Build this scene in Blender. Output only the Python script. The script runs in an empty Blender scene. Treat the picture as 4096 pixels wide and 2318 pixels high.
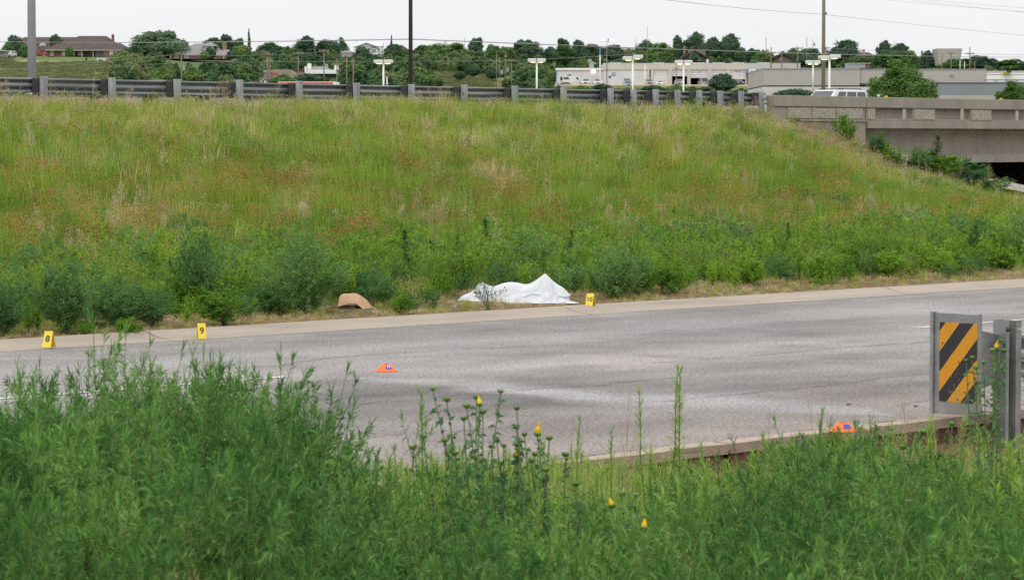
import bpy, math, random
import numpy as np
from mathutils import Vector, Matrix
R = math.radians
SC = bpy.context.scene
COL = SC.collection

# ------------------------------------------------------------------ camera
F = 12000.0                      # focal length in pixels of a 4096 px wide frame
CZ = 1.95                        # camera height above the road surface
PITCH = math.atan((1159 - 560) / F)
cam = bpy.data.cameras.new('camera'); cam_o = bpy.data.objects.new('camera', cam); COL.objects.link(cam_o)
cam_o.location = (0, 0, CZ); cam_o.rotation_euler = (math.pi/2 - PITCH, 0, 0)
cam.sensor_width = 36; cam.lens = F / 4096 * 36
cam.clip_start = 0.5; cam.clip_end = 6000
cam.dof.use_dof = True; cam.dof.focus_distance = 34; cam.dof.aperture_fstop = 17
SC.camera = cam_o

# ------------------------------------------------------------------ world, sun, exposure
w = bpy.data.worlds.new('World'); SC.world = w; w.use_nodes = True
nt = w.node_tree; nt.nodes.clear()
o_ = nt.nodes.new('ShaderNodeOutputWorld'); bg = nt.nodes.new('ShaderNodeBackground')
sky = nt.nodes.new('ShaderNodeTexSky'); sky.sky_type = 'NISHITA'; sky.sun_disc = False
sky.sun_elevation = R(48); sky.sun_rotation = R(200); sky.dust_density = 4; sky.altitude = 500
hs = nt.nodes.new('ShaderNodeHueSaturation'); hs.inputs['Saturation'].default_value = 0.25
mx = nt.nodes.new('ShaderNodeMixRGB'); mx.inputs['Fac'].default_value = 0.88
# cloud deck: an even overcast, very slightly cooler and greyer overhead in slow patches
tc = nt.nodes.new('ShaderNodeTexCoord'); nz = nt.nodes.new('ShaderNodeTexNoise')
nz.inputs['Scale'].default_value = 2.2; nz.inputs['Detail'].default_value = 4
mp = nt.nodes.new('ShaderNodeMapping'); mp.inputs['Scale'].default_value = (1, 1, 3.5)
cr = nt.nodes.new('ShaderNodeValToRGB')
cr.color_ramp.elements[0].position = 0.36; cr.color_ramp.elements[0].color = (9.1, 9.3, 9.5, 1)
cr.color_ramp.elements[1].position = 0.58; cr.color_ramp.elements[1].color = (10.3, 10.3, 10.2, 1)
nt.links.new(tc.outputs['Generated'], mp.inputs['Vector']); nt.links.new(mp.outputs[0], nz.inputs['Vector'])
nt.links.new(nz.outputs['Fac'], cr.inputs['Fac'])
nt.links.new(sky.outputs[0], hs.inputs['Color']); nt.links.new(hs.outputs[0], mx.inputs['Color1'])
sx = nt.nodes.new('ShaderNodeSeparateXYZ'); nt.links.new(tc.outputs['Generated'], sx.inputs[0])
mz = nt.nodes.new('ShaderNodeMath'); mz.operation = 'MAXIMUM'; mz.inputs[1].default_value = 0; nt.links.new(sx.outputs['Z'], mz.inputs[0])
ml_ = nt.nodes.new('ShaderNodeMath'); ml_.operation = 'MULTIPLY_ADD'; ml_.inputs[1].default_value = 1.0; ml_.inputs[2].default_value = 1.0; nt.links.new(mz.outputs[0], ml_.inputs[0])
vm = nt.nodes.new('ShaderNodeVectorMath'); vm.operation = 'SCALE'; nt.links.new(cr.outputs[0], vm.inputs[0]); nt.links.new(ml_.outputs[0], vm.inputs['Scale'])   # an overcast sky is brighter overhead than at the horizon
nt.links.new(vm.outputs[0], mx.inputs['Color2']); nt.links.new(mx.outputs[0], bg.inputs['Color'])
bg.inputs['Strength'].default_value = 0.1
nt.links.new(bg.outputs[0], o_.inputs['Surface'])
sun = bpy.data.lights.new('sun', 'SUN'); sun.energy = 0.8; sun.angle = R(25); sun.color = (1, .97, .92)
sun_o = bpy.data.objects.new('sun', sun); COL.objects.link(sun_o)
SUN_AZ = R(200)   # clockwise from +Y, behind and to the left of the camera
sd = Vector((math.sin(SUN_AZ)*math.cos(R(48)), math.cos(SUN_AZ)*math.cos(R(48)), math.sin(R(48))))
sun_o.rotation_euler = sd.to_track_quat('Z', 'Y').to_euler()
SC.view_settings.view_transform = 'Standard'; SC.view_settings.look = 'None'
SC.view_settings.gamma = 1; SC.view_settings.use_curve_mapping = False
SC.view_settings.exposure = 0.0
SC.render.engine = 'CYCLES'
SC.cycles.use_denoising = False; SC.cycles.max_bounces = 6; SC.cycles.diffuse_bounces = 3; SC.cycles.glossy_bounces = 2
SC.cycles.transmission_bounces = 4; SC.cycles.transparent_max_bounces = 6; SC.cycles.volume_bounces = 1

# ------------------------------------------------------------------ places
sp_, cp_ = math.sin(PITCH), math.cos(PITCH)
def ray(px, py):
    cx = (px - 2048) / F; cy = -(py - 1159) / F
    return Vector((cx, cp_ + cy*sp_, -sp_ + cy*cp_))
def at(px, py, Y):
    d = ray(px, py); return Vector((0, 0, CZ)) + d * (Y / d.y)
def atg(px, py, z=0.0):
    d = ray(px, py); return Vector((0, 0, CZ)) + d * ((z - CZ) / d.z)
K0 = np.array((-4.72, 27.6)); UK = np.array((.6863, .7273)); NK = np.array((-.7273, .6863))
TH = R(49.8); UR = np.array((math.cos(TH), math.sin(TH))); NR = np.array((-UR[1], UR[0]))
R0 = np.array(((179-2048)/F*62.7, 62.7))
ANG_K = math.atan2(UK[1], UK[0]); ANG_R = TH
def kxy(s, d): return K0 + s*UK + d*NK
def rxy(s, d): return R0 + s*UR + d*NR
def sstep(a, b, x):
    t = np.clip((x - a) / (b - a), 0, 1); return t*t*(3 - 2*t)
def vnoise(x, y, seed=0):
    xi = np.floor(x).astype(np.int64); yi = np.floor(y).astype(np.int64); fx = x - xi; fy = y - yi
    fx = fx*fx*(3-2*fx); fy = fy*fy*(3-2*fy)
    def h(a, b):
        n = (a*374761393 + b*668265263 + seed*1442695041) & 0xffffffff
        n = ((n ^ (n >> 13)) * 1274126177) & 0xffffffff
        return ((n ^ (n >> 16)) & 0xffff) / 65535.0
    return (h(xi, yi)*(1-fx) + h(xi+1, yi)*fx)*(1-fy) + (h(xi, yi+1)*(1-fx) + h(xi+1, yi+1)*fx)*fy
def fbm(x, y, seed=0, o=4):
    x = np.asarray(x, float); y = np.asarray(y, float); r = 0; a = .5; t = 0
    for i in range(o):
        r = r + a*vnoise(x*2**i + 17.3*i, y*2**i - 9.1*i, seed+i); t += a; a *= .5
    return r / t
# far ground: elevation by direction (px column) and distance
FY = [100, 200, 300, 450, 560, 700, 780, 860, 960, 1100, 1400]
FC = [(-2500, [3, 3.2, 4, 7, 12, 19, 22, 25.5, 28.5, 32, 34]), (450, [3, 3.2, 4, 7, 12, 18.8, 22, 25.4, 28.5, 33, 36]),
      (1000, [3, 3, 3.6, 6, 10, 15.5, 18.5, 22.5, 27.5, 33, 37]), (1700, [3, 3, 3.6, 6, 10.2, 16, 19.5, 23, 28.5, 33, 37]),
      (2150, [2.8, 3, 3.5, 6, 10, 14.5, 17, 21, 27.5, 33, 36]), (2300, [2.8, 2.8, 3.2, 5.5, 9.6, 14.9, 15.5, 20, 27, 32.5, 36]),
      (3050, [2.8, 2.8, 3.0, 5, 9.4, 14.8, 15.5, 20, 26, 32, 35]), (3400, [2.8, 2.6, 3.0, 5, 9, 13, 15.5, 19, 24, 29, 32]),
      (4100, [2.8, 2.6, 3.0, 5, 9, 13, 15.5, 18.5, 22, 26, 29]), (7000, [2.8, 2.6, 3.0, 5, 9, 13, 15.5, 18, 21, 25, 28])]
def zfar(x, y):
    x = np.asarray(x, float); y = np.asarray(y, float); px = 2048 + x/np.maximum(y, 1)*F
    cols = np.array([c[0] for c in FC]); tab = np.array([np.interp(y, FY, c[1]) for c in FC])
    j = np.clip(np.searchsorted(cols, px) - 1, 0, len(cols)-2)
    t = np.clip((px - cols[j]) / (cols[j+1] - cols[j]), 0, 1)
    t = t*t*(3-2*t)
    jj = j[None]
    a = np.take_along_axis(tab, jj, 0)[0]; b = np.take_along_axis(tab, jj+1, 0)[0]
    z = a*(1-t) + b*t
    rough = sstep(300, 650, y) * (1 - ((px > 2180) & (px < 3300) & (y > 640) & (y < 800)))
    return z + (fbm(x/26, y/26, 5) - .5)*1.6*rough
def znear(x, y):
    x = np.asarray(x, float); y = np.asarray(y, float)
    dk = (x-K0[0])*NK[0] + (y-K0[1])*NK[1]
    dr = (x-R0[0])*NR[0] + (y-R0[1])*NR[1]; s = (x-R0[0])*UR[0] + (y-R0[1])*UR[1]
    zb = np.interp(dk, [-60, -26, -20, -15, -11.6, -10.5, -10.3, .5, .56, 1.2, 4, 9],
                   [.5, .28, .2, .0, -.2, -.2, -.16, -.16, .055, .05, .10, .12])
    bump = (fbm(x/1.7, y/1.7, 3) - .5)*.12*((dk > 1.5) | (dk < -12))
    e = sstep(-21, -1.8, dr)
    top = np.interp(s + 2.2*np.maximum(0, -dr)*sstep(0, 18, s), [-200, 26, 31, 33.3, 36, 38, 40, 44, 50, 58, 66, 200], [2.56, 2.5, 1.7, 1.12, .78, .42, .08, -.3, -.6, -.3, 2.5, 2.6])
    z = zb*(1-e) + top*e + bump + (fbm(x/6, y/6, 9)-.5)*.35*e*(dr < -1)
    return z
def zg(x, y):
    """ground height anywhere"""
    x = float(x); y = float(y)
    dk = (x-K0[0])*NK[0] + (y-K0[1])*NK[1]
    if dk < 70: return float(znear(np.array([x]), np.array([y]))[0])
    return float(zfar(np.array([x]), np.array([y]))[0])

# ------------------------------------------------------------------ materials
MATS = {}
def mat(name, col, rough=.8, var=.0, scale=8, bump=0, metal=0, spec=.5, trans=0, emit=None, detail=5, col2=None, stretch=None, gen='Object', rnd=0, bscale=None):
    if name in MATS: return MATS[name]
    if not emit: col = tuple(c*.78 for c in col); col2 = tuple(c*.78 for c in col2) if col2 else None
    m = bpy.data.materials.new(name); m.use_nodes = True; MATS[name] = m
    n = m.node_tree; L = n.links; b = n.nodes['Principled BSDF']; out = n.nodes['Material Output']
    b.inputs['Base Color'].default_value = (*col, 1); b.inputs['Roughness'].default_value = rough
    b.inputs['Metallic'].default_value = metal; b.inputs['Specular IOR Level'].default_value = spec
    src = None
    if var or col2 or bump:
        t = n.nodes.new('ShaderNodeTexCoord'); mpp = n.nodes.new('ShaderNodeMapping')
        if stretch: mpp.inputs['Scale'].default_value = stretch
        L.new(t.outputs[gen], mpp.inputs['Vector'])
        z = n.nodes.new('ShaderNodeTexNoise'); z.inputs['Scale'].default_value = scale; z.inputs['Detail'].default_value = detail
        L.new(mpp.outputs[0], z.inputs['Vector'])
        r = n.nodes.new('ShaderNodeValToRGB'); r.color_ramp.elements[0].position = .33; r.color_ramp.elements[1].position = .67
        c2 = col2 if col2 else tuple(min(1, c*(1+var)) for c in col); c1 = col if col2 else tuple(c*(1-var) for c in col)
        r.color_ramp.elements[0].color = (*c1, 1); r.color_ramp.elements[1].color = (*c2, 1)
        L.new(z.outputs['Fac'], r.inputs['Fac']); src = r.outputs[0]
        if bump:
            z2 = n.nodes.new('ShaderNodeTexNoise'); z2.inputs['Scale'].default_value = bscale or scale*4; z2.inputs['Detail'].default_value = 4
            L.new(mpp.outputs[0], z2.inputs['Vector'])
            bp = n.nodes.new('ShaderNodeBump'); bp.inputs['Strength'].default_value = bump; bp.inputs['Distance'].default_value = .02
            L.new(z2.outputs['Fac'], bp.inputs['Height']); L.new(bp.outputs[0], b.inputs['Normal'])
    if src: L.new(src, b.inputs['Base Color'])
    if emit:
        b.inputs['Emission Color'].default_value = (*emit[:3], 1); b.inputs['Emission Strength'].default_value = emit[3]
    return m
def leafmat(name, cols, trans=.35, scale=.35, rnd=.35, fine=.5):
    """foliage: colour drifts with place (slow noise at the plant) and from plant to plant; thin leaves pass some light"""
    if name in MATS: return MATS[name]
    m = bpy.data.materials.new(name); m.use_nodes = True; MATS[name] = m
    n = m.node_tree; L = n.links; n.nodes.clear()
    out = n.nodes.new('ShaderNodeOutputMaterial')
    oi = n.nodes.new('ShaderNodeObjectInfo'); ge = n.nodes.new('ShaderNodeNewGeometry')
    z = n.nodes.new('ShaderNodeTexNoise'); z.inputs['Scale'].default_value = scale; z.inputs['Detail'].default_value = 3
    L.new(oi.outputs['Location'], z.inputs['Vector'])
    a = n.nodes.new('ShaderNodeMath'); a.operation = 'MULTIPLY_ADD'; a.inputs[1].default_value = rnd; a.inputs[2].default_value = -rnd/2
    L.new(oi.outputs['Random'], a.inputs[0])
    a2 = n.nodes.new('ShaderNodeMath'); a2.operation = 'ADD'; L.new(a.outputs[0], a2.inputs[0]); L.new(z.outputs['Fac'], a2.inputs[1])
    z2 = n.nodes.new('ShaderNodeMath'); z2.operation = 'MULTIPLY_ADD'; z2.inputs[1].default_value = fine*.5; z2.inputs[2].default_value = -fine*.25
    L.new(ge.outputs['Random Per Island'], z2.inputs[0])
    a3 = n.nodes.new('ShaderNodeMath'); a3.operation = 'ADD'; L.new(a2.outputs[0], a3.inputs[0]); L.new(z2.outputs[0], a3.inputs[1])
    r = n.nodes.new('ShaderNodeValToRGB'); e = r.color_ramp.elements
    k = len(cols)
    e[0].position = .25; e[0].color = (*cols[0], 1); e[-1].position = .75; e[-1].color = (*cols[-1], 1)
    for i in range(1, k-1):
        el = e.new(.25 + .5*i/(k-1)); el.color = (*cols[i], 1)
    L.new(a3.outputs[0], r.inputs['Fac'])
    d = n.nodes.new('ShaderNodeBsdfDiffuse'); t = n.nodes.new('ShaderNodeBsdfTranslucent'); mi = n.nodes.new('ShaderNodeMixShader')
    mi.inputs[0].default_value = trans
    g = n.nodes.new('ShaderNodeBsdfGlossy'); g.inputs['Roughness'].default_value = .5; g.inputs['Color'].default_value = (1, 1, 1, 1)
    m2 = n.nodes.new('ShaderNodeMixShader'); m2.inputs[0].default_value = .014
    L.new(r.outputs[0], d.inputs['Color']); L.new(r.outputs[0], t.inputs['Color'])
    L.new(d.outputs[0], mi.inputs[1]); L.new(t.outputs[0], mi.inputs[2])
    L.new(mi.outputs[0], m2.inputs[1]); L.new(g.outputs[0], m2.inputs[2]); L.new(m2.outputs[0], out.inputs['Surface'])
    return m

# ------------------------------------------------------------------ mesh helpers
class G:
    def __init__(s): s.v = []; s.f = []; s.m = []; s.n = 0
    def add(s, v, f, m=0):
        v = np.asarray(v, float).reshape(-1, 3); s.v.append(v)
        for q in f: s.f.append(tuple(int(i)+s.n for i in q)); s.m.append(m)
        s.n += len(v); return s
    def addn(s, v, F_, m=0):
        """F_ int array (N,k)"""
        v = np.asarray(v, float).reshape(-1, 3); s.v.append(v)
        A = (np.asarray(F_) + s.n).tolist(); s.f.extend(A); s.m.extend([m]*len(A)); s.n += len(v); return s
    def box(s, x0, x1, y0, y1, z0, z1, m=0):
        v = [(x, y, z) for z in (z0, z1) for y in (y0, y1) for x in (x0, x1)]
        return s.add(v, [(0, 2, 3, 1), (4, 5, 7, 6), (0, 1, 5, 4), (2, 6, 7, 3), (0, 4, 6, 2), (1, 3, 7, 5)], m)
    def prism(s, poly, a0, a1, axis='y', m=0):
        """poly in the two other axes, extruded along axis"""
        n = len(poly)
        def P(p, a):
            return (p[0], a, p[1]) if axis == 'y' else ((a, p[0], p[1]) if axis == 'x' else (p[0], p[1], a))
        v = [P(p, a0) for p in poly] + [P(p, a1) for p in poly]
        f = [tuple(range(n)), tuple(range(2*n-1, n-1, -1))] + [(i, i+n, (i+1) % n + n, (i+1) % n) for i in range(n)]
        return s.add(v, f, m)
    def tube(s, pts, r, sides=6, m=0, cap=True):
        pts = [Vector(p) for p in pts]; k = len(pts)
        rr = r if hasattr(r, '__len__') else [r]*k
        V = []; prev = None
        for i, p in enumerate(pts):
            t = (pts[min(i+1, k-1)] - pts[max(i-1, 0)])
            if t.length < 1e-9: t = Vector((0, 0, 1))
            t.normalize(); up = Vector((0, 0, 1)) if abs(t.z) < .95 else Vector((1, 0, 0))
            a = t.cross(up).normalized(); b = t.cross(a)
            for j in range(sides):
                th = 2*math.pi*j/sides; V.append(p + (a*math.cos(th) + b*math.sin(th))*rr[i])
        f = [(i*sides+j, i*sides+(j+1) % sides, (i+1)*sides+(j+1) % sides, (i+1)*sides+j) for i in range(k-1) for j in range(sides)]
        if cap: f += [tuple(range(sides-1, -1, -1)), tuple((k-1)*sides+j for j in range(sides))]
        return s.add(V, f, m)
    def cyl(s, c, r, z0, z1, sides=16, m=0, r1=None):
        return s.tube([(c[0], c[1], z0), (c[0], c[1], z1)], [r, r if r1 is None else r1], sides, m)
    def lathe(s, c, prof, sides=16, m=0):
        V = []; k = len(prof)
        for r, z in prof:
            for j in range(sides):
                t = 2*math.pi*j/sides; V.append((c[0]+r*math.cos(t), c[1]+r*math.sin(t), c[2]+z))
        f = [(i*sides+j, i*sides+(j+1) % sides, (i+1)*sides+(j+1) % sides, (i+1)*sides+j) for i in range(k-1) for j in range(sides)]
        return s.add(V, f, m)
    def leaves(s, P, D, S, L, W, m=0, droop=0):
        P, D, S = (np.asarray(a, float) for a in (P, D, S)); n = len(P)
        L = np.broadcast_to(L, n)[:, None]; W = np.broadcast_to(W, n)[:, None]
        mid = P + D*L*.45; tip = P + D*L; tip[:, 2] -= (droop*L)[:, 0] if np.ndim(droop*L) > 1 else droop*L
        V = np.stack([P, mid + S*W/2, tip, mid - S*W/2], 1).reshape(-1, 3)
        i = np.arange(n)[:, None]*4
        return s.addn(V, i + np.array([[0, 1, 2, 3]]), m)
    def blades(s, P, A, H, LEAN, W, m=0):
        """grass blades: base P, azimuth A, height H, lean LEAN, width W; two quads and a tip"""
        n = len(P); d = np.stack([np.cos(A), np.sin(A), 0*A], 1); sd_ = np.stack([-np.sin(A), np.cos(A), 0*A], 1)
        W = np.broadcast_to(W, n)[:, None]; H = H[:, None]; LE = LEAN[:, None]; z = np.array([[0, 0, 1.]])
        m1 = P + d*LE*.3 + z*H*.55; tip = P + d*LE + z*H*(1 - .25*np.minimum(LE/np.maximum(H, .01), 1)**2)
        V = np.stack([P - sd_*W/2, P + sd_*W/2, m1 + sd_*W*.42, m1 - sd_*W*.42, tip], 1).reshape(-1, 3)
        i = np.arange(n)[:, None]*5
        s.addn(V, i + np.array([[0, 1, 2, 3]]), m)
        i0 = i + np.array([[3, 2, 4]]) - 5*n
        A_ = (i0 + s.n).tolist(); s.f.extend(A_); s.m.extend([m]*n); return s
    def mesh(s, name, mats, smooth=False, loc=None):
        V = np.concatenate(s.v) if s.v else np.zeros((0, 3))
        me = bpy.data.meshes.new(name)
        nl = np.fromiter((len(q) for q in s.f), np.int32, len(s.f))
        fl = np.fromiter((i for q in s.f for i in q), np.int32, int(nl.sum()))
        me.vertices.add(len(V)); me.vertices.foreach_set('co', V.astype(np.float32).ravel())
        me.loops.add(len(fl)); me.loops.foreach_set('vertex_index', fl)
        me.polygons.add(len(nl)); me.polygons.foreach_set('loop_start', np.concatenate([[0], np.cumsum(nl)[:-1]]).astype(np.int32))
        me.polygons.foreach_set('material_index', np.array(s.m, np.int32))
        me.polygons.foreach_set('use_smooth', np.full(len(nl), bool(smooth)))
        me.update(calc_edges=True); me.validate()
        for m in (mats if isinstance(mats, (list, tuple)) else [mats]): me.materials.append(m)
        return me
def link(name, me, parent=None, loc=None, rz=None, **kw):
    o = bpy.data.objects.new(name, me); COL.objects.link(o)
    if parent is not None: o.parent = parent
    if loc is not None: o.location = loc
    if rz is not None: o.rotation_euler = (0, 0, rz)
    for k, v in kw.items(): o[k] = v
    return o
def obj(name, g, mats, parent=None, smooth=False, **kw): return link(name, g.mesh(name, mats, smooth), parent, **kw)
def thing(name, label, cat, loc=(0, 0, 0), rz=0, group=None):
    o = link(name, None, None, loc, rz, label=label, category=cat)
    if group: o['group'] = group
    return o
def tag(o, label, cat, group=None):
    o['label'] = label; o['category'] = cat
    if group: o['group'] = group
    return o
def dup(root, loc, rz=0, label=None, group=None, scale=None):
    r = root.copy(); COL.objects.link(r); r.location = loc; r.rotation_euler = (0, 0, rz)
    if scale is not None: r.scale = scale if hasattr(scale, '__len__') else (scale,)*3
    if label: r['label'] = label
    if group: r['group'] = group
    for ch in root.children:
        c = ch.copy(); COL.objects.link(c); c.parent = r
        for g_ in ch.children:
            d = g_.copy(); COL.objects.link(d); d.parent = c
    return r
def bevel(o, w_, seg=2):
    m = o.modifiers.new('bevel', 'BEVEL'); m.width = w_; m.segments = seg; m.limit_method = 'ANGLE'; m.angle_limit = R(35); return o
def text(body, size, m, parent, loc, rot, extrude=.001, name='lettering', bold=0.0):
    c = bpy.data.curves.new(name, 'FONT'); c.body = body; c.size = size; c.align_x = 'CENTER'; c.align_y = 'CENTER'
    c.extrude = extrude; c.offset = bold; c.materials.append(m)
    tmp = bpy.data.objects.new('tmp', c); COL.objects.link(tmp); bpy.context.view_layer.update()
    me = bpy.data.meshes.new_from_object(tmp); me.name = name; bpy.data.objects.remove(tmp)
    o = bpy.data.objects.new(name, me); COL.objects.link(o); o.parent = parent; o.location = loc; o.rotation_euler = rot
    return o

# scattering of ground cover only: one object per mass, points carrying a plant each
def scatter(name, label, protos, P, rz, sc, idx, tilt=None, cat='ground cover'):
    n = len(P); me = bpy.data.meshes.new(name)
    me.vertices.add(n); me.vertices.foreach_set('co', np.asarray(P, np.float32).ravel())
    rot = np.zeros((n, 3), np.float32); rot[:, 2] = rz
    if tilt is not None: rot[:, :2] = tilt
    a = me.attributes.new('rot', 'FLOAT_VECTOR', 'POINT'); a.data.foreach_set('vector', rot.ravel())
    sc = np.asarray(sc, np.float32); sc = np.repeat(sc[:, None], 3, 1) if sc.ndim == 1 else sc
    a = me.attributes.new('scl', 'FLOAT_VECTOR', 'POINT'); a.data.foreach_set('vector', sc.ravel())
    a = me.attributes.new('pick', 'INT', 'POINT'); a.data.foreach_set('value', np.asarray(idx, np.int32))
    o = link(name, me, kind='stuff'); o['label'] = label; o['category'] = cat
    ng = bpy.data.node_groups.new(name, 'GeometryNodeTree')
    ng.interface.new_socket('Geometry', in_out='INPUT', socket_type='NodeSocketGeometry')
    ng.interface.new_socket('Geometry', in_out='OUTPUT', socket_type='NodeSocketGeometry')
    N = ng.nodes; gi = N.new('NodeGroupInput'); go = N.new('NodeGroupOutput'); iop = N.new('GeometryNodeInstanceOnPoints')
    j = N.new('GeometryNodeJoinGeometry')
    for p in reversed(protos):
        q = N.new('GeometryNodeObjectInfo'); q.inputs['Object'].default_value = p; q.inputs['As Instance'].default_value = True
        ng.links.new(q.outputs['Geometry'], j.inputs[0])
    def attr(nm, ty):
        q = N.new('GeometryNodeInputNamedAttribute'); q.data_type = ty; q.inputs['Name'].default_value = nm; return q.outputs['Attribute']
    ng.links.new(gi.outputs[0], iop.inputs['Points']); ng.links.new(j.outputs[0], iop.inputs['Instance'])
    iop.inputs['Pick Instance'].default_value = True
    ng.links.new(attr('pick', 'INT'), iop.inputs['Instance Index'])
    ng.links.new(attr('rot', 'FLOAT_VECTOR'), iop.inputs['Rotation']); ng.links.new(attr('scl', 'FLOAT_VECTOR'), iop.inputs['Scale'])
    ng.links.new(iop.outputs[0], go.inputs[0])
    m = o.modifiers.new('plants', 'NODES'); m.node_group = ng
    return o
def proto(name, g, mats, smooth=False):
    return bpy.data.objects.new(name, g.mesh(name, mats, smooth))
# ================================================================== colours shared by several things
M_conc = mat('concrete', (.42, .37, .31), .9, .16, 3.0, .25, bscale=60)
M_conc2 = mat('bridge_concrete', (.36, .315, .27), .9, .14, 1.6, .3, bscale=30, stretch=(1, 1, .35))
M_peb = mat('pebbled_concrete', (.46, .41, .35), .95, .35, 28, .8, bscale=60, detail=2)
M_dark = mat('painted_bay_shade', (.02, .02, .022), .8)
M_galv = mat('galvanised_steel', (.36, .37, .37), .45, .22, 6, .08, metal=.55, bscale=20)
M_rail = mat('weathered_rail_steel', (.27, .285, .29), .5, .3, 2.2, .1, metal=.45, stretch=(.3, 1, 6), bscale=14)
M_wood = mat('grey_timber', (.30, .31, .315), .9, .3, 3, .4, stretch=(5, 5, .6), bscale=12)
M_woodd = mat('dark_timber', (.05, .052, .055), .85, .35, 6, .3, bscale=20)
M_black = mat('black_paint', (.03, .03, .03), .6)
M_white = mat('white_paint', (.98, .98, .95), .5)
M_lamp = mat('pale_lamp_housing', (.78, .78, .78), .5)

# ================================================================== GROUND
def ground():
    m = bpy.data.materials.new('ground_soil'); m.use_nodes = True
    n = m.node_tree; L = n.links; b = n.nodes['Principled BSDF']; b.inputs['Roughness'].default_value = .95
    b.inputs['Specular IOR Level'].default_value = .1
    g = n.nodes.new('ShaderNodeNewGeometry')
    def ramp(scale, stops, detail=6):
        z = n.nodes.new('ShaderNodeTexNoise'); z.inputs['Scale'].default_value = scale; z.inputs['Detail'].default_value = detail
        L.new(g.outputs['Position'], z.inputs['Vector']); r = n.nodes.new('ShaderNodeValToRGB'); e = r.color_ramp.elements
        for i, (p, c) in enumerate(stops):
            el = e[i] if i < 2 else e.new(p); el.position = p; el.color = (*c, 1)
        L.new(z.outputs['Fac'], r.inputs['Fac']); return r
    a = ramp(9, [(.35, (.075, .085, .03)), (.65, (.16, .125, .07))]); c = ramp(.5, [(.4, (.055, .085, .02)), (.6, (.13, .12, .05))])
    mi = n.nodes.new('ShaderNodeMixRGB'); mi.inputs[0].default_value = .5
    L.new(a.outputs[0], mi.inputs[1]); L.new(c.outputs[0], mi.inputs[2])
    at_ = n.nodes.new('ShaderNodeAttribute'); at_.attribute_name = 'tint'
    m2 = n.nodes.new('ShaderNodeMixRGB'); L.new(at_.outputs['Alpha'], m2.inputs[0]); L.new(mi.outputs[0], m2.inputs[1]); L.new(at_.outputs['Color'], m2.inputs[2])
    L.new(m2.outputs[0], b.inputs['Base Color'])
    # near sheet in road coordinates
    D = np.unique(np.round(np.concatenate([np.arange(-60, -26, 2), np.arange(-26, -10.6, .5), [-10.5, -10.4, -10.3, -9, -5, 0, .45, .56, .7, .95, 1.2, 1.6], np.arange(2, 34, .5), np.arange(34, 72, 2)]), 3))
    S = np.concatenate([np.arange(-140, -24, 4), np.arange(-24, 66, .6), np.arange(66, 200, 4)])
    dd, ss = np.meshgrid(D, S, indexing='ij')
    X = K0[0] + ss*UK[0] + dd*NK[0]; Y = K0[1] + ss*UK[1] + dd*NK[1]
    Z = znear(X.ravel(), Y.ravel()).reshape(X.shape)
    V = np.stack([X, Y, Z], -1).reshape(-1, 3); nr, nc = X.shape
    i = (np.arange(nr-1)[:, None]*nc + np.arange(nc-1)[None]).ravel()[:, None]
    q = i + np.array([[0, 1, nc+1, nc]])
    g_ = G().addn(V, q); me = g_.mesh('ground', m, True)
    a_ = me.color_attributes.new('tint', 'FLOAT_COLOR', 'POINT')
    c4 = np.zeros((len(V), 4), np.float32)
    dk = dd.ravel(); n1 = fbm(V[:, 0]*1.3, V[:, 1]*1.3, 21)
    edge = np.clip(1 - (dk-.5)/1.3, 0, 1)*(dk > .4)*(.5+n1)      # bare reddish litter along the kerb
    nearb = np.clip(1 - (-10.4-dk)/2.2, 0, 1)*(dk < -10.2)
    c4[:, :3] = (.15, .09, .055); c4[:, 3] = np.clip(np.maximum(edge, nearb*.9), 0, .95)
    a_.data.foreach_set('color', c4.ravel())
    link('ground', me, kind='structure')
    # far sheet: the plain behind the highway and the hill with the houses
    A = np.linspace(-3500, 8000, 330); Yv = np.concatenate([np.arange(96, 300, 12), np.arange(300, 1120, 7), np.arange(1120, 1500, 40), [1800, 2300]])
    aa, yy = np.meshgrid(A, Yv, indexing='ij'); xx = (aa-2048)/F*yy
    zz = zfar(xx.ravel(), yy.ravel()).reshape(xx.shape)
    dkf = (xx-K0[0])*NK[0] + (yy-K0[1])*NK[1]
    zz = np.where(dkf < 66, np.minimum(zz, 2.0) - 3.2, zz)
    zz = np.where(yy > 1500, zz - (yy-1500)*.02, zz)
    V = np.stack([xx, yy, zz], -1).reshape(-1, 3); nr, nc = xx.shape
    i = (np.arange(nr-1)[:, None]*nc + np.arange(nc-1)[None]).ravel()[:, None]
    me = G().addn(V, i + np.array([[0, nc, nc+1, 1]])).mesh('hillside', m, True)
    a_ = me.color_attributes.new('tint', 'FLOAT_COLOR', 'POINT'); c4 = np.zeros((len(V), 4), np.float32)
    px = aa.ravel(); y = yy.ravel(); nn = fbm(V[:, 0]/9, V[:, 1]/9, 31)
    grass = np.array((.145, .165, .065)); tan = np.array((.50, .39, .26)); scrub = np.array((.08, .13, .05)); red = np.array((.26, .13, .08))
    c = grass[None]*(.7+.6*nn[:, None]); alpha = np.full(len(V), .85)
    sc_ = (px > 450) & (y > 560) & ~((px > 1690) & (px < 2060) & (y < 790)) & ~((px > 2180) & (px < 3120) & (y < 810))
    c = np.where(sc_[:, None], scrub[None]*(.7+.7*nn[:, None]), c)
    dirt = ((px > 70) & (px < 330) & (y > 785) & (y < 815)) | ((px > 2180) & (px < 3120) & (y > 690) & (y < 800))
    c = np.where(dirt[:, None], tan[None]*(.8+.4*nn[:, None]), c)
    rb = (np.abs(px-880) < 130) & (np.abs(y-640) < 26) & (nn > .48) | (np.abs(px-560) < 70) & (np.abs(y-590) < 30) & (nn > .46)
    c = np.where(rb[:, None], red[None], c)
    gl = (px > 330-60) & (px < 450) & (y > 815) & (y < 870) | (px > 140) & (px < 360) & (y > 812) & (y < 870)
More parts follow.
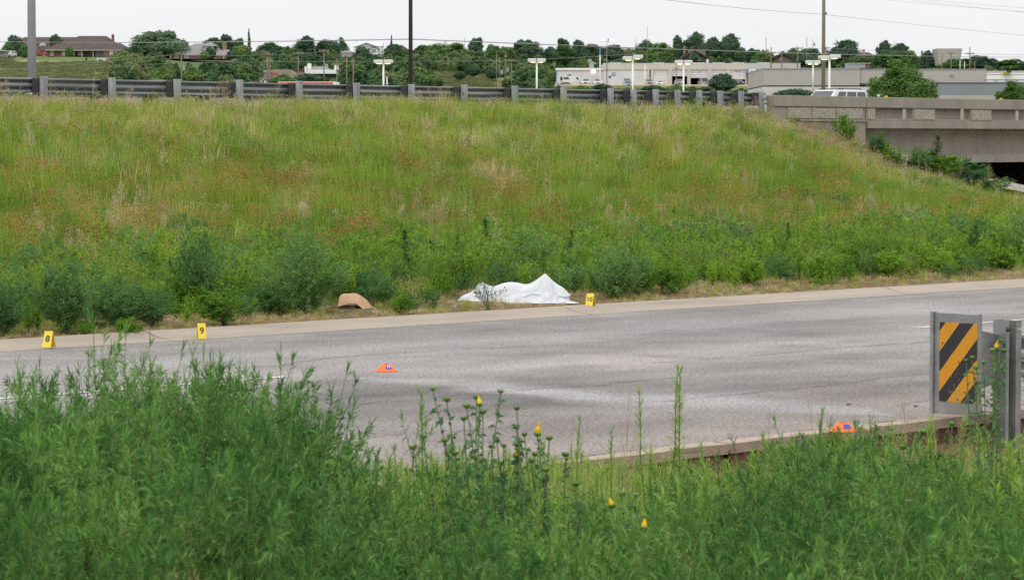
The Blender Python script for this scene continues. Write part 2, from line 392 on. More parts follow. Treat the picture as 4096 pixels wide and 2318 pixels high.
    c = np.where(gl[:, None], np.array((.11, .17, .045))[None], c)
    c4[:, :3] = c; c4[:, 3] = alpha; a_.data.foreach_set('color', c4.ravel())
    link('hillside', me, kind='structure')
ground()

# ================================================================== ROAD
def frame_k(name, label, cat=None, **kw):
    o = link(name, None, None, (K0[0], K0[1], 0), ANG_K, **kw); o['label'] = label
    if cat: o['category'] = cat
    return o
def road():
    S = np.concatenate([np.arange(-60, -14, 2.), np.arange(-14, 30, .07), np.arange(30, 120, 2.)]); D = np.concatenate([[-10.13], np.arange(-10.1, -.02, .07), [0]])
    ss, dd = np.meshgrid(S, D, indexing='ij'); nr, nc = ss.shape
    V = np.stack([ss, dd, 0*ss], -1).reshape(-1, 3)
    i = (np.arange(nr-1)[:, None]*nc + np.arange(nc-1)[None]).ravel()[:, None]
    m = bpy.data.materials.new('asphalt'); m.use_nodes = True; n = m.node_tree; L = n.links; b = n.nodes['Principled BSDF']
    b.inputs['Roughness'].default_value = .72; b.inputs['Specular IOR Level'].default_value = .35
    at_ = n.nodes.new('ShaderNodeAttribute'); at_.attribute_name = 'wear'
    t = n.nodes.new('ShaderNodeTexCoord'); z = n.nodes.new('ShaderNodeTexNoise'); z.inputs['Scale'].default_value = 34; z.inputs['Detail'].default_value = 3; z.inputs['Roughness'].default_value = .8
    L.new(t.outputs['Object'], z.inputs['Vector'])
    r = n.nodes.new('ShaderNodeValToRGB'); e = r.color_ramp.elements
    e[0].position = .36; e[0].color = (.42, .40, .40, 1); e[1].position = .66; e[1].color = (1.62, 1.56, 1.52, 1)
    mm = n.nodes.new('ShaderNodeMixRGB'); mm.blend_type = 'MULTIPLY'; mm.inputs[0].default_value = 1
    L.new(z.outputs['Fac'], r.inputs['Fac']); L.new(at_.outputs['Color'], mm.inputs[1]); L.new(r.outputs[0], mm.inputs[2]); L.new(mm.outputs[0], b.inputs['Base Color'])
    v = n.nodes.new('ShaderNodeTexVoronoi'); v.inputs['Scale'].default_value = 70; L.new(t.outputs['Object'], v.inputs['Vector'])
    bp = n.nodes.new('ShaderNodeBump'); bp.inputs['Strength'].default_value = .6; bp.inputs['Distance'].default_value = .008
    L.new(v.outputs['Distance'], bp.inputs['Height']); L.new(bp.outputs[0], b.inputs['Normal'])
    me = G().addn(V, i + np.array([[0, nc, nc+1, 1]])).mesh('road', m)
    a_ = me.color_attributes.new('wear', 'FLOAT_COLOR', 'POINT')
    s, d = V[:, 0], V[:, 1]
    base = np.array((.200, .186, .180)); pink = np.array((.215, .18, .16)); pale = np.array((.30, .297, .298)); dk_ = np.array((.105, .097, .094))
    c = np.repeat(base[None], len(V), 0)
    nb = fbm(s*.45, d*.8, 41, 5); nf = fbm(s*2.1, d*2.9, 42, 4); nl = fbm(s*.12, d*.5, 43, 3)
    k = np.clip((nb-.5)*3.6, -1, 1)[:, None]
    c = c*(1 + .36*k + .34*np.clip((nl-.5)*3, -1, 1)[:, None]); c = c*(1 + .22*np.clip((nf-.5)*3, -1, 1)[:, None])
    far = np.exp(-((d+2.3)/1.5)**2)*.6; c = c*(1-far[:, None]*.5) + pale*far[:, None]*.5*(.75+.5*nb[:, None])
    p_ = np.clip((-d-7.2)/3, 0, 1)*.75; c = c*(1-p_[:, None]) + pink*p_[:, None]*(.72+.5*nf[:, None])*1.08
    # pale dried wash that runs down the near lane and pools near the middle
    cl = np.interp(-d, [4.6, 5.2, 5.6, 6.4, 7.3, 8, 8.6, 9.3, 9.8], [.0, .1, .45, .35, .25, .5, .45, .55, .5]); wd = np.interp(-d, [4.5, 4.9, 5.4, 6.2, 7.0, 7.6, 8.3, 9.0, 9.6, 9.9], [0, .2, .34, .30, .26, .5, .52, .4, .16, 0])
    wash = np.clip(1.2 - np.abs(s - cl + (fbm(s*1.3, d*1.3, 44)-.5)*.9)/np.maximum(wd*1.5, .01), 0, 1)*(wd > .02)
    wash = sstep(.0, 1.0, wash)*(.45+.7*nf); c = c*(1-wash[:, None]) + np.array((.315, .315, .322))*wash[:, None]
    for (s0, d0, ls, ld, st) in [(-1.5, -5.6, 5, .28, .34), (5, -6.1, 5, .35, .32), (1.5, -4.8, 4, .22, .25), (9, -7.4, 5, .6, .35), (-7, -3.4, 4, .3, .25), (3, -8.6, 3, .3, .28), (14, -3.5, 7, .3, .25), (4, -3.1, 6, .2, .2), (12, -.45, 16, .3, .3), (-8, -6.6, 4, .5, .25), (-.5, -8.9, 2.6, .35, .3)]:
        g_ = np.exp(-((s-s0)/ls)**2 - ((d-d0 + (nb-.5)*.9)/ld)**2)*st; c = c*(1-g_[:, None]) + dk_*g_[:, None]
    for (s0, d0, ls, ld, st) in [(-5, -2.0, 5, .45, .45), (3.5, -2.1, 6, .4, .4), (-4, -5.2, 3.5, .4, .4), (6.5, -4.6, 5, .3, .35), (12, -2.3, 6, .3, .4), (9, -5.6, 4, .3, .3)]:
        g_ = np.exp(-((s-s0)/ls)**2 - ((d-d0 + (nf-.5)*.8)/ld)**2)*st; c = c*(1-g_[:, None]) + pale*1.08*g_[:, None]
    edge = np.clip(1-(-d)/.16, 0, 1)*.6; c = c*(1-edge[:, None]*.5)
    # long hairline cracks
    for (d0, s0, s1, ph) in [(-6.4, -10, 2, 1.), (-7.7, 0, 9, 2.2), (-5.3, 3, 14, .4), (-9.3, 1, 7, 3.1), (-3.0, -6, 4, 5.), (-8.3, -9, -2, 4.)]:
        cd = d0 + .35*(fbm(s*.5, s*0+ph, 60)-.5)*2 + .12*(fbm(s*3, s*0+ph, 61)-.5)
        g_ = np.clip(1-np.abs(d-cd)/.045, 0, 1)*((s > s0) & (s < s1))*.55; c = c*(1-g_[:, None])
    c4 = np.ones((len(V), 4), np.float32); c4[:, :3] = np.clip(c, 0, 1); a_.data.foreach_set('color', c4.ravel())
    r = link('road', me, None, (K0[0], K0[1], 0), ANG_K, kind='structure')
    M_line = mat('worn_line_paint', (.45, .44, .42), .8, .3, 7, .1, col2=(.78, .77, .74))
    for k in range(-3, 6):
        g_ = G(); x0 = -3.19 + k*11.85; xs = np.linspace(x0, x0+3.05, 18)
        j = np.random.RandomState(k+9).uniform(-.006, .006, (2, 18))
        v = [(x, -4.07-.05+j[0][i], .004) for i, x in enumerate(xs)] + [(x, -4.07+.05+j[1][i], .004) for i, x in enumerate(xs)]
        g_.add(v, [(i, i+1, i+19, i+18) for i in range(17)]); obj('lane_marking', g_, M_line, r)
    # chips and bits of rubber lying on the road
    rnd = random.Random(4)
    for (px, py) in [(118, 1372), (160, 1366), (510, 1355), (3395, 1612), (3663, 1618), (1835, 1273), (1453, 1288)]:
        p = atg(px, py, .012); a = rnd.uniform(0, 3); g_ = G(); L_ = .03 if px < 900 or px > 3300 else .018
        pr = [(L_*math.cos(t)*rnd.uniform(.7, 1.2), L_*.45*math.sin(t)*rnd.uniform(.7, 1.2)) for t in np.linspace(0, 6.28, 8)[:-1]]
        g_.prism(pr, -.008, -.003, 'z'); o = obj('debris', g_, M_black); o.location = (p.x, p.y, .012 if py > 1500 else .02); o.rotation_euler = (0, 0, a)
        near = 'on the kerb by the marker reading 8' if px < 400 else ('on the kerb between markers 8 and 9' if px < 900 else ('on the asphalt left of the striped panel' if px > 3500 else ('on the asphalt beside the pale wash' if px > 3300 else ('in the gutter below the white sheet' if px > 1600 else 'in the gutter below the cardboard'))))
        tag(o, 'small flat black scrap lying %s%s' % (near, ', the left one' if px == 118 else (', the right one' if px == 160 else '')), 'debris')
road()
def kerbs():
    k = frame_k('kerb', 'low sloping concrete kerb along the far road edge', kind='structure')
    prof = [(0, .002), (.2, .012), (.34, .03), (.46, .062), (.56, .07), (.56, -.1), (0, -.1)]
    rnd = random.Random(2); x = -58.9
    M_k = mat('kerb_concrete', (.40, .335, .27), .9, .14, 1.4, .2, bscale=50, stretch=(.5, 3, 1))
    while x < 100:
        a = .25 if abs(x) < 40 else 0; n = len(prof); g_ = G()
        xs = np.linspace(x+.012, x+6.1-.012, 9 if abs(x) < 40 else 3); V = []
        for i, xx in enumerate(xs):
            sk = a*.35*(1 if i in (0, len(xs)-1) else 0)
            V += [(xx + sk*(p[0]), p[0]+rnd.uniform(-.006, .006)*(j == 0), p[1]) for j, p in enumerate(prof)]
        f = [(i*n+j, (i+1)*n+j, (i+1)*n+(j+1) % n, i*n+(j+1) % n) for i in range(len(xs)-1) for j in range(n)]
        f += [tuple(range(n)), tuple((len(xs)-1)*n+j for j in range(n-1, -1, -1))]
        g_.add(V, f); obj('kerb_section', g_, M_k, k); x += 6.1
    # near kerb: thin concrete edge, eroded soil below it
    k2 = frame_k('near_kerb', 'thin broken concrete edge of the near side of the road', kind='structure'); q_ = kxy(0, .15); k2.location = (q_[0], q_[1], 0)
    M_e = mat('edge_concrete', (.45, .35, .28), .9, .2, 5, .4, bscale=40)
    M_s = mat('red_soil_face', (.13, .07, .045), .95, .4, 7, 1.0, bscale=25)
    rnd = random.Random(3); x = -20
    while x < 60:
        L_ = 3.0 if not (1.2 < x < 2) else 3.0
        g_ = G(); V = []; xs = np.linspace(x+.02, x+L_-.02, 14)
        for xx in xs:
            w0 = -10.44 + rnd.uniform(-.012, .012); w1 = -10.30 + rnd.uniform(-.008, .008); zt = .02 + rnd.uniform(-.003, .003)
            V += [(xx, w0, zt-.004), (xx, w1, zt), (xx, w1, -.05), (xx, w0+.01, -.05)]
        f = [(i*4+j, (i+1)*4+j, (i+1)*4+(j+1) % 4, i*4+(j+1) % 4) for i in range(13) for j in range(4)] + [(0, 1, 2, 3), (55, 54, 53, 52)]
        g_.add(V, f); obj('kerb_section', g_, M_e, k2)
        g_ = G(); V = []
        for xx in xs:
            o0 = rnd.uniform(-.02, .02); V += [(xx, -10.43+o0*.3, -.012), (xx, -10.40, -.05), (xx, -10.42+o0, -.12), (xx, -10.46+o0*2, -.30)]
        g_.add(V, [(i*4+j, i*4+j+1, (i+1)*4+j+1, (i+1)*4+j) for i in range(13) for j in range(3)]); obj('soil_face', g_, M_s, k2)
        x += L_
    # tarry grit in the joint between asphalt and kerb
    g_ = G(); xs = np.arange(-6, 14, .06); V = []
    for xx in xs:
        h = .012 + .02*max(0, rnd.random()-.2)*(1 if 1.9 < xx < 5 else .4); V += [(xx, -10.30, .004), (xx, -10.27+rnd.uniform(-.01, .01), h), (xx, -10.20+rnd.uniform(-.02, .01), .003)]
    g_.add(V, [(i*3+j, i*3+j+1, i*3+4+j, i*3+3+j) for i in range(len(xs)-1) for j in range(2)]); obj('tar_joint', g_, mat('tar_grit', (.035, .033, .032), .8, .5, 30, .8), k2)
kerbs()

# ================================================================== HIGHWAY ON THE EMBANKMENT
def frame_r(name, label=None, cat=None, s=0, d=0, z=0, **kw):
    p = rxy(s, d); o = link(name, None, None, (p[0], p[1], z), TH, **kw)
    if label: o['label'] = label
    if cat: o['category'] = cat
    return o
WB = [(.012, 0), (.0, .012), (.0, .03), (.022, .052), (.075, .066), (.083, .078), (.075, .092), (.02, .118), (.004, .14), (.004, .172), (.02, .194), (.075, .22), (.083, .234), (.075, .246), (.022, .26), (0, .282), (0, .30), (.012, .312)]
def wbeam(x0, x1, y, z, flip=1, t=.004):
    g_ = G(); p = [(y+flip*a, z+b) for a, b in WB]; q = [(y+flip*(a+t), z+b) for a, b in reversed(WB)]
    return g_.prism(p+q, x0, x1, 'x')
def guardrail():
    r = frame_r('guardrail', 'long steel beam guardrail on grey round timber posts along the top of the embankment', 'guardrail')
    ns = [n for n in range(-8, 11)] + [10.5, 11, 11.5, 12, 12.5, 13, 13.5]
    gp = G(); rnd = random.Random(7)
    gp.lathe((0, 0, 0), [(0, -.9), (.088, -.9), (.086, 0), (.085, .27), (.078, .285), (0, .287)], 14)
    mp_ = gp.mesh('post', M_wood, True)
    gb = G().box(-.075, .075, .09, .29, -.04, .32); mb = gb.mesh('blockout', M_woodd)
    gn = G().cyl((0, 0), .018, 0, .03, 6); 
    for n in ns:
        x = n*1.905; tl = rnd.uniform(-.012, .012)
        p = link('post', mp_, r, (x, 0, 2.99+rnd.uniform(-.012, .018))); p.rotation_euler = (tl, rnd.uniform(-.014, .014), rnd.uniform(0, 6))
        b = link('blockout', mb, r, (x, 0, 2.93+rnd.uniform(-.012, .012))); b.rotation_euler = (0, rnd.uniform(-.01, .01), 0); bevel(b, .012, 1)
        bo = G().tube([(0, -.10, .07), (0, -.083, .07)], .02, 6); obj('bolt', bo, M_woodd, p)
    x = -8*1.905; 
    while x < 26.3:
        x1 = min(x+3.81, 26.35); zz = rnd.uniform(-.004, .004); o = obj('rail_panel', wbeam(x-.1, x1, .292+(.004 if int(x) % 2 else 0), 2.93+zz), M_rail, r)
        x += 3.81
    r2 = frame_r('guardrail', 'second steel guardrail on the far side of the carriageway, glimpsed below the near rail', 'guardrail', d=11.0)
    g_ = G().box(-.075, .075, .10, .30, -.45, .3)
    m_ = g_.mesh('post', M_woodd); mb2 = G().box(-.09, .09, .30, .46, .0, .3).mesh('blockout', M_woodd)
    for n in range(-6, 22): link('post', m_, r2, (n*1.905, 0, 3.07)); link('blockout', mb2, r2, (n*1.905, -.4, 3.03))
    x = -12
    while x < 40: obj('rail_panel', wbeam(x, x+3.81, .10, 3.09, -1), M_rail, r2); x += 3.81
    br = frame_r('concrete_barrier', 'low pale concrete barrier running behind the guardrails', 'barrier', d=14.5)
    x = -30
    while x < 62:
        obj('barrier_section', G().prism([(-.2, 2.5), (.2, 2.5), (.1, 3.12), (-.1, 3.12)], x+.01, x+6.09, 'x'), M_conc, br); x += 6.1
    hw = frame_r('highway', kind='structure')
    obj('pavement', G().box(-120, 31, 1.4, 14.2, 2.62, 2.72), mat('highway_asphalt', (.2, .19, .18), .85, .15, 2, .3), hw)
guardrail()
def bridge():
    b = frame_r('bridge', 'beige concrete highway bridge with pierced parapet at the right end of the embankment', 'bridge')
    S0, SJ, S1 = 26.35, 30.93, 55.0
    def part(nm, g_, m=M_conc2, bv=.012, **kw):
        o = obj(nm, g_, m, b, **kw)
        if bv: bevel(o, bv, 2)
        return o
    part('parapet_beam', G().box(S0, SJ-.02, 0, .3, 2.88, 3.185)); part('parapet_beam', G().box(SJ+.02, 42.9, 0, .3, 2.88, 3.185)); part('parapet_beam', G().box(42.94, S1, 0, .3, 2.88, 3.185))
    # approach wing wall with pebbled panels
    part('wing_wall', G().box(27.6, SJ-.02, .03, .33, -.2, 2.47)); part('ledge', G().box(27.6, SJ-.02, -.01, .34, 2.473, 2.53))
    part('backing_wall', G().box(S0, SJ-.02, .05, .28, 2.532, 2.878))
    M_p = M_peb
    for (a, c) in [(27.0, 28.15), (28.2, 29.35), (29.4, 30.72)]:
        obj('pebbled_panel', G().box(a, c, .015, .05, 2.56, 2.85), M_p, b)
    # parapet posts, openings, deck edge
    part('deck_edge', G().box(SJ+.02, 42.9, -.04, .6, 2.285, 2.5)); part('deck_edge', G().box(42.94, S1, -.04, .6, 2.285, 2.5))
    s = 30.2
    while s < 54:
        a = max(s, SJ+.02); e = s+1.22
        part('parapet_post', G().box(a, e, .03, .28, 2.502, 2.878)); obj('pebbled_panel', G().box(a+.06, e-.06, .012, .03, 2.55, 2.84), M_p, b)
        part('opening_wall', G().box(e+.12, s+3.2-.28, .2, .3, 2.502, 2.878)); part('opening_sill', G().box(e+.003, s+3.197, .06, .3, 2.502, 2.56))
        s += 3.2
    part('deck_slab', G().box(SJ, S1, .6, 27, 2.3, 2.5), bv=0)
    # girders under the deck
    for k in range(10):
        y = .35 + k*2.6
        prof = [(y+.0, 1.27), (y+.0, 1.45), (y+.2, 1.6), (y+.2, 2.1), (y+.05, 2.2), (y+.05, 2.284), (y+.75, 2.284), (y+.75, 2.2), (y+.6, 2.1), (y+.6, 1.6), (y+.8, 1.45), (y+.8, 1.27)]
        part('girder', G().prism(prof, SJ+.1, S1-.5, 'x'), bv=0)
    part('abutment', G().box(29.4, SJ, .35, 27, -.5, 2.28), bv=0); part('abutment', G().box(52.5, 53.5, -.2, 27, -1, 2.28), bv=0)
    part('far_parapet', G().box(S0, S1, 26.7, 27, 2.5, 3.18), bv=0)
    # paved header slopes
    g_ = G(); V = []
    xs = np.linspace(30.5, 45.5, 16); zt = np.interp(xs, [26, 31, 33.3, 36, 38, 40, 45.5], [2.4, 1.70, 1.12, .82, .62, .30, -.6])
    for x, z in zip(xs, zt):
        for y in (-1.1, -.9, 26): V.append((x, y, z + (.0 if y > -1 else -.25)))
    g_.add(V, [(i*3+j, i*3+j+1, i*3+4+j, i*3+3+j) for i in range(15) for j in range(2)]); obj('slope_paving', g_, mat('slope_paving', (.45, .42, .37), .9, .15, 2, .2), b)
    g_ = G(); g_.add([(49, -1, -.4), (53, -1, 1.6), (53, 27, 1.6), (49, 27, -.4)], [(0, 1, 2, 3)]); obj('slope_paving', g_, M_conc2, b)
bridge()

# ================================================================== GUARDRAIL TERMINAL BY THE NEAR KERB
def terminal():
    p = at(3832, 1460, 20.7)
    t = thing('guardrail_terminal', 'steel guardrail end with a black and yellow striped panel facing the traffic', 'guardrail end', (p.x, p.y, 0), ANG_K - R(4))
    o = obj('head_plate', G().box(-.012, .0, -.185, .2, .055, .755), M_galv, t); bevel(o, .003, 1)
    g_ = G().prism([(-.03, .2), (.02, .2), (.035, .222), (-.036, .222)], .05, .76, 'z'); obj('side_lip', g_, M_galv, t)
    g_ = G().prism([(-.012, -.192), (.02, -.192), (.02, -.186), (-.012, -.186)], .055, .757, 'z'); obj('side_lip', g_, M_galv, t)
    # striped sheeting, bands cut to shape, plane x = -.014
    W0, W1, Z0, Z1 = -.178, .152, .14, .69
    yel = mat('yellow_sheeting', (.75, .33, .012), .45, .05, 20); blk = mat('black_sheeting', (.028, .026, .027), .5, .2, 40)
    def clip(poly, a, c, keep_less):
        out = []
        for i in range(len(poly)):
            P, Q = poly[i], poly[(i+1) % len(poly)]; fp, fq = a(P)-c, a(Q)-c
            if keep_less: fp, fq = -fp, -fq
            if fp >= 0: out.append(P)
            if (fp >= 0) != (fq >= 0):
                u = fp/(fp-fq); out.append((P[0]+(Q[0]-P[0])*u, P[1]+(Q[1]-P[1])*u))
        return out
    # picture-right is -y; stripes climb to the right
    sh = obj('striped_sheeting', G().box(-.0145, -.0125, W0, W1, Z0, Z1), yel, t)
    f = lambda P: (Z1 - P[1]) + (W1 - P[0])*1.16     # distance down the left edge where this stripe line starts
    H = Z1 - Z0
    for (a, c) in [(-1, .062), (.205, .345), (.485, .625), (.765, .9)]:
        poly = [(W0, Z0), (W1, Z0), (W1, Z1), (W0, Z1)]
        poly = clip(poly, f, a, False); poly = clip(poly, f, c, True)
        if len(poly) > 2: obj('black_stripe', G().add([(-.0155, y, z) for y, z in poly], [tuple(range(len(poly)))]), blk, sh)
    for (y, z) in [(-.02, .42), (.125, .545), (-.01, .16), (.12, .2)]: obj('rivet', G().tube([(-.021, y, z), (-.0155, y, z)], .005, 6), M_woodd, t)
    o = obj('throat', G().prism([(.001, -.13), (.02, .62-.0), (.02, .62)], 0, 0, 'x') if False else G().add(
        [(.005, -.1, .2), (.005, .12, .2), (.005, .12, .66), (.005, -.1, .66), (.42, -.04, .27), (.42, .08, .27), (.42, .08, .585), (.42, -.04, .585)],
        [(0, 1, 2, 3), (7, 6, 5, 4), (0, 4, 5, 1), (1, 5, 6, 2), (2, 6, 7, 3), (3, 7, 4, 0)]), M_galv, t)
    # post: folded steel channel
    pr = [(.50, -.13), (.50, -.16), (.51, -.17), (.56, -.17), (.66, -.12), (.70, -.12), (.70, -.11), (.655, -.11), (.56, -.16), (.512, -.158), (.51, -.13)]
    o = obj('post', G().box(.36, .385, -.135, -.125, -.35, .70).box(.385, .393, -.135, .0, -.35, .70).box(.393, .47, -.03, -.022, -.35, .70).box(.47, .478, -.135, .0, -.35, .692).box(.478, .53, -.135, -.127, -.35, .692), M_galv, t)
    for (x, z) in [(.494, .63), (.516, .63)]: obj('bolt_hole_disc', G().tube([(x, -.1385, z), (x, -.136, z)], .009, 10), M_line_hole, o) 
    obj('bolt', G().tube([(.373, -.16, .635), (.373, -.1355, .635)], [.012, .018], 6), M_woodd, o)
    obj('strut', G().box(.3, .43, -.11, -.10, .50, .54), M_galv, t)
    x = .3
    while x < 24: obj('rail_panel', wbeam(x, x+3.9, .02+(.004 if int(x) % 2 else 0), .27), M_galv, t); x += 3.81
    for x in np.arange(2.5, 24, 1.905): obj('post', G().box(x, x+.15, -.20, .015, -.35, .62), M_wood, t)
M_line_hole = mat('painted_daylight', (.6, .6, .6), .6)  # pale colour stands in for daylight seen through the post's bolt holes
terminal()
# ================================================================== EVIDENCE MARKERS, DISC CONES, SHEET, CARDBOARD
M_my = mat('marker_yellow', (.90, .67, .03), .45); M_ink = mat('marker_ink', (.02, .02, .02), .5)
def marker(num, px, py, z, rot, h=.15, w_=.085, label=''):
    p = atg(px, py, z); t = thing('evidence_marker', label, 'marker', (p.x, p.y, z), rot, 'numbered yellow evidence markers')
    sp = .062
    def leaf(sgn): # thin folded sheet
        th = .0025; return G().add([(-w_/2, sgn*sp, 0), (w_/2, sgn*sp, 0), (w_/2, sgn*.002, h), (-w_/2, sgn*.002, h), (-w_/2, sgn*(sp-th), 0), (w_/2, sgn*(sp-th), 0), (w_/2, 0, h-th), (-w_/2, 0, h-th)],
            [(0, 1, 2, 3), (7, 6, 5, 4), (0, 4, 5, 1), (1, 5, 6, 2), (2, 6, 7, 3), (3, 7, 4, 0)])
    obj('front_panel', leaf(-1), M_my, t); obj('back_panel', leaf(1), M_my, t)
    a = math.atan2(h, sp-.002); text(num, .088 if len(num) == 1 else .07, M_ink, t, (0, -sp*.5-.0035, h*.5+.004), (a, 0, 0), .0004, 'number', .0012)
    return t
marker('8', 196, 1387, .012, R(-14), label='yellow folded evidence marker reading 8 standing in the gutter at far left')
marker('9', 806, 1353, .004, R(14), label='yellow folded evidence marker reading 9 standing in the gutter', w_=.08)
marker('10', 2362, 1223, .057, R(-20), .145, .085, label='yellow folded evidence marker reading 10 beside the white sheet')
M_or = mat('orange_plastic', (.95, .17, .02), .45); M_bl = mat('blue_sticker', (.03, .07, .45), .5)
def disc(px, py, z, label, num):
    p = atg(px, py, z); t = thing('disc_cone', label, 'cone', (p.x, p.y, z), 0, 'flat orange disc cones')
    prof = [(.030, .060), (.036, .0605), (.042, .057), (.092, .006), (.096, .001), (.090, 0), (.038, .053), (.030, .057), (.030, .060)]
    obj('cone', G().lathe((0, 0, 0), prof, 28), M_or, t, smooth=True)
    g_ = G(); V = []; n = 6
    for i in range(n+1):
        th = R(-88) + R(44)*(i/n) + R(-4); 
        for rr, zz in ((.0495, .0525), (.0765, .0245)): V.append((rr*math.cos(th), rr*math.sin(th), zz))
    obj('sticker', g_.add(V, [(2*i, 2*i+1, 2*i+3, 2*i+2) for i in range(n)]), M_bl, t)
    if num:
        th = R(-70); text(num, .032, M_white, t, (.0650*math.cos(th), .0650*math.sin(th), .0415), (R(47), 0, th+math.pi/2), .0003, 'number', .0008)
    return t
disc(1545, 1484, .0, 'flat orange disc cone with a blue 17 sticker standing on the asphalt', '17')
disc(3372, 1724, .02, 'orange disc cone half hidden by weeds on the near road edge', '')
def drape(nx, ny, lx, ly, hb, steps=190, iters=26, seed=3):
    """a piece of cloth dropped over a height field: distance constraints, gravity, contact, friction"""
    rs = np.random.RandomState(seed); gx = np.linspace(-lx/2, lx/2, nx); gy = np.linspace(-ly/2, ly/2, ny)
    P = np.zeros((nx, ny, 3)); P[..., 0] = gx[:, None]; P[..., 1] = gy[None]; P[..., 2] = .42
    P[..., 2] += .02*(fbm(P[..., 0]*7, P[..., 1]*7, seed) - .5)
    dx, dy = gx[1]-gx[0], gy[1]-gy[0]; dd = math.hypot(dx, dy); Q = P.copy()
    def con(A, B_, L_, k=.5):
        d = B_ - A; l = np.sqrt((d*d).sum(-1))[..., None]; c = d*(k*(l-L_)/np.maximum(l, 1e-9)); A += c; B_ -= c
    for st in range(steps):
        V = (P - Q)*.93; Q = P.copy(); P = P + V; P[..., 2] -= .0016
        if 40 < st < 135:      # the hem is tucked in a little all round
            e = np.abs(gy)/(ly/2); P[..., 1] -= (np.sign(gy)*.0006*np.maximum(0, e-.5)/.5)[None]
            e = np.abs(gx)/(lx/2); P[..., 0] -= (np.sign(gx)*.0008*np.maximum(0, e-.7)/.3)[:, None]
        for it in range(iters):
            for o in (0, 1):
                n = (nx-o)//2*2+o; con(P[o:n:2], P[o+1:n+1:2] if o else P[1:n:2], dx) if False else None
                A = P[o:nx-1:2]; B_ = P[o+1:nx:2]; m = min(len(A), len(B_)); con(A[:m], B_[:m], dx)
                A = P[:, o:ny-1:2]; B_ = P[:, o+1:ny:2]; m = min(A.shape[1], B_.shape[1]); con(A[:, :m], B_[:, :m], dy)
            if it % 2 == 0:
                con(P[:-1:2, :-1:2], P[1::2, 1::2], dd, .25) if nx % 2 == 0 and ny % 2 == 0 else None
                con(P[1:-1:2, 1:-1:2], P[2::2, 2::2], dd, .25)
                con(P[1::2, :-1:2], P[:-1:2, 1::2], dd, .25)
                con(P[2::2, 1:-1:2], P[1:-1:2, 2::2], dd, .25)
            h = hb(P[..., 0], P[..., 1]); hit = P[..., 2] < h
            P[..., 2] = np.where(hit, h, P[..., 2])
        h = hb(P[..., 0], P[..., 1]); hit = P[..., 2] < h + .003; fr = np.where(h > .12, .05, .5)
        P[..., 0] = np.where(hit, Q[..., 0] + (P[..., 0]-Q[..., 0])*fr, P[..., 0]); P[..., 1] = np.where(hit, Q[..., 1] + (P[..., 1]-Q[..., 1])*fr, P[..., 1])
    return P
def sheet():
    p = atg(2044, 1203, .07); t = (p.x, p.y, .056); sc = 1/343.
    def hb(x, y):
        def el(x0, y0, rx, ry, h, q=.5): return h*np.maximum(0, 1 - ((x-x0)/rx)**2 - ((y-y0)/ry)**2)**q
        def cone(x0, y0, r, h, e=1.): return h*np.maximum(0, 1 - np.sqrt((x-x0)**2 + (y-y0)**2 + 1e-5)/r)**e
        h = el(.00, .0, .24, .13, .235); h = np.maximum(h, el(-.35, .02, .07, .07, .245, .6)); h = np.maximum(h, el(-.52, .0, .10, .06, .09)); h = np.maximum(h, cone(.40, .0, .15, .35, .55)); h = np.maximum(h, el(.55, -.02, .13, .12, .19)); h = np.maximum(h, el(.22, -.10, .09, .10, .19)); h = np.maximum(h, el(.40, -.15, .05, .12, .12)); h = np.maximum(h, el(.02, -.17, .10, .05, .09)); 
        return np.maximum(h, .004)
    P = drape(98, 60, 1.74, 1.06, hb); V = P.reshape(-1, 3); na, nb = P.shape[:2]
    i = (np.arange(na-1)[:, None]*nb + np.arange(nb-1)[None]).ravel()[:, None]
    g_ = G().addn(V, i + np.array([[0, nb, nb+1, 1]]))
    m = mat('white_cotton', (.72, .735, .77), .9, .02, 40, .04, bscale=300)
    o = obj('sheet', g_, m, None, True); o.location = t; o.rotation_euler = (0, 0, R(6))
    so = o.modifiers.new('sub', 'SUBSURF'); so.levels = 1; so.render_levels = 1
    so = o.modifiers.new('thick', 'SOLIDIFY'); so.thickness = .002; so.offset = 0
    tag(o, 'white cotton sheet draped over a low humped shape on the roadside verge', 'sheet')
    # strip of dark navy cloth showing under the hem
    g_ = G(); n = 60; V = []; rnd = random.Random(9)
    for k in range(n):
        x = -.60 + 1.22*k/(n-1); w1 = .22 + .05*float(fbm(np.array([x*6.]), np.array([2.]), 4)[0])
        V += [(x, -w1, .003), (x, -w1+.05, .006), (x, .05, .003)]
    g_.add(V, [(k*3+j, (k+1)*3+j, (k+1)*3+j+1, k*3+j+1) for k in range(n-1) for j in range(2)])
    o = obj('dark_cloth', g_, mat('navy_cloth', (.012, .014, .04), .9, .3, 30, .4), None, True); o.location = t; o.rotation_euler = (0, 0, R(5))
    tag(o, 'dark navy cloth showing under the hem of the white sheet', 'cloth')
sheet()
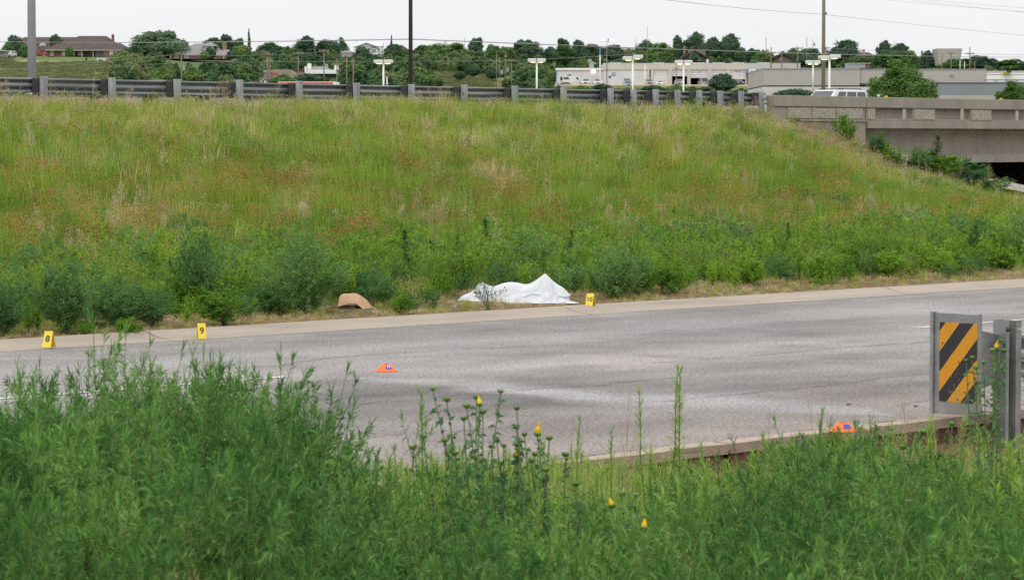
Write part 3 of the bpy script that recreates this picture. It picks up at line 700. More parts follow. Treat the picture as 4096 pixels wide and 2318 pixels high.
def cardboard():
    p = atg(1420, 1240, .06); t = thing('cardboard', 'torn curved piece of brown cardboard lying on the verge left of the sheet', 'cardboard', (p.x, p.y, .06), 0)
    s = 1/362.
    M_c = mat('cardboard_brown', (.56, .36, .21), .85, .12, 9, .15); M_ci = mat('cardboard_inside', (.16, .075, .045), .9, .2, 12)
    # upper outline (back edge) and lower outline (front edge) as seen, built with depth
    top = [(1362, 1188), (1372, 1182), (1395, 1181), (1420, 1180), (1440, 1189), (1463, 1206), (1478, 1222), (1490, 1242)]
    bot = [(1357, 1228), (1372, 1224), (1392, 1218), (1412, 1217), (1428, 1218), (1442, 1228), (1457, 1242), (1470, 1256)]
    g_ = G(); V = []; n = len(top); k = 5
    for i in range(n):
        for j in range(k):
            u = j/(k-1); x = (top[i][0]*(1-u)+bot[i][0]*u - 1420)*s; yv = 1240 - (top[i][1]*(1-u) + bot[i][1]*u)
            depth = .16*(1-u) - .05*u; z = yv*s + .0 - depth*.05; z = max(.004 + .0*u, z + .02*math.sin(u*3.1)*(1 if i < 5 else .3))
            V.append((x, depth, z))
    g_.add(V, [(i*k+j, i*k+j+1, (i+1)*k+j+1, (i+1)*k+j) for i in range(n-1) for j in range(k-1)])
    o = obj('curved_flap', g_, M_c, t, False); so = o.modifiers.new('thick', 'SOLIDIFY'); so.thickness = .006
    V = [(-.26, -.04, .0), (-.25, .0, .035), (-.17, -.02, .045), (-.08, -.01, .05), (-.02, -.02, .045), (.03, -.04, .01), (-.05, -.05, .004), (-.15, -.055, .003)]
    o = obj('torn_flap', G().add(V, [(0, 7, 6, 5, 4, 3, 2, 1)]), M_ci, t); o.modifiers.new('t', 'SOLIDIFY').thickness = .005
    V = [(-.17, .12, .0), (.0, .12, .0), (.14, .1, .0), (.1, .02, .01), (.02, .0, .05), (-.16, .01, .03)]
    t.scale = (1.08, 1.08, 1.15)
    obj('inner_wall', G().add(V, [(0, 1, 2, 3, 4, 5)]), M_ci, t)
cardboard()
def rubble():
    p = atg(3462, 1716, .03); g_ = G().prism([(-.05, -.018), (.052, -.022), (.056, .0), (.03, .02), (-.045, .022)], 0, .022, 'z'); o = bevel(obj('brick_fragment', g_, mat('pale_brick', (.5, .33, .24), .9, .2, 20, .4)), .004, 2)
    o.location = (p.x, p.y, .02); o.rotation_euler = (0, R(6), R(-25)); tag(o, 'flat pale pink brick fragment on the near road edge beside the orange cone', 'brick')
    for (px, py, z, r, lab, c) in [(3490, 1845, -.18, .03, 'grey white stone half buried in weeds below the kerb', (.5, .47, .43)), (3512, 1835, -.17, .03, 'reddish stone beside the grey one below the kerb', (.38, .2, .13)), (3455, 1850, -.2, .02, 'small brown stone among the weeds below the kerb', (.25, .14, .09)), (3030, 1202, .02, .012, 'tiny white scrap lying in the far gutter', (.75, .75, .72)), (2353, 1222, .08, .012, 'pale pebble at the foot of the marker reading 10', (.6, .58, .52)), (1762, 1243, .08, .012, 'pale pebble on the verge left of the weeds before the sheet', (.55, .52, .47))]:
        q = atg(px, py, z); g_ = G(); rr = random.Random(px)
        prof = [(0, -r*.5), (r*.8, -r*.3), (r, .1*r), (r*.7, r*.5), (0, r*.65)]
        g_.lathe((0, 0, 0), prof, 9); me = g_.mesh('stone', mat('stone_%s' % abs(hash(lab) % 9999) if 0 else 'stone_%d' % px, c, .9, .25, 30, .5), True)
        for v in me.vertices: v.co *= rr.uniform(.82, 1.15)
        o = link('stone', me, None, (q.x, q.y, z + r*.3), rr.uniform(0, 6)); o.scale = (1.3, .9, .8); tag(o, lab, 'stone')
rubble()
# ================================================================== BUILDINGS
def s2(Y): return Y / F
def hip(x0, x1, y0, y1, ze, zr, a0, a1, o=.4):
    """hip roof; ridge from a0 to a1 at mid depth"""
    g_ = G(); yc = (y0+y1)/2
    V = [(x0-o, y0-o, ze), (x1+o, y0-o, ze), (x1+o, y1+o, ze), (x0-o, y1+o, ze), (a0, yc, zr), (a1, yc, zr)]
    return g_.add(V, [(0, 1, 5, 4), (1, 2, 5), (2, 3, 4, 5), (3, 0, 4), (3, 2, 1, 0)])
def gable(x0, x1, y0, y1, ze, zr, o=.3, t=.18):
    """gable facing -y, ridge runs along y"""
    xc = (x0+x1)/2; k = (zr-ze)/(xc-x0)
    p = [(x0-o, ze-o*k), (xc, zr), (x1+o, ze-o*k), (x1+o, ze-o*k-t), (xc, zr-t), (x0-o, ze-o*k-t)]
    return G().prism([p[0], p[1], p[4], p[5]], y0-o, y1+o, 'y').prism([p[1], p[2], p[3], p[4]], y0-o, y1+o, 'y')
class B:
    """a building whose parts are given in frame pixels at distance Y"""
    def __init__(s, name, label, cat, px, pyb, Y, deep):
        s.Y = Y; s.px = px; s.k = Y/F; p = at(px, pyb, Y); s.zb = p.z; s.pyb = pyb; s.deep = deep
        s.t = thing(name, label, cat, (p.x, p.y, p.z))
    def X(s, px): return (px - s.px)*s.k
    def Z(s, py): return (s.pyb - py)*s.k
    def box(s, nm, a, b, t_, bt, m, y0=0, y1=None, parent=None, **kw):
        return obj(nm, G().box(s.X(a), s.X(b), y0, s.deep if y1 is None else y1, s.Z(bt), s.Z(t_)), m, parent or s.t, **kw)
    def window(s, a, b, t_, bt, y=0, nx=1, nz=1, frame=None, glass=None):
        fr = frame or M_white; f = s.k*1.1
        x0, x1, z0, z1 = s.X(a), s.X(b), s.Z(bt), s.Z(t_)
        g_ = G().box(x0-f, x0, y-.08, y+.03, z0, z1).box(x1, x1+f, y-.08, y+.03, z0, z1).box(x0-f, x1+f, y-.08, y+.03, z1, z1+f).box(x0-f, x1+f, y-.08, y+.03, z0-f, z0)
        for i in range(1, nx): xx = x0+(x1-x0)*i/nx; g_.box(xx-f*.3, xx+f*.3, y-.06, y+.02, z0, z1)
        for i in range(1, nz): zz = z0+(z1-z0)*i/nz; g_.box(x0, x1, y-.065, y+.015, zz-f*.3, zz+f*.3)
        w_ = obj('window', g_, fr, s.t); obj('pane', G().box(x0, x1, y-.03, y-.02, z0, z1), glass or M_glass, w_); return w_
M_glass = mat('window_glass', (.16, .18, .2), .12, spec=.8); M_pglass = mat('curtained_glass', (.42, .45, .5), .25)
M_brick = mat('brown_brick', (.22, .125, .09), .9, .18, 1.5, .2); M_tile = mat('brown_shingle', (.095, .068, .062), .9, .2, .9, .3)
M_tile2 = mat('grey_shingle', (.27, .265, .26), .9, .15, .9, .3); M_cream = mat('cream_trim', (.62, .57, .47), .7)
M_metalw = mat('pale_metal_wall', (.70, .72, .74), .6, .05, .4); M_fascia = mat('beige_fascia', (.62, .60, .55), .7, .05, .3)
M_blue = mat('blue_awning', (.14, .32, .55), .6); M_steel = mat('duct_metal', (.38, .39, .41), .5)
def houses():
    # --- brown brick ranch house
    b = B('brick_house', 'long brown brick house with hipped brown roof on the hilltop at left', 'house', 350, 229, 880, 16)
    k = b.k
    b.box('wall', 187, 262, 200, 231, M_brick); b.box('wall', 262, 290, 200, 231, M_brick, 2.2, 3.0); b.box('wall', 290, 414, 200, 231, M_brick, 3.4, 4.2)
    b.box('wall', 414, 484, 200, 231, M_brick, 0, 15); b.box('wall', 484, 507, 204, 226, mat('light_brick', (.36, .26, .18), .9, .15, 2), 1.5, 15)
    obj('roof', hip(b.X(186), b.X(486), 0, 16, b.Z(201), b.Z(141), b.X(302), b.X(412), .3), M_tile, b.t)
    obj('roof', hip(b.X(440), b.X(520), 1.2, 14, b.Z(204), b.Z(170), b.X(455), b.X(470), .3), M_tile, b.t)
    obj('roof', hip(b.X(184), b.X(265), -1.2, 6, b.Z(201.4), b.Z(174), b.X(220), b.X(235), .2), M_tile, b.t)
    b.box('fascia', 184, 264, 200, 203, M_cream, -1.42, -1.3); b.box('fascia', 264, 487, 200.5, 203, M_cream, -.35, -.25); b.box('fascia', 487, 522, 203, 206, M_cream, 1.0, 1.1)
    c = b.box('chimney', 437, 446, 138, 165, M_brick, 5, 6.4); b.box('chimney_cap', 439, 444, 134, 138, M_conc, 5.3, 6, parent=c)
    for a in (203, 249): b.window(a, a+10, 206, 222, -.02, 1, 2, glass=M_pglass)
    b.window(440, 450, 206, 221, -.02, 1, 2, glass=M_pglass); b.window(459, 464, 208, 219, -.02)
    b.window(308, 324, 206, 220, 3.38, 2, 1, glass=M_pglass); b.window(378, 412, 206, 226, 3.38, 3, 1, glass=M_pglass)
    for a in (351, 361): obj('door', G().box(b.X(a), b.X(a+7), 3.3, 3.38, b.Z(229), b.Z(208)), M_glass, b.t)
    for a in (326, 371): b.box('porch_post', a, a+2.6, 203, 229, M_cream, .1, .35)
    # --- house with dormers behind
    b = B('dormer_house', 'long brown roofed house with white dormers behind the brick house', 'house', 150, 232, 960, 14)
    b.box('wall', 10, 186, 200, 236, M_brick); obj('roof', hip(b.X(0), b.X(330), 0, 16, b.Z(203), b.Z(146), b.X(82), b.X(300), .3), M_tile, b.t)
    for (a, c_) in ((152, 180), (100, 118), (234, 248)):
        y0 = 2.4; d_ = b.box('dormer', a, c_, 173, 184, M_cream, y0, 7); xm = (a+c_)/2
        obj('dormer_roof', gable(b.X(a), b.X(c_), y0, 7, b.Z(173), b.Z(161), .25, .15), M_tile, d_)
        obj('dormer_gable', G().prism([(b.X(a), b.Z(173)), (b.X(c_), b.Z(173)), (b.X(xm), b.Z(163))], y0-.02, y0+.4, 'y'), M_cream, d_)
        if a == 152: b.window(157, 176, 169, 181, y0-.05, 3, 2, glass=M_pglass)
    # --- pale sloping shed roof at the left edge
    b = B('shed', 'low grey shed with pale roof at the left edge of the frame', 'shed', 5, 226, 840, 6)
    b.box('wall', -40, 18, 206, 228, mat('shed_grey', (.3, .3, .32), .8)); obj('roof', G().prism([(b.X(-44), b.Z(199)), (b.X(24), b.Z(202)), (b.X(24), b.Z(205)), (b.X(-44), b.Z(203))], -1, 7, 'y'), M_metalw, b.t)
    # --- grey hipped house
    b = B('grey_roof_house', 'wide grey hipped roof house behind shrubs with a square dormer', 'house', 790, 234, 900, 16)
    b.box('wall', 680, 905, 221, 236, M_brick)
    obj('roof', hip(b.X(662), b.X(900), 0, 18, b.Z(222), b.Z(171), b.X(770), b.X(838), .3), M_tile2, b.t)
    obj('roof', hip(b.X(855), b.X(940), 1, 14, b.Z(219), b.Z(196), b.X(890), b.X(905), .3), M_tile2, b.t)
    d_ = b.box('dormer', 812, 850, 184, 202, M_cream, 2.2, 8); obj('dormer_roof', hip(b.X(806), b.X(862), 1.9, 9, b.Z(184), b.Z(168), b.X(825), b.X(842), .2), M_tile2, d_)
    b.window(822, 844, 186, 199, 2.16, 3, 1, glass=M_pglass)
    b.box('chimney', 879, 894, 167, 200, mat('tan_brick', (.33, .2, .14), .9, .2, 2), 8, 10)
    for a in (700, 740, 850): b.window(a, a+12, 224, 232, -.02)
    for a in (683, 808, 895): b.box('porch_post', a, a+2.5, 222, 236, M_cream, -1.2, -1)
    # --- white two storey house
    b = B('white_house', 'white two storey house with arched window and pale roof on the ridge', 'house', 1470, 224, 930, 12)
    b.box('wall', 1414, 1526, 184, 226, M_white, 0, 12); obj('roof', G().prism([(0-.3, b.Z(186)), (6, b.Z(166)), (12.3, b.Z(186))], b.X(1412), b.X(1529), 'x'), M_metalw, b.t)
    obj('gable_wall', G().prism([(b.X(1425), b.Z(186)), (b.X(1508), b.Z(186)), (b.X(1467), b.Z(174))], -.06, 3, 'y'), M_white, b.t)
    obj('gable_roof', gable(b.X(1425), b.X(1508), -.5, 5, b.Z(186), b.Z(171), .2, .2), M_tile2, b.t)
    obj('porch_roof', gable(b.X(1478), b.X(1516), -1.8, .5, b.Z(194), b.Z(187), .15, .25), M_tile2, b.t)
    b.box('bay', 1480, 1512, 194, 222, M_white, -1.7, -.1)
    b.window(1486, 1506, 197, 211, -1.74, 2, 2, glass=M_glass); b.window(1441, 1450, 193, 201, -.04)
    c = b.box('chimney', 1414, 1426, 163, 190, M_white, 3, 4.4); b.box('chimney_pot', 1424, 1427, 160, 163, M_conc, 3.2, 3.8, parent=c)
    b.box('balcony_rail', 1460, 1545, 219, 224, M_woodd, -2.4, -2.3)
    # --- tan gabled house right of it
    b = B('tan_gable_house', 'tan gabled house with dark roof beside the slim cypress', 'house', 1604, 222, 930, 10)
    b.box('wall', 1576, 1636, 200, 224, mat('tan_wall', (.42, .34, .24), .9), 0, 10); obj('gable_wall', G().prism([(b.X(1576), b.Z(200)), (b.X(1636), b.Z(200)), (b.X(1606), b.Z(184))], -.02, 3, 'y'), mat('tan_wall', (0, 0, 0)), b.t)
    obj('roof', gable(b.X(1574), b.X(1638), 0, 10, b.Z(201), b.Z(180), .5, .3), M_tile, b.t); b.window(1616, 1626, 203, 213, -.04)
    b = B('red_wall_house', 'low house with dull red wall right of the black pole', 'house', 1668, 228, 900, 8)
    b.box('wall', 1650, 1686, 206, 232, mat('dull_red', (.3, .13, .1), .9)); b.box('roof', 1648, 1688, 203, 207, M_tile, -.4, 8)
    # --- little ones between trees
    b = B('grey_cottage', 'small grey cottage left of the white two storey house', 'house', 1388, 226, 900, 7)
    b.box('wall', 1364, 1412, 210, 228, mat('grey_wall', (.4, .4, .4), .9)); obj('roof', hip(b.X(1362), b.X(1414), 0, 7, b.Z(211), b.Z(202), b.X(1375), b.X(1400), .3), M_tile2, b.t); b.window(1375, 1383, 213, 220, -.03); b.window(1394, 1402, 213, 220, -.03)
    b = B('pale_cottage', 'small pale roof showing between trees above the brown sheds', 'house', 1152, 240, 860, 6)
    b.box('wall', 1140, 1166, 232, 245, M_metalw); obj('roof', hip(b.X(1138), b.X(1168), 0, 6, b.Z(232), b.Z(225), b.X(1146), b.X(1160), .3), M_metalw, b.t)
    # --- white modern house
    b = B('white_modern_house', 'low white house with tall white chimney and black ground floor', 'house', 1285, 305, 640, 10)
    b.box('upper_wall', 1220, 1338, 279, 295, M_white, 0, 10); b.box('lower_wall', 1236, 1345, 295, 308, M_black, .8, 9); 
    b.box('left_pier', 1219, 1226, 266, 293, M_white, -.3, 5); b.box('chimney', 1228, 1243, 254, 280, M_white, 1, 3)
    obj('roof', hip(b.X(1226), b.X(1318), .5, 10, b.Z(279), b.Z(264), b.X(1250), b.X(1300), 0), M_tile2, b.t)
    b.box('tower', 1332, 1346, 258, 279, M_white, 5, 8); obj('slope_wall', G().prism([(b.X(1338), b.Z(279)), (b.X(1344), b.Z(295)), (b.X(1338), b.Z(295))], 0, 9, 'y'), M_white, b.t)
    b.window(1296, 1304, 256, 264, 4.9)
    # --- tan sheds
    b = B('tan_shed', 'long tan shed with rounded end behind the utility poles', 'shed', 1110, 315, 620, 9)
    g_ = G().prism([(b.X(1092), b.Z(316)), (b.X(1172), b.Z(316)), (b.X(1174), b.Z(296)), (b.X(1168), b.Z(284)), (b.X(1156), b.Z(278)), (b.X(1092), b.Z(278))], 0, 9, 'y'); obj('wall', g_, mat('shed_tan', (.36, .3, .25), .9, .1, .5), b.t)
    b.box('lean_to', 1054, 1091, 290, 318, mat('lean_to_grey', (.3, .27, .25), .9), 1, 6); b.box('lean_to_roof', 1052, 1092, 280, 290, mat('lean_to_roof', (.42, .37, .33), .8), .8, 6.4)
    b = B('brick_wall_house', 'low orange brick wall between tan shed and white house', 'house', 1200, 308, 640, 8)
    b.box('wall', 1179, 1218, 284, 310, mat('orange_brick', (.4, .25, .16), .9, .1, 1)); b.box('roof', 1177, 1219, 276, 284, M_tile, -.3, 8.3)
    # --- dealership: low building
    b = B('low_workshop', 'low pale metal workshop with blue corner and roof duct', 'building', 2322, 343, 770, 12)
    b.box('wall', 2228, 2415, 281, 345, M_metalw); b.box('corner_trim', 2225, 2228, 281, 345, M_blue, -.02, 1.5); b.box('roof_edge', 2224, 2415, 273, 280.5, M_white, -.4, 12.2)
    b.window(2268, 2286, 298, 312, -.02, glass=mat('boarded_window', (.25, .2, .17), .8)); obj('door', G().box(b.X(2307), b.X(2317), -.05, 0, b.Z(343), b.Z(316)), mat('grey_door', (.35, .37, .4), .6), b.t)
    d_ = b.box('roof_duct', 2358, 2375, 247, 274, M_steel, 1, 3); b.box('duct_hood', 2354, 2367, 237, 247, M_steel, .8, 3, parent=d_); b.box('duct_arm', 2375, 2384, 250, 256, M_steel, 1.4, 2.4, parent=d_)
    obj('wall_lamp', G().tube([(b.X(2374), -.35, b.Z(286)), (b.X(2374), -.15, b.Z(286))], [.28, .34], 12), mat('lit_lamp', (1, 1, .95), emit=(1, .97, .86, 9)), b.t)
    # --- dealership: workshop with doors
    b = B('service_building', 'long pale service building with garage doors and blue office canopy', 'building', 2740, 343, 760, 20)
    b.box('fascia', 2416, 3200, 256, 279, M_fascia, -.3, 20); b.box('cap', 2415, 3201, 253.5, 256, M_metalw, -.36, 20)
    b.box('wall', 2418, 2590, 279, 345, M_metalw, 0, 19); b.box('corner_post', 2426.5, 2428.5, 256, 344, M_woodd, -.42, -.32)
    for a in (2440, 2614, 2777, 2855, 2932, 3036): b.box('skylight', a, a+46, 250, 253.4, M_metalw, 3, 6)
    b.box('roof_vent', 2830, 2838, 236, 253, M_metalw, 4, 5)
    piers = [(2590, 2598), (2603, 2612), (2673, 2688), (2749, 2762), (2832, 2846), (2906, 2920), (2980, 2985)]
    for (a, c_) in piers: b.box('pier', a, c_, 279.2, 345, mat('cream_pier', (.62, .6, .54), .7), -.25, 1)
    b.box('back_wall', 2598, 2985, 279.5, 345, M_dark, 9, 9.3); b.box('floor', 2598, 2985, 343.6, 345, M_conc, 0.1, 9)  # shade of the open bays put into the back wall's near-black colour
    M_door = mat('door_white', (.78, .79, .8), .5); M_dash = mat('door_slot', (.3, .3, .32), .6); M_red = mat('faded_red_letters', (.55, .12, .12), .7)
    for (a, c_, bt, txt) in [(2612, 2673, 343, ''), (2688, 2749, 305, ''), (2762, 2832, 312, 'a'), (2846, 2906, 343, 'b'), (2920, 2980, 317, 'c')]:
        d_ = G(); n = max(2, int(round((bt-282)/8.)))
        door = obj('garage_door', G().box(b.X(a), b.X(c_), .12, .2, b.Z(bt), b.Z(279.6)), M_door, b.t)
        z = 282 + 8
        while z < bt-3: obj('door_joint', G().box(b.X(a+.3), b.X(c_-.3), .10, .125, b.Z(z+.35), b.Z(z)), M_dash, door); z += 8
        for row in ((289.5, 291), (298, 299.3)):
            for i in range(4):
                x = a + (c_-a)*(.1+.25*i); 
                if not (txt == 'a' and row[0] < 293 and i in (1, 2)): obj('door_window', G().box(b.X(x), b.X(x+7), .08, .125, b.Z(row[1]), b.Z(row[0])), M_dash, door)
        if txt:
            w0, w1, y0, y1 = {'a': (.38, .62, 287, 291.5), 'b': (.5, .66, 293, 297.5), 'c': (.25, .75, 284.5, 287.5)}[txt]
            x = a + (c_-a)*w0; 
            while x < a + (c_-a)*w1 - 1.5: obj('door_lettering', G().box(b.X(x), b.X(x+1.7), .10, .118, b.Z(y1), b.Z(y0)).box(b.X(x+1.7), b.X(x+2.2), .10, .118, b.Z(y1), b.Z(y1-1)), M_red, door); x += 2.8
    for (a, t_, bt, c_, m_) in [(2446, 290.5, 294, 2463, M_blue), (2446, 298.5, 303.5, 2463, mat('deep_blue', (.08, .16, .45), .6)), (2436, 304, 313, 2444, M_black)]: 
        b.box('wall_sign', a, c_, t_, bt, m_, -.06, 0)
    # office corner
    b.box('office_wall', 2985, 3056, 293, 345, mat('office_grey', (.4, .4, .4), .8), 1.2, 8); b.box('canopy', 2981, 3056, 277, 293, M_blue, -1.6, 1)
    o = b.box('canopy_sign', 2993, 3020, 277.8, 291, M_white, -1.68, -1.6); obj('sign_mark', G().prism([(b.X(2995), b.Z(286)), (b.X(3005), b.Z(281.5)), (b.X(3015), b.Z(282)), (b.X(3006), b.Z(284)), (b.X(3000), b.Z(287.5))], -1.72, -1.68, 'y'), M_red, o)
    obj('sign_mark', G().prism([(b.X(3003), b.Z(286)), (b.X(3014), b.Z(285)), (b.X(3013), b.Z(286.4)), (b.X(3004), b.Z(287.2))], -1.72, -1.68, 'y'), mat('sign_blue_grey', (.3, .35, .5), .6), o)
    b.window(3017, 3052, 294, 335, 1.15, 1, 3, M_metalw, M_glass); b.window(2988, 2998, 312, 332, 1.15, 1, 1, M_metalw, M_glass); obj('door', G().box(b.X(3002), b.X(3012), 1.1, 1.2, b.Z(341), b.Z(312)), M_glass, b.t)
    b.box('step', 2978, 3058, 341.5, 350, mat('pink_paving', (.45, .3, .24), .9), -3.5, 1)
    # --- big grey building behind the bridge
    b = B('panel_building', 'large windowless beige panel building with a dark stripe behind the bridge', 'building', 3400, 440, 450, 30)
    M_pan = mat('beige_panel', (.50, .47, .44), .85, .04, .25); M_str = mat('dark_stripe', (.09, .09, .1), .8); M_pan2 = mat('light_panel', (.66, .65, .63), .85, .03, .3)
    b.box('upper_wall', 3055, 3438, 277.5, 342, M_pan, 0, 30); b.box('upper_wall', 3438.3, 3946, 279, 334, M_pan, .6, 30)
    b.box('stripe', 3057, 3438, 342, 347.5, M_str, .1, 30); b.box('stripe', 3438.3, 3720, 335, 341.5, M_str, .7, 30); b.box('stripe', 3720, 4420, 330.5, 333.5, M_str, -.2, 30)
    b.box('lower_wall', 3054, 3720, 347.7, 470, M_pan2, .04, 30); b.box('roof_cap', 3054, 3438, 273.5, 277.5, M_steel, -.1, 30); b.box('roof_cap', 3438.3, 3947, 276, 279, M_steel, .5, 30)
    b.box('wing', 3720, 4420, 333.8, 381, mat('blue_grey_panel', (.27, .3, .33), .8, .05, .3), -.1, 20); b.box('wing_base', 3720, 4420, 381.2, 470, M_pan, -.12, 20)
    b.box('roof_unit', 3408, 3478, 251, 269, mat('roof_unit_green', (.36, .40, .37), .7), 6, 10); b.box('unit_side', 3478, 3499, 251, 269, M_brick, 6.1, 10); b.box('unit_rim', 3406, 3500, 249, 251.2, M_cream, 5.8, 10)
    b.box('rear_roof', 3560, 3990, 269.5, 282, M_steel, 14, 30); b.box('rear_wall', 3945, 4420, 283, 294, M_steel, 2, 30)
    for i, (t_, bt) in enumerate([(293, 299), (301, 318), (320, 330)]):
        b.box('white_roof_panel', 3946, 4420, t_, bt, M_white if i != 2 else M_metalw, .3+i*.02, 2)
    for a in (3980, 4024, 4066): b.box('roof_strut', a, a+5, 319.7, 330.3, M_steel, .2, .5)
    b.box('yellow_roof_fan', 4010, 4040, 287, 293, mat('safety_yellow', (.8, .5, .05), .6), -.5, 2); b.box('black_roof_fan', 4022, 4041, 283, 289, M_black, -.7, -.5)
    obj('round_vent', G().tube([(b.X(3807), -.1+.3, b.Z(300)), (b.X(3807), .62, b.Z(300))], [.16, .22], 12), M_steel, b.t)
    # --- house with hip roof among trees right
    b = B('brown_gable_house', 'brown roofed house with tan chimney among the trees above the service building', 'house', 2778, 240, 900, 12)
    b.box('wall', 2732, 2824, 222, 245, mat('brown_wall', (.28, .2, .15), .9), 0, 12); obj('roof', G().prism([(-.5, b.Z(226)), (6, b.Z(199)), (12.5, b.Z(226))], b.X(2755), b.X(2824), 'x'), M_tile, b.t); obj('gable_roof', gable(b.X(2728), b.X(2828), -2, 5, b.Z(228), b.Z(202), .3, .35), M_tile, b.t)
    obj('gable_wall', G().prism([(b.X(2732), b.Z(228)), (b.X(2824), b.Z(228)), (b.X(2778), b.Z(205))], -.02, 3, 'y'), mat('brown_wall', (0, 0, 0)), b.t); b.box('chimney', 2736, 2745, 184, 215, mat('tan_brick', (0, 0, 0)), 3, 5); b.window(2784, 2800, 232, 240, -.04)
    b = B('grey_ridge_roof', 'grey roof just showing over the trees left of the tall trees', 'house', 2512, 215, 1060, 12)
    b.box('wall', 2488, 2536, 200, 222, M_pan); obj('roof', hip(b.X(2484), b.X(2540), 0, 12, b.Z(200), b.Z(190), b.X(2492), b.X(2534), .2), M_tile2, b.t)
    b = B('dark_gable_house', 'dark gabled house among poles above the panel building', 'house', 3128, 258, 880, 10)
    b.box('wall', 3098, 3165, 226, 262, mat('olive_wall', (.2, .18, .13), .9), 0, 10); obj('gable_wall', G().prism([(b.X(3098), b.Z(227)), (b.X(3165), b.Z(227)), (b.X(3131), b.Z(214))], -.02, 3, 'y'), mat('olive_wall', (0, 0, 0)), b.t)
    obj('roof', gable(b.X(3092), b.X(3170), -.5, 10, b.Z(228), b.Z(212), .4, .4), M_tile, b.t); b.window(3120, 3128, 232, 240, -.04)
    b = B('chimney_house', 'low house with pinkish chimney right of the big ridge tree', 'house', 3460, 250, 880, 10)
    b.box('wall', 3430, 3500, 225, 256, mat('olive_wall', (0, 0, 0)), 0, 9); obj('roof', hip(b.X(3425), b.X(3505), 0, 9, b.Z(226), b.Z(208), b.X(3445), b.X(3480), .3), M_tile, b.t); b.box('chimney', 3453, 3463, 197, 222, mat('pink_chimney', (.45, .33, .3), .9), 2, 3.5)
    b = B('tapered_building', 'tan flat topped building with outward leaning side walls on the ridge', 'building', 3800, 258, 850, 10)
    g_ = G().prism([(b.X(3755), b.Z(262)), (b.X(3838), b.Z(262)), (b.X(3849), b.Z(194.5)), (b.X(3748), b.Z(194.5))], 0, 10, 'y'); obj('wall', g_, mat('tan_stucco', (.5, .46, .4), .9, .05, .4), b.t)
    b.window(3811, 3822, 225, 236, -.04, 2, 1)
houses()

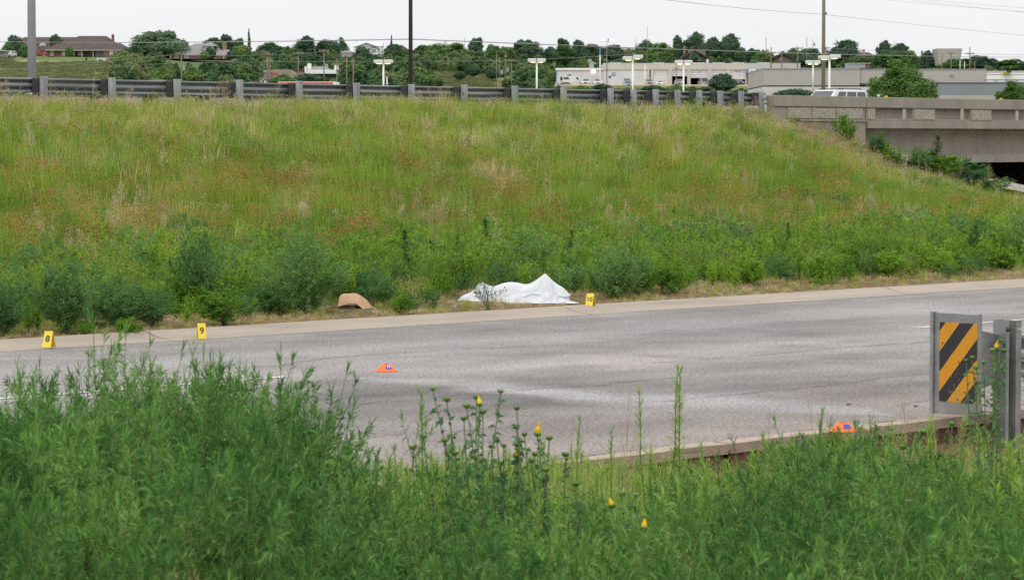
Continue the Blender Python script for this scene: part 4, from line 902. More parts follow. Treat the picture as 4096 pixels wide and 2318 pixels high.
# ================================================================== VEHICLES
TYRE = mat('tyre_rubber', (.02, .02, .02), .8); RIM = mat('wheel_rim', (.5, .5, .52), .35, metal=.7); CGL = mat('tinted_glass', (.035, .045, .055), .08, spec=.9); HL = mat('headlamp', (.8, .8, .78), .15)
def paint(n, c): return mat(n, c, .3, spec=.6)
def vehicle(kind, m, name, label, cat, loc, rz, group=None):
    """x forward; body, cabin, windows, wheels, lamps as parts"""
    L_, W_, H_ = {'suv': (5.2, 2.0, 1.9), 'pickup': (5.6, 2.0, 1.85), 'car': (4.6, 1.8, 1.45), 'van': (5.9, 2.0, 2.6)}[kind]
    t = thing(name, label, cat, loc, rz, group); h = W_/2
    if kind == 'suv': lo = [(-2.6, .45), (2.5, .4), (2.6, .6), (2.55, .95), (1.35, 1.12), (-2.55, 1.12), (-2.62, .7)]; cab = (-2.5, 1.25, -2.3, .45, 1.1, 1.82)
    elif kind == 'pickup': lo = [(-2.8, .55), (2.7, .5), (2.8, .7), (2.75, 1.05), (1.4, 1.15), (-2.8, 1.15)]; cab = (-.9, 1.35, -.75, .55, 1.14, 1.82)
    elif kind == 'car': lo = [(-2.3, .3), (2.2, .28), (2.3, .5), (2.25, .72), (1.1, .9), (-1.7, .95), (-2.3, .85)]; cab = (-1.8, 1.1, -1.1, .2, .88, 1.42)
    else: lo = [(-2.95, .4), (2.9, .4), (2.95, .7), (2.85, 1.0), (2.0, 1.3), (-2.95, 1.3)]; cab = (-2.95, 2.05, -2.9, 1.1, 1.28, 2.58)
    o = obj('body', G().prism(lo, -h, h, 'y'), m, t); bevel(o, .09, 3)
    x0, x1, tx0, tx1, z0, z1 = cab; i = .16 if kind != 'van' else .07; a = h-.04; c = h-i-.04
    V = [(x0, -a, z0), (x1, -a, z0), (x1, a, z0), (x0, a, z0), (tx0, -c, z1), (tx1, -c, z1), (tx1, c, z1), (tx0, c, z1)]
    o = obj('cabin', G().add(V, [(0, 1, 5, 4), (1, 2, 6, 5), (2, 3, 7, 6), (3, 0, 4, 7), (4, 5, 6, 7), (3, 2, 1, 0)]), m, t); bevel(o, .07, 3)
    def lerp(A, B_, u): return tuple(A[k]+(B_[k]-A[k])*u for k in range(3))
    def quad(A, B_, C, D_, u0, u1, v0, v1, off):
        P = []
        for u, v in ((u0, v0), (u1, v0), (u1, v1), (u0, v1)): P.append(lerp(lerp(A, B_, u), lerp(D_, C, u), v))
        P = [(p[0]+off[0], p[1]+off[1], p[2]+off[2]) for p in P]
        return G().add(P + [(p[0]-off[0]*1.5, p[1]-off[1]*1.5, p[2]-off[2]*1.5) for p in P], [(0, 1, 2, 3), (7, 6, 5, 4), (0, 4, 5, 1), (1, 5, 6, 2), (2, 6, 7, 3), (3, 7, 4, 0)])
    obj('windscreen', quad(V[1], V[2], V[6], V[5], .07, .93, .08, .9, (.012, 0, .006)), CGL, t)
    obj('rear_window', quad(V[0], V[3], V[7], V[4], .12, .88, .2, .88, (-.012, 0, .004)), CGL, t)
    spans = {'suv': [(.06, .30), (.335, .60), (.64, .86)], 'pickup': [(.08, .46), (.52, .86)], 'car': [(.12, .47), (.51, .86)], 'van': [(.80, .94), (.05, .36)]}[kind]
    v0, v1 = (.12, .84) if kind != 'van' else (.35, .82)
    for (u0, u1) in spans:
        obj('side_window', quad(V[0], V[1], V[5], V[4], u0, u1, v0, v1, (0, -.014, .003)), CGL, t)
        obj('side_window', quad(V[3], V[2], V[6], V[7], u0, u1, v0, v1, (0, .014, .003)), CGL, t)
    r = .39 if kind != 'car' else .32
    for x in (L_*.31, -L_*.31):
        for sg in (-1, 1):
            w_ = obj('wheel', G().tube([(x, sg*(h-.24), r), (x, sg*(h+.01), r)], r, 20), TYRE, t); obj('rim', G().tube([(x, sg*(h-.02), r), (x, sg*(h+.022), r)], r*.6, 12), RIM, w_)
    fz = lo[3][1]-.22
    for sg in (-1, 1):
        obj('headlight', G().box(L_/2-.05, L_/2+.035, sg*(h-.42)-.17, sg*(h-.42)+.17, fz, fz+.16), HL, t)
        obj('door_mirror', G().box(x1-.35, x1-.15, sg*(h+.02)-.02, sg*(h+.2), z0+.05, z0+.22), m, t)
    obj('grille', G().box(L_/2-.05, L_/2+.03, -.45, .45, fz-.12, fz+.14), M_black, t)
    if kind == 'suv':
        for sg in (-1, 1): obj('roof_rail', G().tube([(-2.0, sg*.7, 1.83), (-1.9, sg*.7, 1.9), (.1, sg*.7, 1.9), (.3, sg*.7, 1.83)], .025, 6), M_black, t)
    if kind == 'pickup': obj('bed_liner', G().box(-2.68, -.95, -h+.12, h-.12, 1.151, 1.156), M_black, t)
    return t
def vehicles():
    wp = paint('white_car_paint', (.78, .79, .8)); sp2 = paint('silver_car_paint', (.42, .43, .45)); dp = paint('dark_car_paint', (.06, .065, .08)); rp = paint('red_car_paint', (.35, .03, .03))
    p = at(3322, 356, 178); s = vehicle('suv', wp, 'parked_suv', 'white SUV with roof rails driving behind the bridge parapet', 'car', (p.x, p.y, p.z-1.88), TH+math.pi-R(6))
    def car(kind, m, nm, lab, px, pyb, Y, rz, cat='car'):
        q = at(px, pyb, Y); return vehicle(kind, m, nm, lab, cat, (q.x, q.y, q.z), R(rz), 'vehicles on the dealership lot')
    car('van', wp, 'parked_van', 'white high roof van parked before the low workshop', 2290, 347, 745, 20, 'van')
    car('suv', wp, 'parked_car', 'white car with dark windscreen right of the white van', 2345, 344, 742, -95)
    car('suv', wp, 'parked_car', 'white SUV second to the right of the van by the pole', 2389, 344, 738, -85)
    car('pickup', sp2, 'parked_pickup', 'silver pickup facing the camera left of the middle lamp pole', 2511, 356, 690, -88, 'pickup')
    car('suv', sp2, 'parked_car', 'silver car tucked behind the silver pickup', 2508, 343, 735, -92)
    car('pickup', sp2, 'parked_pickup', 'silver pickup parked outside the first bay with a dark windscreen', 2596, 346, 742, -90, 'pickup')
    car('car', wp, 'parked_car', 'white car parked before the closed first garage door', 2642, 345, 744, -100)
    car('pickup', dp, 'parked_pickup', 'dark pickup parked half inside the rightmost bay', 2952, 346, 735, -80, 'pickup')
    car('van', sp2, 'parked_van', 'silver van inside the open middle bay', 2812, 352, 757, 95, 'van')
    car('car', dp, 'parked_car', 'grey car in front of the red container', 2167, 352, 700, -70)
    car('car', dp, 'parked_car', 'dark car nose in before the white van', 2252, 352, 715, -150)
    car('pickup', sp2, 'parked_pickup', 'dim pickup inside the second open bay', 2715, 346, 752, -90, 'pickup')
    q = at(150, 227, 855); vehicle('pickup', rp, 'parked_pickup', 'red pickup parked by the brick house', 'pickup', (q.x, q.y, q.z), R(190))
    q = at(38, 230, 850); vehicle('suv', wp, 'parked_car', 'white vehicle parked at the left end of the hilltop', 'car', (q.x, q.y, q.z), R(-110))
    # trailer
    q = at(1235, 352, 470); t = thing('truck_trailer', 'long red and white truck trailer behind the guardrail', 'trailer', (q.x, q.y, q.z)); k = 470/F
    X = lambda a: (a-1235)*k; Z = lambda a: (352-a)*k
    o = obj('box_body', G().box(X(1113), X(1345), 0, 2.5, Z(340)-1.2, Z(327)), M_white, t); obj('red_panel', G().box(X(1116), X(1332), -.02, -.004, Z(348), Z(329.5)), mat('trailer_red', (.6, .09, .08), .5), t)
    obj('nose_box', G().box(X(1345.2), X(1355), .3, 2.2, Z(345), Z(329)), M_white, t)
    for a in (1130, 1142, 1318): obj('wheel', G().tube([(X(a), .1, Z(340)-1.5), (X(a), .5, Z(340)-1.5)], .5, 14), TYRE, t)
    # red shipping container with wavy roof shelter
    q = at(2105, 354, 720); t = thing('shipping_container', 'dark red shipping container left of the low workshop', 'container', (q.x, q.y, q.z)); k = 720/F
    g_ = G(); x = -84*k
    M_cr = mat('container_red', (.24, .045, .045), .7, .15, .6)
    obj('shell', G().box(-84*k, 83*k, .05, 2.5, 0, 35*k), M_cr, t); n = 40; w_ = 167*k/n
    for i in range(n): obj('rib', G().box(x+i*w_, x+i*w_+w_*.5, 0, .05, .1, 35*k-.1), M_cr, t)
    obj('door_mark', G().box(-72*k, -67*k, -.02, -.004, 20*k, 25*k), M_white, t)
    q = at(2083, 332, 735); t = thing('carport', 'pale sagging carport roof behind the red container', 'carport', (q.x, q.y, q.z)); k = 735/F
    xs = np.linspace(-62, 62, 9); zs = [28, 24, 21, 19, 20, 23, 26, 28, 24]
    g_ = G(); V = []
    for x, z in zip(xs, zs): V += [(x*k, 0, z*k), (x*k, 4, z*k), (x*k, 4, (z-3)*k), (x*k, 0, (z-3)*k)]
    g_.add(V, [(i*4+j, (i+1)*4+j, (i+1)*4+(j+1) % 4, i*4+(j+1) % 4) for i in range(8) for j in range(4)]); obj('roof', g_, M_metalw, t)
    for x in (-58, 0, 58): obj('post', G().box(x*k-.08, x*k+.08, 1, 1.2, -1, 20*k), M_woodd, t)
    def block(nm, lab, cat, px, pyb, Y, w_, h, m, d=1.5):
        q = at(px, pyb, Y); k = Y/F; o = bevel(obj(nm, G().box(-w_*k/2, w_*k/2, 0, d, 0, h*k), m), .05, 2); o.location = q; tag(o, lab, cat); return o
    block('skip', 'yellow metal skip right of the red container', 'skip', 2202, 344, 740, 18, 15, mat('skip_yellow', (.8, .42, .03), .6))
    block('propane_tank', 'small white tank on the grass slope below the brick house', 'tank', 410, 262, 800, 10, 8, M_white)
    q = at(2486, 372, 470); o = obj('marker_lamp', G().lathe((0, 0, 0), [(.0, -.5), (.16, -.5), (.16, 0), (.14, .1), (.06, .18), (0, .2)], 12), mat('amber_lens', (.9, .5, .02), .4)); o.location = q; tag(o, 'small amber lamp just above the guardrail', 'lamp')
    # trailer with boat-like tub on the lawn
    q = at(404, 246, 825); t = thing('utility_trailer', 'white tub trailer on the lawn below the brick house', 'trailer', (q.x, q.y, q.z)); k = 825/F
    obj('tub', G().prism([(-17*k, 2*k), (15*k, 2*k), (25*k, 13*k), (-17*k, 15*k)], 0, 1.6, 'y'), M_metalw, t); obj('drawbar', G().box(-60*k, 55*k, .7, .9, 1*k, 3*k), M_woodd, t)
    for x in (-6, 2): obj('wheel', G().tube([(x*k, -.1, .2), (x*k, .12, .2)], .35, 12), TYRE, t)
    obj('jack', G().box(-64*k, -56*k, .5, 1, -2*k, 14*k), M_black, t)
    q = at(1103, 304, 612); t = thing('farm_implement', 'red wheeled farm implement before the tan shed', 'machine', (q.x, q.y, q.z)); k = 612/F; mr = mat('implement_red', (.55, .07, .05), .6)
    for (x, r_) in ((-7, 6), (8, 5)): obj('wheel', G().tube([(x*k, 0, r_*k), (x*k, .3, r_*k)], r_*k, 14), mr, t)
    obj('frame', G().prism([(-9*k, 8*k), (2*k, 14*k), (12*k, 7*k), (2*k, 9*k)], .1, .9, 'y'), mr, t)
    rnd = random.Random(12); g_ = G()
    for i in range(60):
        x, y, z = rnd.uniform(-2.2, 2.2), rnd.uniform(0, 2), 0; z = max(0, 1.2*(1-abs(x)/2.3)*rnd.random()); s_ = rnd.uniform(.1, .35); g_.box(x-s_, x+s_*rnd.uniform(.3, 1), y-s_, y+s_, z-.2, z+s_*.7, rnd.choice([0, 1, 1, 2]))
    o = obj('rubble_heap', g_, [M_white, M_brick, mat('rubble_grey', (.35, .3, .26), .9)], kind='stuff'); q = at(1042, 335, 560); o.location = q; tag(o, 'heap of broken rubble at the foot of the dirt cutting', 'rubble')
vehicles()

# ================================================================== POLES, LAMPS, WIRES
M_pole = mat('utility_pole_wood', (.27, .2, .14), .9, .2, .6, .2); M_grpole = mat('grey_steel_pole', (.50, .53, .55), .55, .08, 1.2)
def poles():
    # two big poles that leave the frame
    p = at(129, 400, 76); t = thing('light_pole', 'thick galvanised pole rising out of frame at far left', 'pole', (p.x, p.y, 2.6))
    obj('shaft', G().tube([(0, 0, 0), (0, 0, 12)], [.112, .075], 16), M_grpole, t, True)
    obj('base_plate', G().box(-.2, .2, -.2, .2, -.1, .02), M_grpole, t)
    o = obj('number_plate', G().box(-.052, .052, -.125, -.118, .50, .72), M_black, t); obj('plate_face', G().box(-.045, .045, -.128, -.1252, .51, .71), M_white, o)
    obj('plate_digits', G().box(-.032, -.018, -.130, -.1282, .64, .69).box(-.008, .008, -.130, -.1282, .64, .69).box(.018, .032, -.130, -.1282, .64, .69), M_black, o)
    p = at(1643, 400, 110); t = thing('light_pole', 'slim black pole rising out of frame left of centre', 'pole', (p.x, p.y, 2.4))
    obj('shaft', G().tube([(0, 0, 0), (0, 0, 12)], [.082, .055], 12), mat('black_pole', (.035, .032, .032), .5), t, True); obj('base_plate', G().box(-.15, .15, -.15, .15, -.1, .02), M_black, t)
    p = at(3293, 400, 330); t = thing('utility_pole', 'tall bare wooden pole standing behind the white SUV', 'pole', (p.x, p.y, 1.5))
    obj('shaft', G().tube([(0, 0, 0), (0, 0, 26)], [.24, .15], 10), mat('tall_pole_wood', (.26, .22, .17), .9, .2, .5, .2), t, True); obj('insulator', G().tube([(.25, 0, at(3300, 60, 330).z-1.5), (.25, 0, at(3300, 60, 330).z-1.2)], .12, 8), M_conc, t)
    # utility poles with crossarms
    for (px, top, bot, Y, w_, arm, aw, lab) in [
        (726, 212, 330, 560, 5.5, 214, 44, 'utility pole with crossarm and transformer below the grey roofed house'),
        (1071, 208, 332, 560, 5.5, 219, 44, 'utility pole with wide crossarm, left one of the close pair'),
        (1080, 230, 332, 540, 5.5, 248, 28, 'shorter utility pole, right one of the close pair'),
        (1194, 208, 330, 560, 5, 216, 40, 'utility pole with crossarm before the orange brick wall'),
        (1296, 198, 335, 560, 5, 205, 38, 'utility pole with crossarm before the white modern house'),
        (1348, 234, 335, 560, 4.5, 260, 30, 'utility pole with low crossarm right of the white modern house'),
        (1387, 230, 336, 560, 5, 0, 0, 'bare utility pole, left of two before the green thicket'),
        (1413, 235, 336, 560, 5, 249, 12, 'bare utility pole, right of two before the green thicket'),
        (1109, 167, 210, 900, 2, 0, 0, 'thin pole on the ridge above the tan shed'),
        (1228, 138, 180, 950, 1.6, 0, 0, 'very thin mast above the dark ridge trees'),
        (1260, 172, 226, 850, 3, 0, 0, 'brown pole between the two dark ridge trees'),
        (1859, 152, 210, 950, 1.8, 0, 0, 'thin mast above the middle thicket'),
        (1986, 215, 345, 620, 3, 0, 0, 'brown pole left of the cluster before the thicket'),
        (1998, 232, 345, 600, 3, 0, 0, 'shorter brown pole with grey box in the cluster'),
        (2022, 210, 345, 620, 3.4, 228, 14, 'brown pole with grey fittings right in the cluster'),
        (2046, 240, 345, 600, 3, 243, 26, 'brown pole with crossarm above the red container'),
        (2589, 105, 256, 820, 1.6, 0, 0, 'very tall thin mast behind the service building'),
        (2543, 155, 200, 950, 1.6, 0, 0, 'thin mast left of the tall mast'),
        (2705, 257, 342, 700, 3.6, 274, 22, 'dark pole standing before the open second bay'),
        (3064, 150, 254, 850, 2.6, 0, 0, 'thin tall pole with a box above the office'),
        (3084, 190, 275, 640, 5, 213, 36, 'utility pole with crossarm above the left end of the panel building'),
        (3127, 211, 273, 640, 4.5, 0, 0, 'bare pole before the dark gabled house'),
        (3190, 187, 271, 640, 5, 194, 42, 'utility pole with wide crossarm left of the tall bare pole'),
        (3227, 149, 270, 850, 2.4, 0, 0, 'thin pole just left of the tall bare pole'),
        (3251, 156, 205, 880, 2, 0, 0, 'thin mast with a small drum beside the tall bare pole'),
        (3304, 188, 222, 700, 4, 193, 30, 'short crossarm pole right behind the tall bare pole'),
        (3577, 165, 190, 950, 1.6, 0, 0, 'tiny mast on the twin topped ridge tree'),
        (3768, 216, 276, 620, 4, 0, 0, 'brown pole before the tapered building'),
        (3804, 211, 276, 620, 4.5, 214, 32, 'utility pole with crossarm before the tapered building'),
        (3879, 190, 279, 620, 5, 216, 34, 'utility pole with crossarm right of the tapered building'),
        (3899, 245, 281, 620, 3, 0, 0, 'short brown pole right of the crossarm pole at right')]:
        k = Y/F; q = at(px, bot, Y); h = (bot-top)*k; t = thing('utility_pole', lab, 'pole', (q.x, q.y, q.z), 0, 'utility poles behind the highway')
        obj('shaft', G().tube([(0, 0, -3), (0, 0, h)], [w_*k/2*1.15, w_*k/2*.85], 8), M_pole, t, True)
        if arm:
            z = (bot-arm)*k; obj('crossarm', G().box(-aw*k/2, aw*k/2, -.2, -.05, z-.09, z+.09), M_pole, t)
            for x in (-.46, -.2, .2, .46): obj('insulator', G().cyl((x*aw*k, -.12), .07, z+.09, z+.28, 6), M_conc, t)
        if px in (726, 1998, 2022, 3064, 3251): obj('transformer', G().cyl((.45, 0), .27, h*.42, h*.42+.9, 10), M_steel, t)
    # twin head lot lamps
    ml = mat('lit_lens', (1, .95, .8), emit=(1, .9, .62, 1.6))
    for (px, yt, yb, w_, Y, lab, tilt) in [(1534, 240, 350, 77, 330, 'white twin head lamp pole left of the black pole', 0), (2147, 235, 352, 71, 350, 'white twin head lamp pole before the red container', 0),
        (2531, 224, 372, 80, 320, 'white twin head lamp pole, tallest one before the service building', 6), (2734, 242, 372, 70, 360, 'white twin head lamp pole before the second and third bays', 0),
        (3252, 242, 285, 59, 420, 'white twin head lamp just left of the tall bare pole', 0), (3317, 222, 400, 88, 300, 'white twin head lamp pole right behind the tall bare pole', 4)]:
        k = Y/F; q = at(px, yb, Y); h = (yb-yt)*k; t = thing('lot_lamp', lab, 'lamp', (q.x, q.y, q.z), 0, 'white twin head lamps on the lot')
        obj('shaft', G().tube([(0, 0, -3), (0, 0, h-12*k)], [.11, .10], 12), M_white, t, True)
        for sg in (-1, 1):
            dz = -tilt*k*.5*sg*-1; x0, x1 = (1.5*k, w_*k/2) if sg > 0 else (-w_*k/2, -1.5*k)
            hd = obj('lamp_head', G().box(x0, x1, -.45, .45, h-14*k+dz, h+dz), M_lamp, t); bevel(hd, .06, 2)
            xc = (x0+x1)/2 - sg*w_*k*.04; g_ = G().lathe((xc, 0, h-14*k+dz), [(w_*k*.17, 0), (w_*k*.15, -1.5*k), (w_*k*.08, -3*k), (0, -3.4*k)], 14); obj('lens', g_, ml, hd, smooth=True)
        obj('bracket', G().box(-1.5*k, 1.5*k, -.12, .12, h-12*k, h-7*k), M_lamp, t)
    q = at(2400, 340, 700); k = 700/F; t = thing('banner_pole', 'tall white pole with blue banner box at its top beside the workshop', 'pole', (q.x, q.y, q.z)); obj('shaft', G().tube([(0, 0, -1), (0, 0, 121*k)], 2.3*k, 10), M_white, t, True); obj('blue_box', G().box(-3.4*k, 3.4*k, -.2, .2, 121*k, 152*k), mat('banner_blue', (.1, .18, .42), .6), t)
    q = at(2580, 345, 700); t = thing('banner_pole', 'slim white pole left of the garage piers', 'pole', (q.x, q.y, q.z)); obj('shaft', G().tube([(0, 0, -1), (0, 0, 85*k)], 1.6*k, 8), M_white, t, True); obj('cap', G().cyl((0, 0), 2.4*k, 85*k, 87*k, 8), M_white, t)
    q = at(1548, 345, 520); k = 520/F; t = thing('banner_pole', 'short white post right of the left twin head lamp', 'pole', (q.x, q.y, q.z)); obj('shaft', G().tube([(0, 0, -1), (0, 0, 38*k)], 1.8*k, 8), M_white, t, True); obj('bracket', G().box(-2.5*k, 3*k, -.1, .1, 8*k, 24*k), M_white, t)
    for (px, t0, lab) in [(3840, 243, 'white post with a pale cap before the tapered building'), (3858, 247, 'plain white post right of the capped one')]:
        q = at(px, 282, 600); k = 600/F; t = thing('banner_pole', lab, 'pole', (q.x, q.y, q.z)); obj('shaft', G().tube([(0, 0, -1), (0, 0, (282-t0)*k)], 1.3*k, 8), M_white, t, True); obj('cap', G().cyl((0, 0), 2.4*k if px == 3840 else 1.5*k, (282-t0)*k, (285-t0)*k, 8), M_conc, t)
    q = at(3563, 282, 560); k = 560/F; t = thing('street_lamp', 'small curved arm street lamp above the panel building', 'lamp', (q.x, q.y, q.z)); obj('shaft', G().tube([(0, 0, -1), (0, 0, 36*k), (-4*k, 0, 38*k), (-12*k, 0, 37*k)], .06, 6), M_steel, t); obj('lamp_head', G().lathe((-13*k, 0, 35*k), [(0, -1.5*k), (2*k, 0), (2*k, 2*k), (0, 3*k)], 10), M_white, t)
    # floodlights on a thin mast above the ridge
    q = at(2427, 250, 840); k = 840/F; t = thing('floodlight_mast', 'thin mast with two glaring floodlights above the trees', 'lamp', (q.x, q.y, q.z)); obj('shaft', G().tube([(0, 0, -2), (0, 0, 84*k)], .09, 6), M_steel, t); obj('crossbar', G().box(-26*k, 24*k, -.08, .08, 82*k, 83.5*k), M_steel, t)
    for x in (-14, 20): obj('floodlight', G().box((x-5)*k, (x+5)*k, -.4, .1, 86*k, 93*k), mat('flood_lens', (1, 1, 1), emit=(1, 1, 1, 6)), t)
    obj('camera_box', G().box(3*k, 8*k, -.3, .3, 85*k, 94*k), M_steel, t)
    # triangular sign behind the parapet
    q = at(3514, 389, 150); k = 150/F; t = thing('yield_sign', 'white triangular sign seen from behind, point down, above the parapet', 'sign', (q.x, q.y, q.z)); obj('plate', G().prism([(-8*k, 10*k), (8*k, 10*k), (0, 0)], 0, .02, 'y'), M_white, t); obj('post', G().tube([(0, .04, -1.6), (0, .04, 6*k)], .03, 8), M_steel, t)
    for (px, lab) in [(3555, 'small amber marker on the parapet top right of the triangular sign'), (4012, 'small amber marker on the parapet top at far right')]:
        s = (62.7*12001/(12178-px) - 62.7)/.7638; p_ = rxy(s, .15); o = obj('reflector', G().prism([(-.05, 0), (.05, 0), (.03, .05), (-.03, .05)], -.03, .03, 'y'), mat('amber_lens', (0, 0, 0))); o.location = (p_[0], p_[1], 3.187); tag(o, lab, 'reflector')
    # wires
    M_w = mat('wire', (.3, .3, .3), .6)
    def wire(pts, r, lab, sg=.0012):
        P = []
        for a, b_ in zip(pts[:-1], pts[1:]):
            A = at(*a[:3]); B_ = at(*b_[:3]); n = 14; sag = (A-B_).length*sg
            P += [A.lerp(B_, i/n) - Vector((0, 0, 4*sag*(i/n)*(1-i/n))) for i in range(n)]
        P.append(at(*pts[-1])); o = obj('power_line', G().tube(P, r, 4), M_w); tag(o, lab, 'wire', 'overhead wires')
    wire([(-300, 160, 240), (1643, 157, 110)], .018, 'wire running from the left edge to the black pole')
    wire([(1643, 157, 110), (4300, 228, 300)], .018, 'wire running from the black pole across to the right edge')
    wire([(2500, -20, 200), (3297, 58, 330), (4300, 160, 420)], .018, 'faint single wire passing the top of the tall bare pole')
    wire([(3480, -6, 260), (4300, 62, 200)], .008, 'lowest of the three wires at top right')
    wire([(3560, -10, 260), (4300, 68, 200)], .008, 'middle one of the three wires at top right')
    wire([(3640, -8, 260), (4300, 46, 200)], .008, 'highest of the three wires at top right')
    wire([(726, 214, 560), (1071, 219, 560), (1194, 216, 560), (1296, 205, 560)], .03, 'wire strung along the crossarm poles in the middle left', .02)
    wire([(330, 275, 600), (726, 250, 560), (1080, 248, 540), (1348, 245, 560), (2046, 243, 600), (2543, 215, 700)], .03, 'lower wire along the middle poles towards the service building')
    wire([(-200, 285, 500), (120, 272, 500), (726, 216, 560)], .03, 'wire from the left edge to the transformer pole')
    wire([(3084, 213, 640), (3190, 194, 640), (3304, 193, 700), (3804, 214, 620), (3879, 216, 620), (4300, 222, 620)], .03, 'wire strung along the crossarm poles at right')
poles()
# ================================================================== TREES
LM_dark = leafmat('hazed_dark_leaf', [(0.0594, 0.118, 0.072), (0.0924, 0.164, 0.0928), (0.139, 0.218, 0.12)], .4, .02)  # far leaf colours, scrub too, lifted and blued to stand in for haze
LM_mid = leafmat('hazed_mid_leaf', [(0.0792, 0.166, 0.056), (0.132, 0.237, 0.072), (0.211, 0.32, 0.096)], .4, .02)
LM_scrub = leafmat('hazed_scrub_leaf', [(0.0594, 0.128, 0.0512), (0.112, 0.198, 0.072), (0.224, 0.282, 0.12)], .4, .02, .6)
BARK = mat('bark', (.09, .075, .06), .95, .2, 4, .3)
def crown(seed, lobes, n, leaf, gaps=.25, shape_rag=True):
    """unit crown: width 1 (x,y in -.5..+.5), height 0..1; leaves scattered through uneven lobes"""
    rs = np.random.RandomState(seed); g_ = G(); P = []; Nn = []
    lobes = list(lobes)
    for _ in range(12 if shape_rag else 0):
        q = lobes[rs.randint(len(lobes))]; a = rs.uniform(0, 6.28); e = rs.uniform(-.4, 1.3); r_ = rs.uniform(.05, .11)
        lobes.append((q[0]+math.cos(a)*math.cos(e)*q[3], q[1]+math.sin(a)*math.cos(e)*q[3], q[2]+math.sin(e)*q[4], r_, r_*rs.uniform(.8, 1.3)))
    for (cx, cy, cz, rx, rz) in lobes:
        k = int(n*max(.02, rx*rz)*6)
        d = rs.normal(size=(k, 3)); d /= np.linalg.norm(d, axis=1)[:, None]
        r = rs.uniform(.35, 1.0, k)**.45
        lump = 1 + .28*(np.sin(d[:, 0]*7+seed)+np.sin(d[:, 1]*6+cx*9)+np.sin(d[:, 2]*8+seed*2))/2
        p = d*r[:, None]*lump[:, None]*np.array([rx, rx, rz]) + np.array([cx, cy, cz])
        keep = rs.rand(k) > gaps*(.5+.5*np.sin(p[:, 0]*21+seed)*np.sin(p[:, 2]*19+1.3*seed)*np.sin(p[:, 1]*17))
        P.append(p[keep]); Nn.append(d[keep])
    P = np.concatenate(P); Nn = np.concatenate(Nn); n = len(P)
    T = rs.normal(size=(n, 3)); Dv = T - (T*Nn).sum(1)[:, None]*Nn*.6; Dv /= np.linalg.norm(Dv, axis=1)[:, None]
    S = np.cross(Dv, Nn + .4*rs.normal(size=(n, 3))); S /= np.linalg.norm(S, axis=1)[:, None]
    g_.leaves(P, Dv, S, leaf*rs.uniform(.6, 1.4, n), leaf*.8*rs.uniform(.6, 1.3, n))
    return g_
SH = {
 'round': [(0, 0, .3, .36, .28), (0, 0, .62, .34, .30), (-.22, .05, .5, .24, .24), (.24, -.05, .52, .24, .25), (.02, -.1, .38, .36, .22), (-.1, 0, .8, .2, .17), (.14, .05, .82, .17, .15)],
 'wide': [(.1, 0, .3, .42, .26), (-.25, 0, .3, .25, .25), (-.26, 0, .55, .24, .3), (.05, 0, .66, .26, .32), (.3, .05, .5, .2, .26), (0, -.1, .4, .42, .25), (-.1, .1, .8, .15, .15), (.2, 0, .85, .12, .12)],
 'tall': [(0, 0, .2, .34, .22), (0, 0, .78, .3, .2), (-.12, 0, .55, .34, .22), (.14, .05, .5, .32, .22), (0, 0, .3, .38, .22), (.1, 0, .9, .2, .1), (-.2, 0, .35, .25, .18)],
 'twin': [(0, 0, .22, .4, .24), (-.24, 0, .66, .2, .3), (.22, 0, .7, .2, .28), (0, 0, .42, .4, .25), (-.2, 0, .85, .13, .13), (.24, 0, .88, .12, .12), (.02, .1, .55, .2, .2)],
 'loose': [(.1, 0, .2, .4, .2), (-.3, 0, .55, .16, .18), (.0, .1, .78, .17, .16), (.28, 0, .6, .18, .2), (.05, -.1, .4, .28, .2), (-.12, 0, .3, .2, .2), (.36, 0, .38, .12, .14)],
 'spire': [(0, 0, .2, .36, .2), (0, 0, .4, .32, .22), (0, 0, .6, .24, .2), (0, 0, .78, .16, .16), (0, 0, .92, .07, .1)],
 'mound': [(-.28, 0, .3, .22, .34), (.02, 0, .42, .28, .46), (.3, 0, .28, .2, .34), (-.1, -.15, .3, .3, .35), (.15, .15, .35, .3, .38)]}
TR = {}
def tree_meshes():
    for i, (k, lobes) in enumerate(SH.items()):
        for vv, lm in enumerate((LM_dark, LM_mid)):
            n = {'loose': 3800, 'spire': 3200}.get(k, 4200)
            TR[(k, vv)] = crown(i*7+vv+1, lobes, n, .058 if k != 'spire' else .08, .75 if k == 'loose' else .5).mesh('crown', lm)
    g_ = G().tube([(0, 0, -.15), (.01, 0, .2), (0, .01, .6)], [.035, .028, .012], 6)
    for i in range(6):
        a = i*1.05; g_.tube([(0, 0, .18+.05*i), (.12*math.cos(a), .12*math.sin(a), .36+.05*i), (.26*math.cos(a), .26*math.sin(a), .5+.06*i)], [.016, .011, .004], 4)
    TR['trunk'] = g_.mesh('trunk', BARK)
tree_meshes()
def tree(shape, v, px, top, bot, wpx, Y, lab, grp=None, rz=None, nm='tree'):
    k = Y/F; q = at(px, bot, Y); rnd = random.Random(px*3+top)
    z = zg(q.x, q.y); zt = at(px, top, Y).z; zb = min(q.z, zt-1)
    cat = 'shrub' if nm == 'shrub' else 'tree'
    t = thing(nm, lab, cat, (q.x, q.y, zb), rnd.uniform(0, 6.28) if rz is None else rz, grp); h = zt - zb
    c = link('crown', TR[(shape, v)], t); c.scale = (wpx*k*1.25, wpx*k*1.25, h/.98)
    tr = link('trunk', TR['trunk'], t); tr.scale = (max(1.2, wpx*k*.8),)*2 + (h,)
    return t
G1 = 'trees on the ridge'; G2 = 'bushes on the slope'
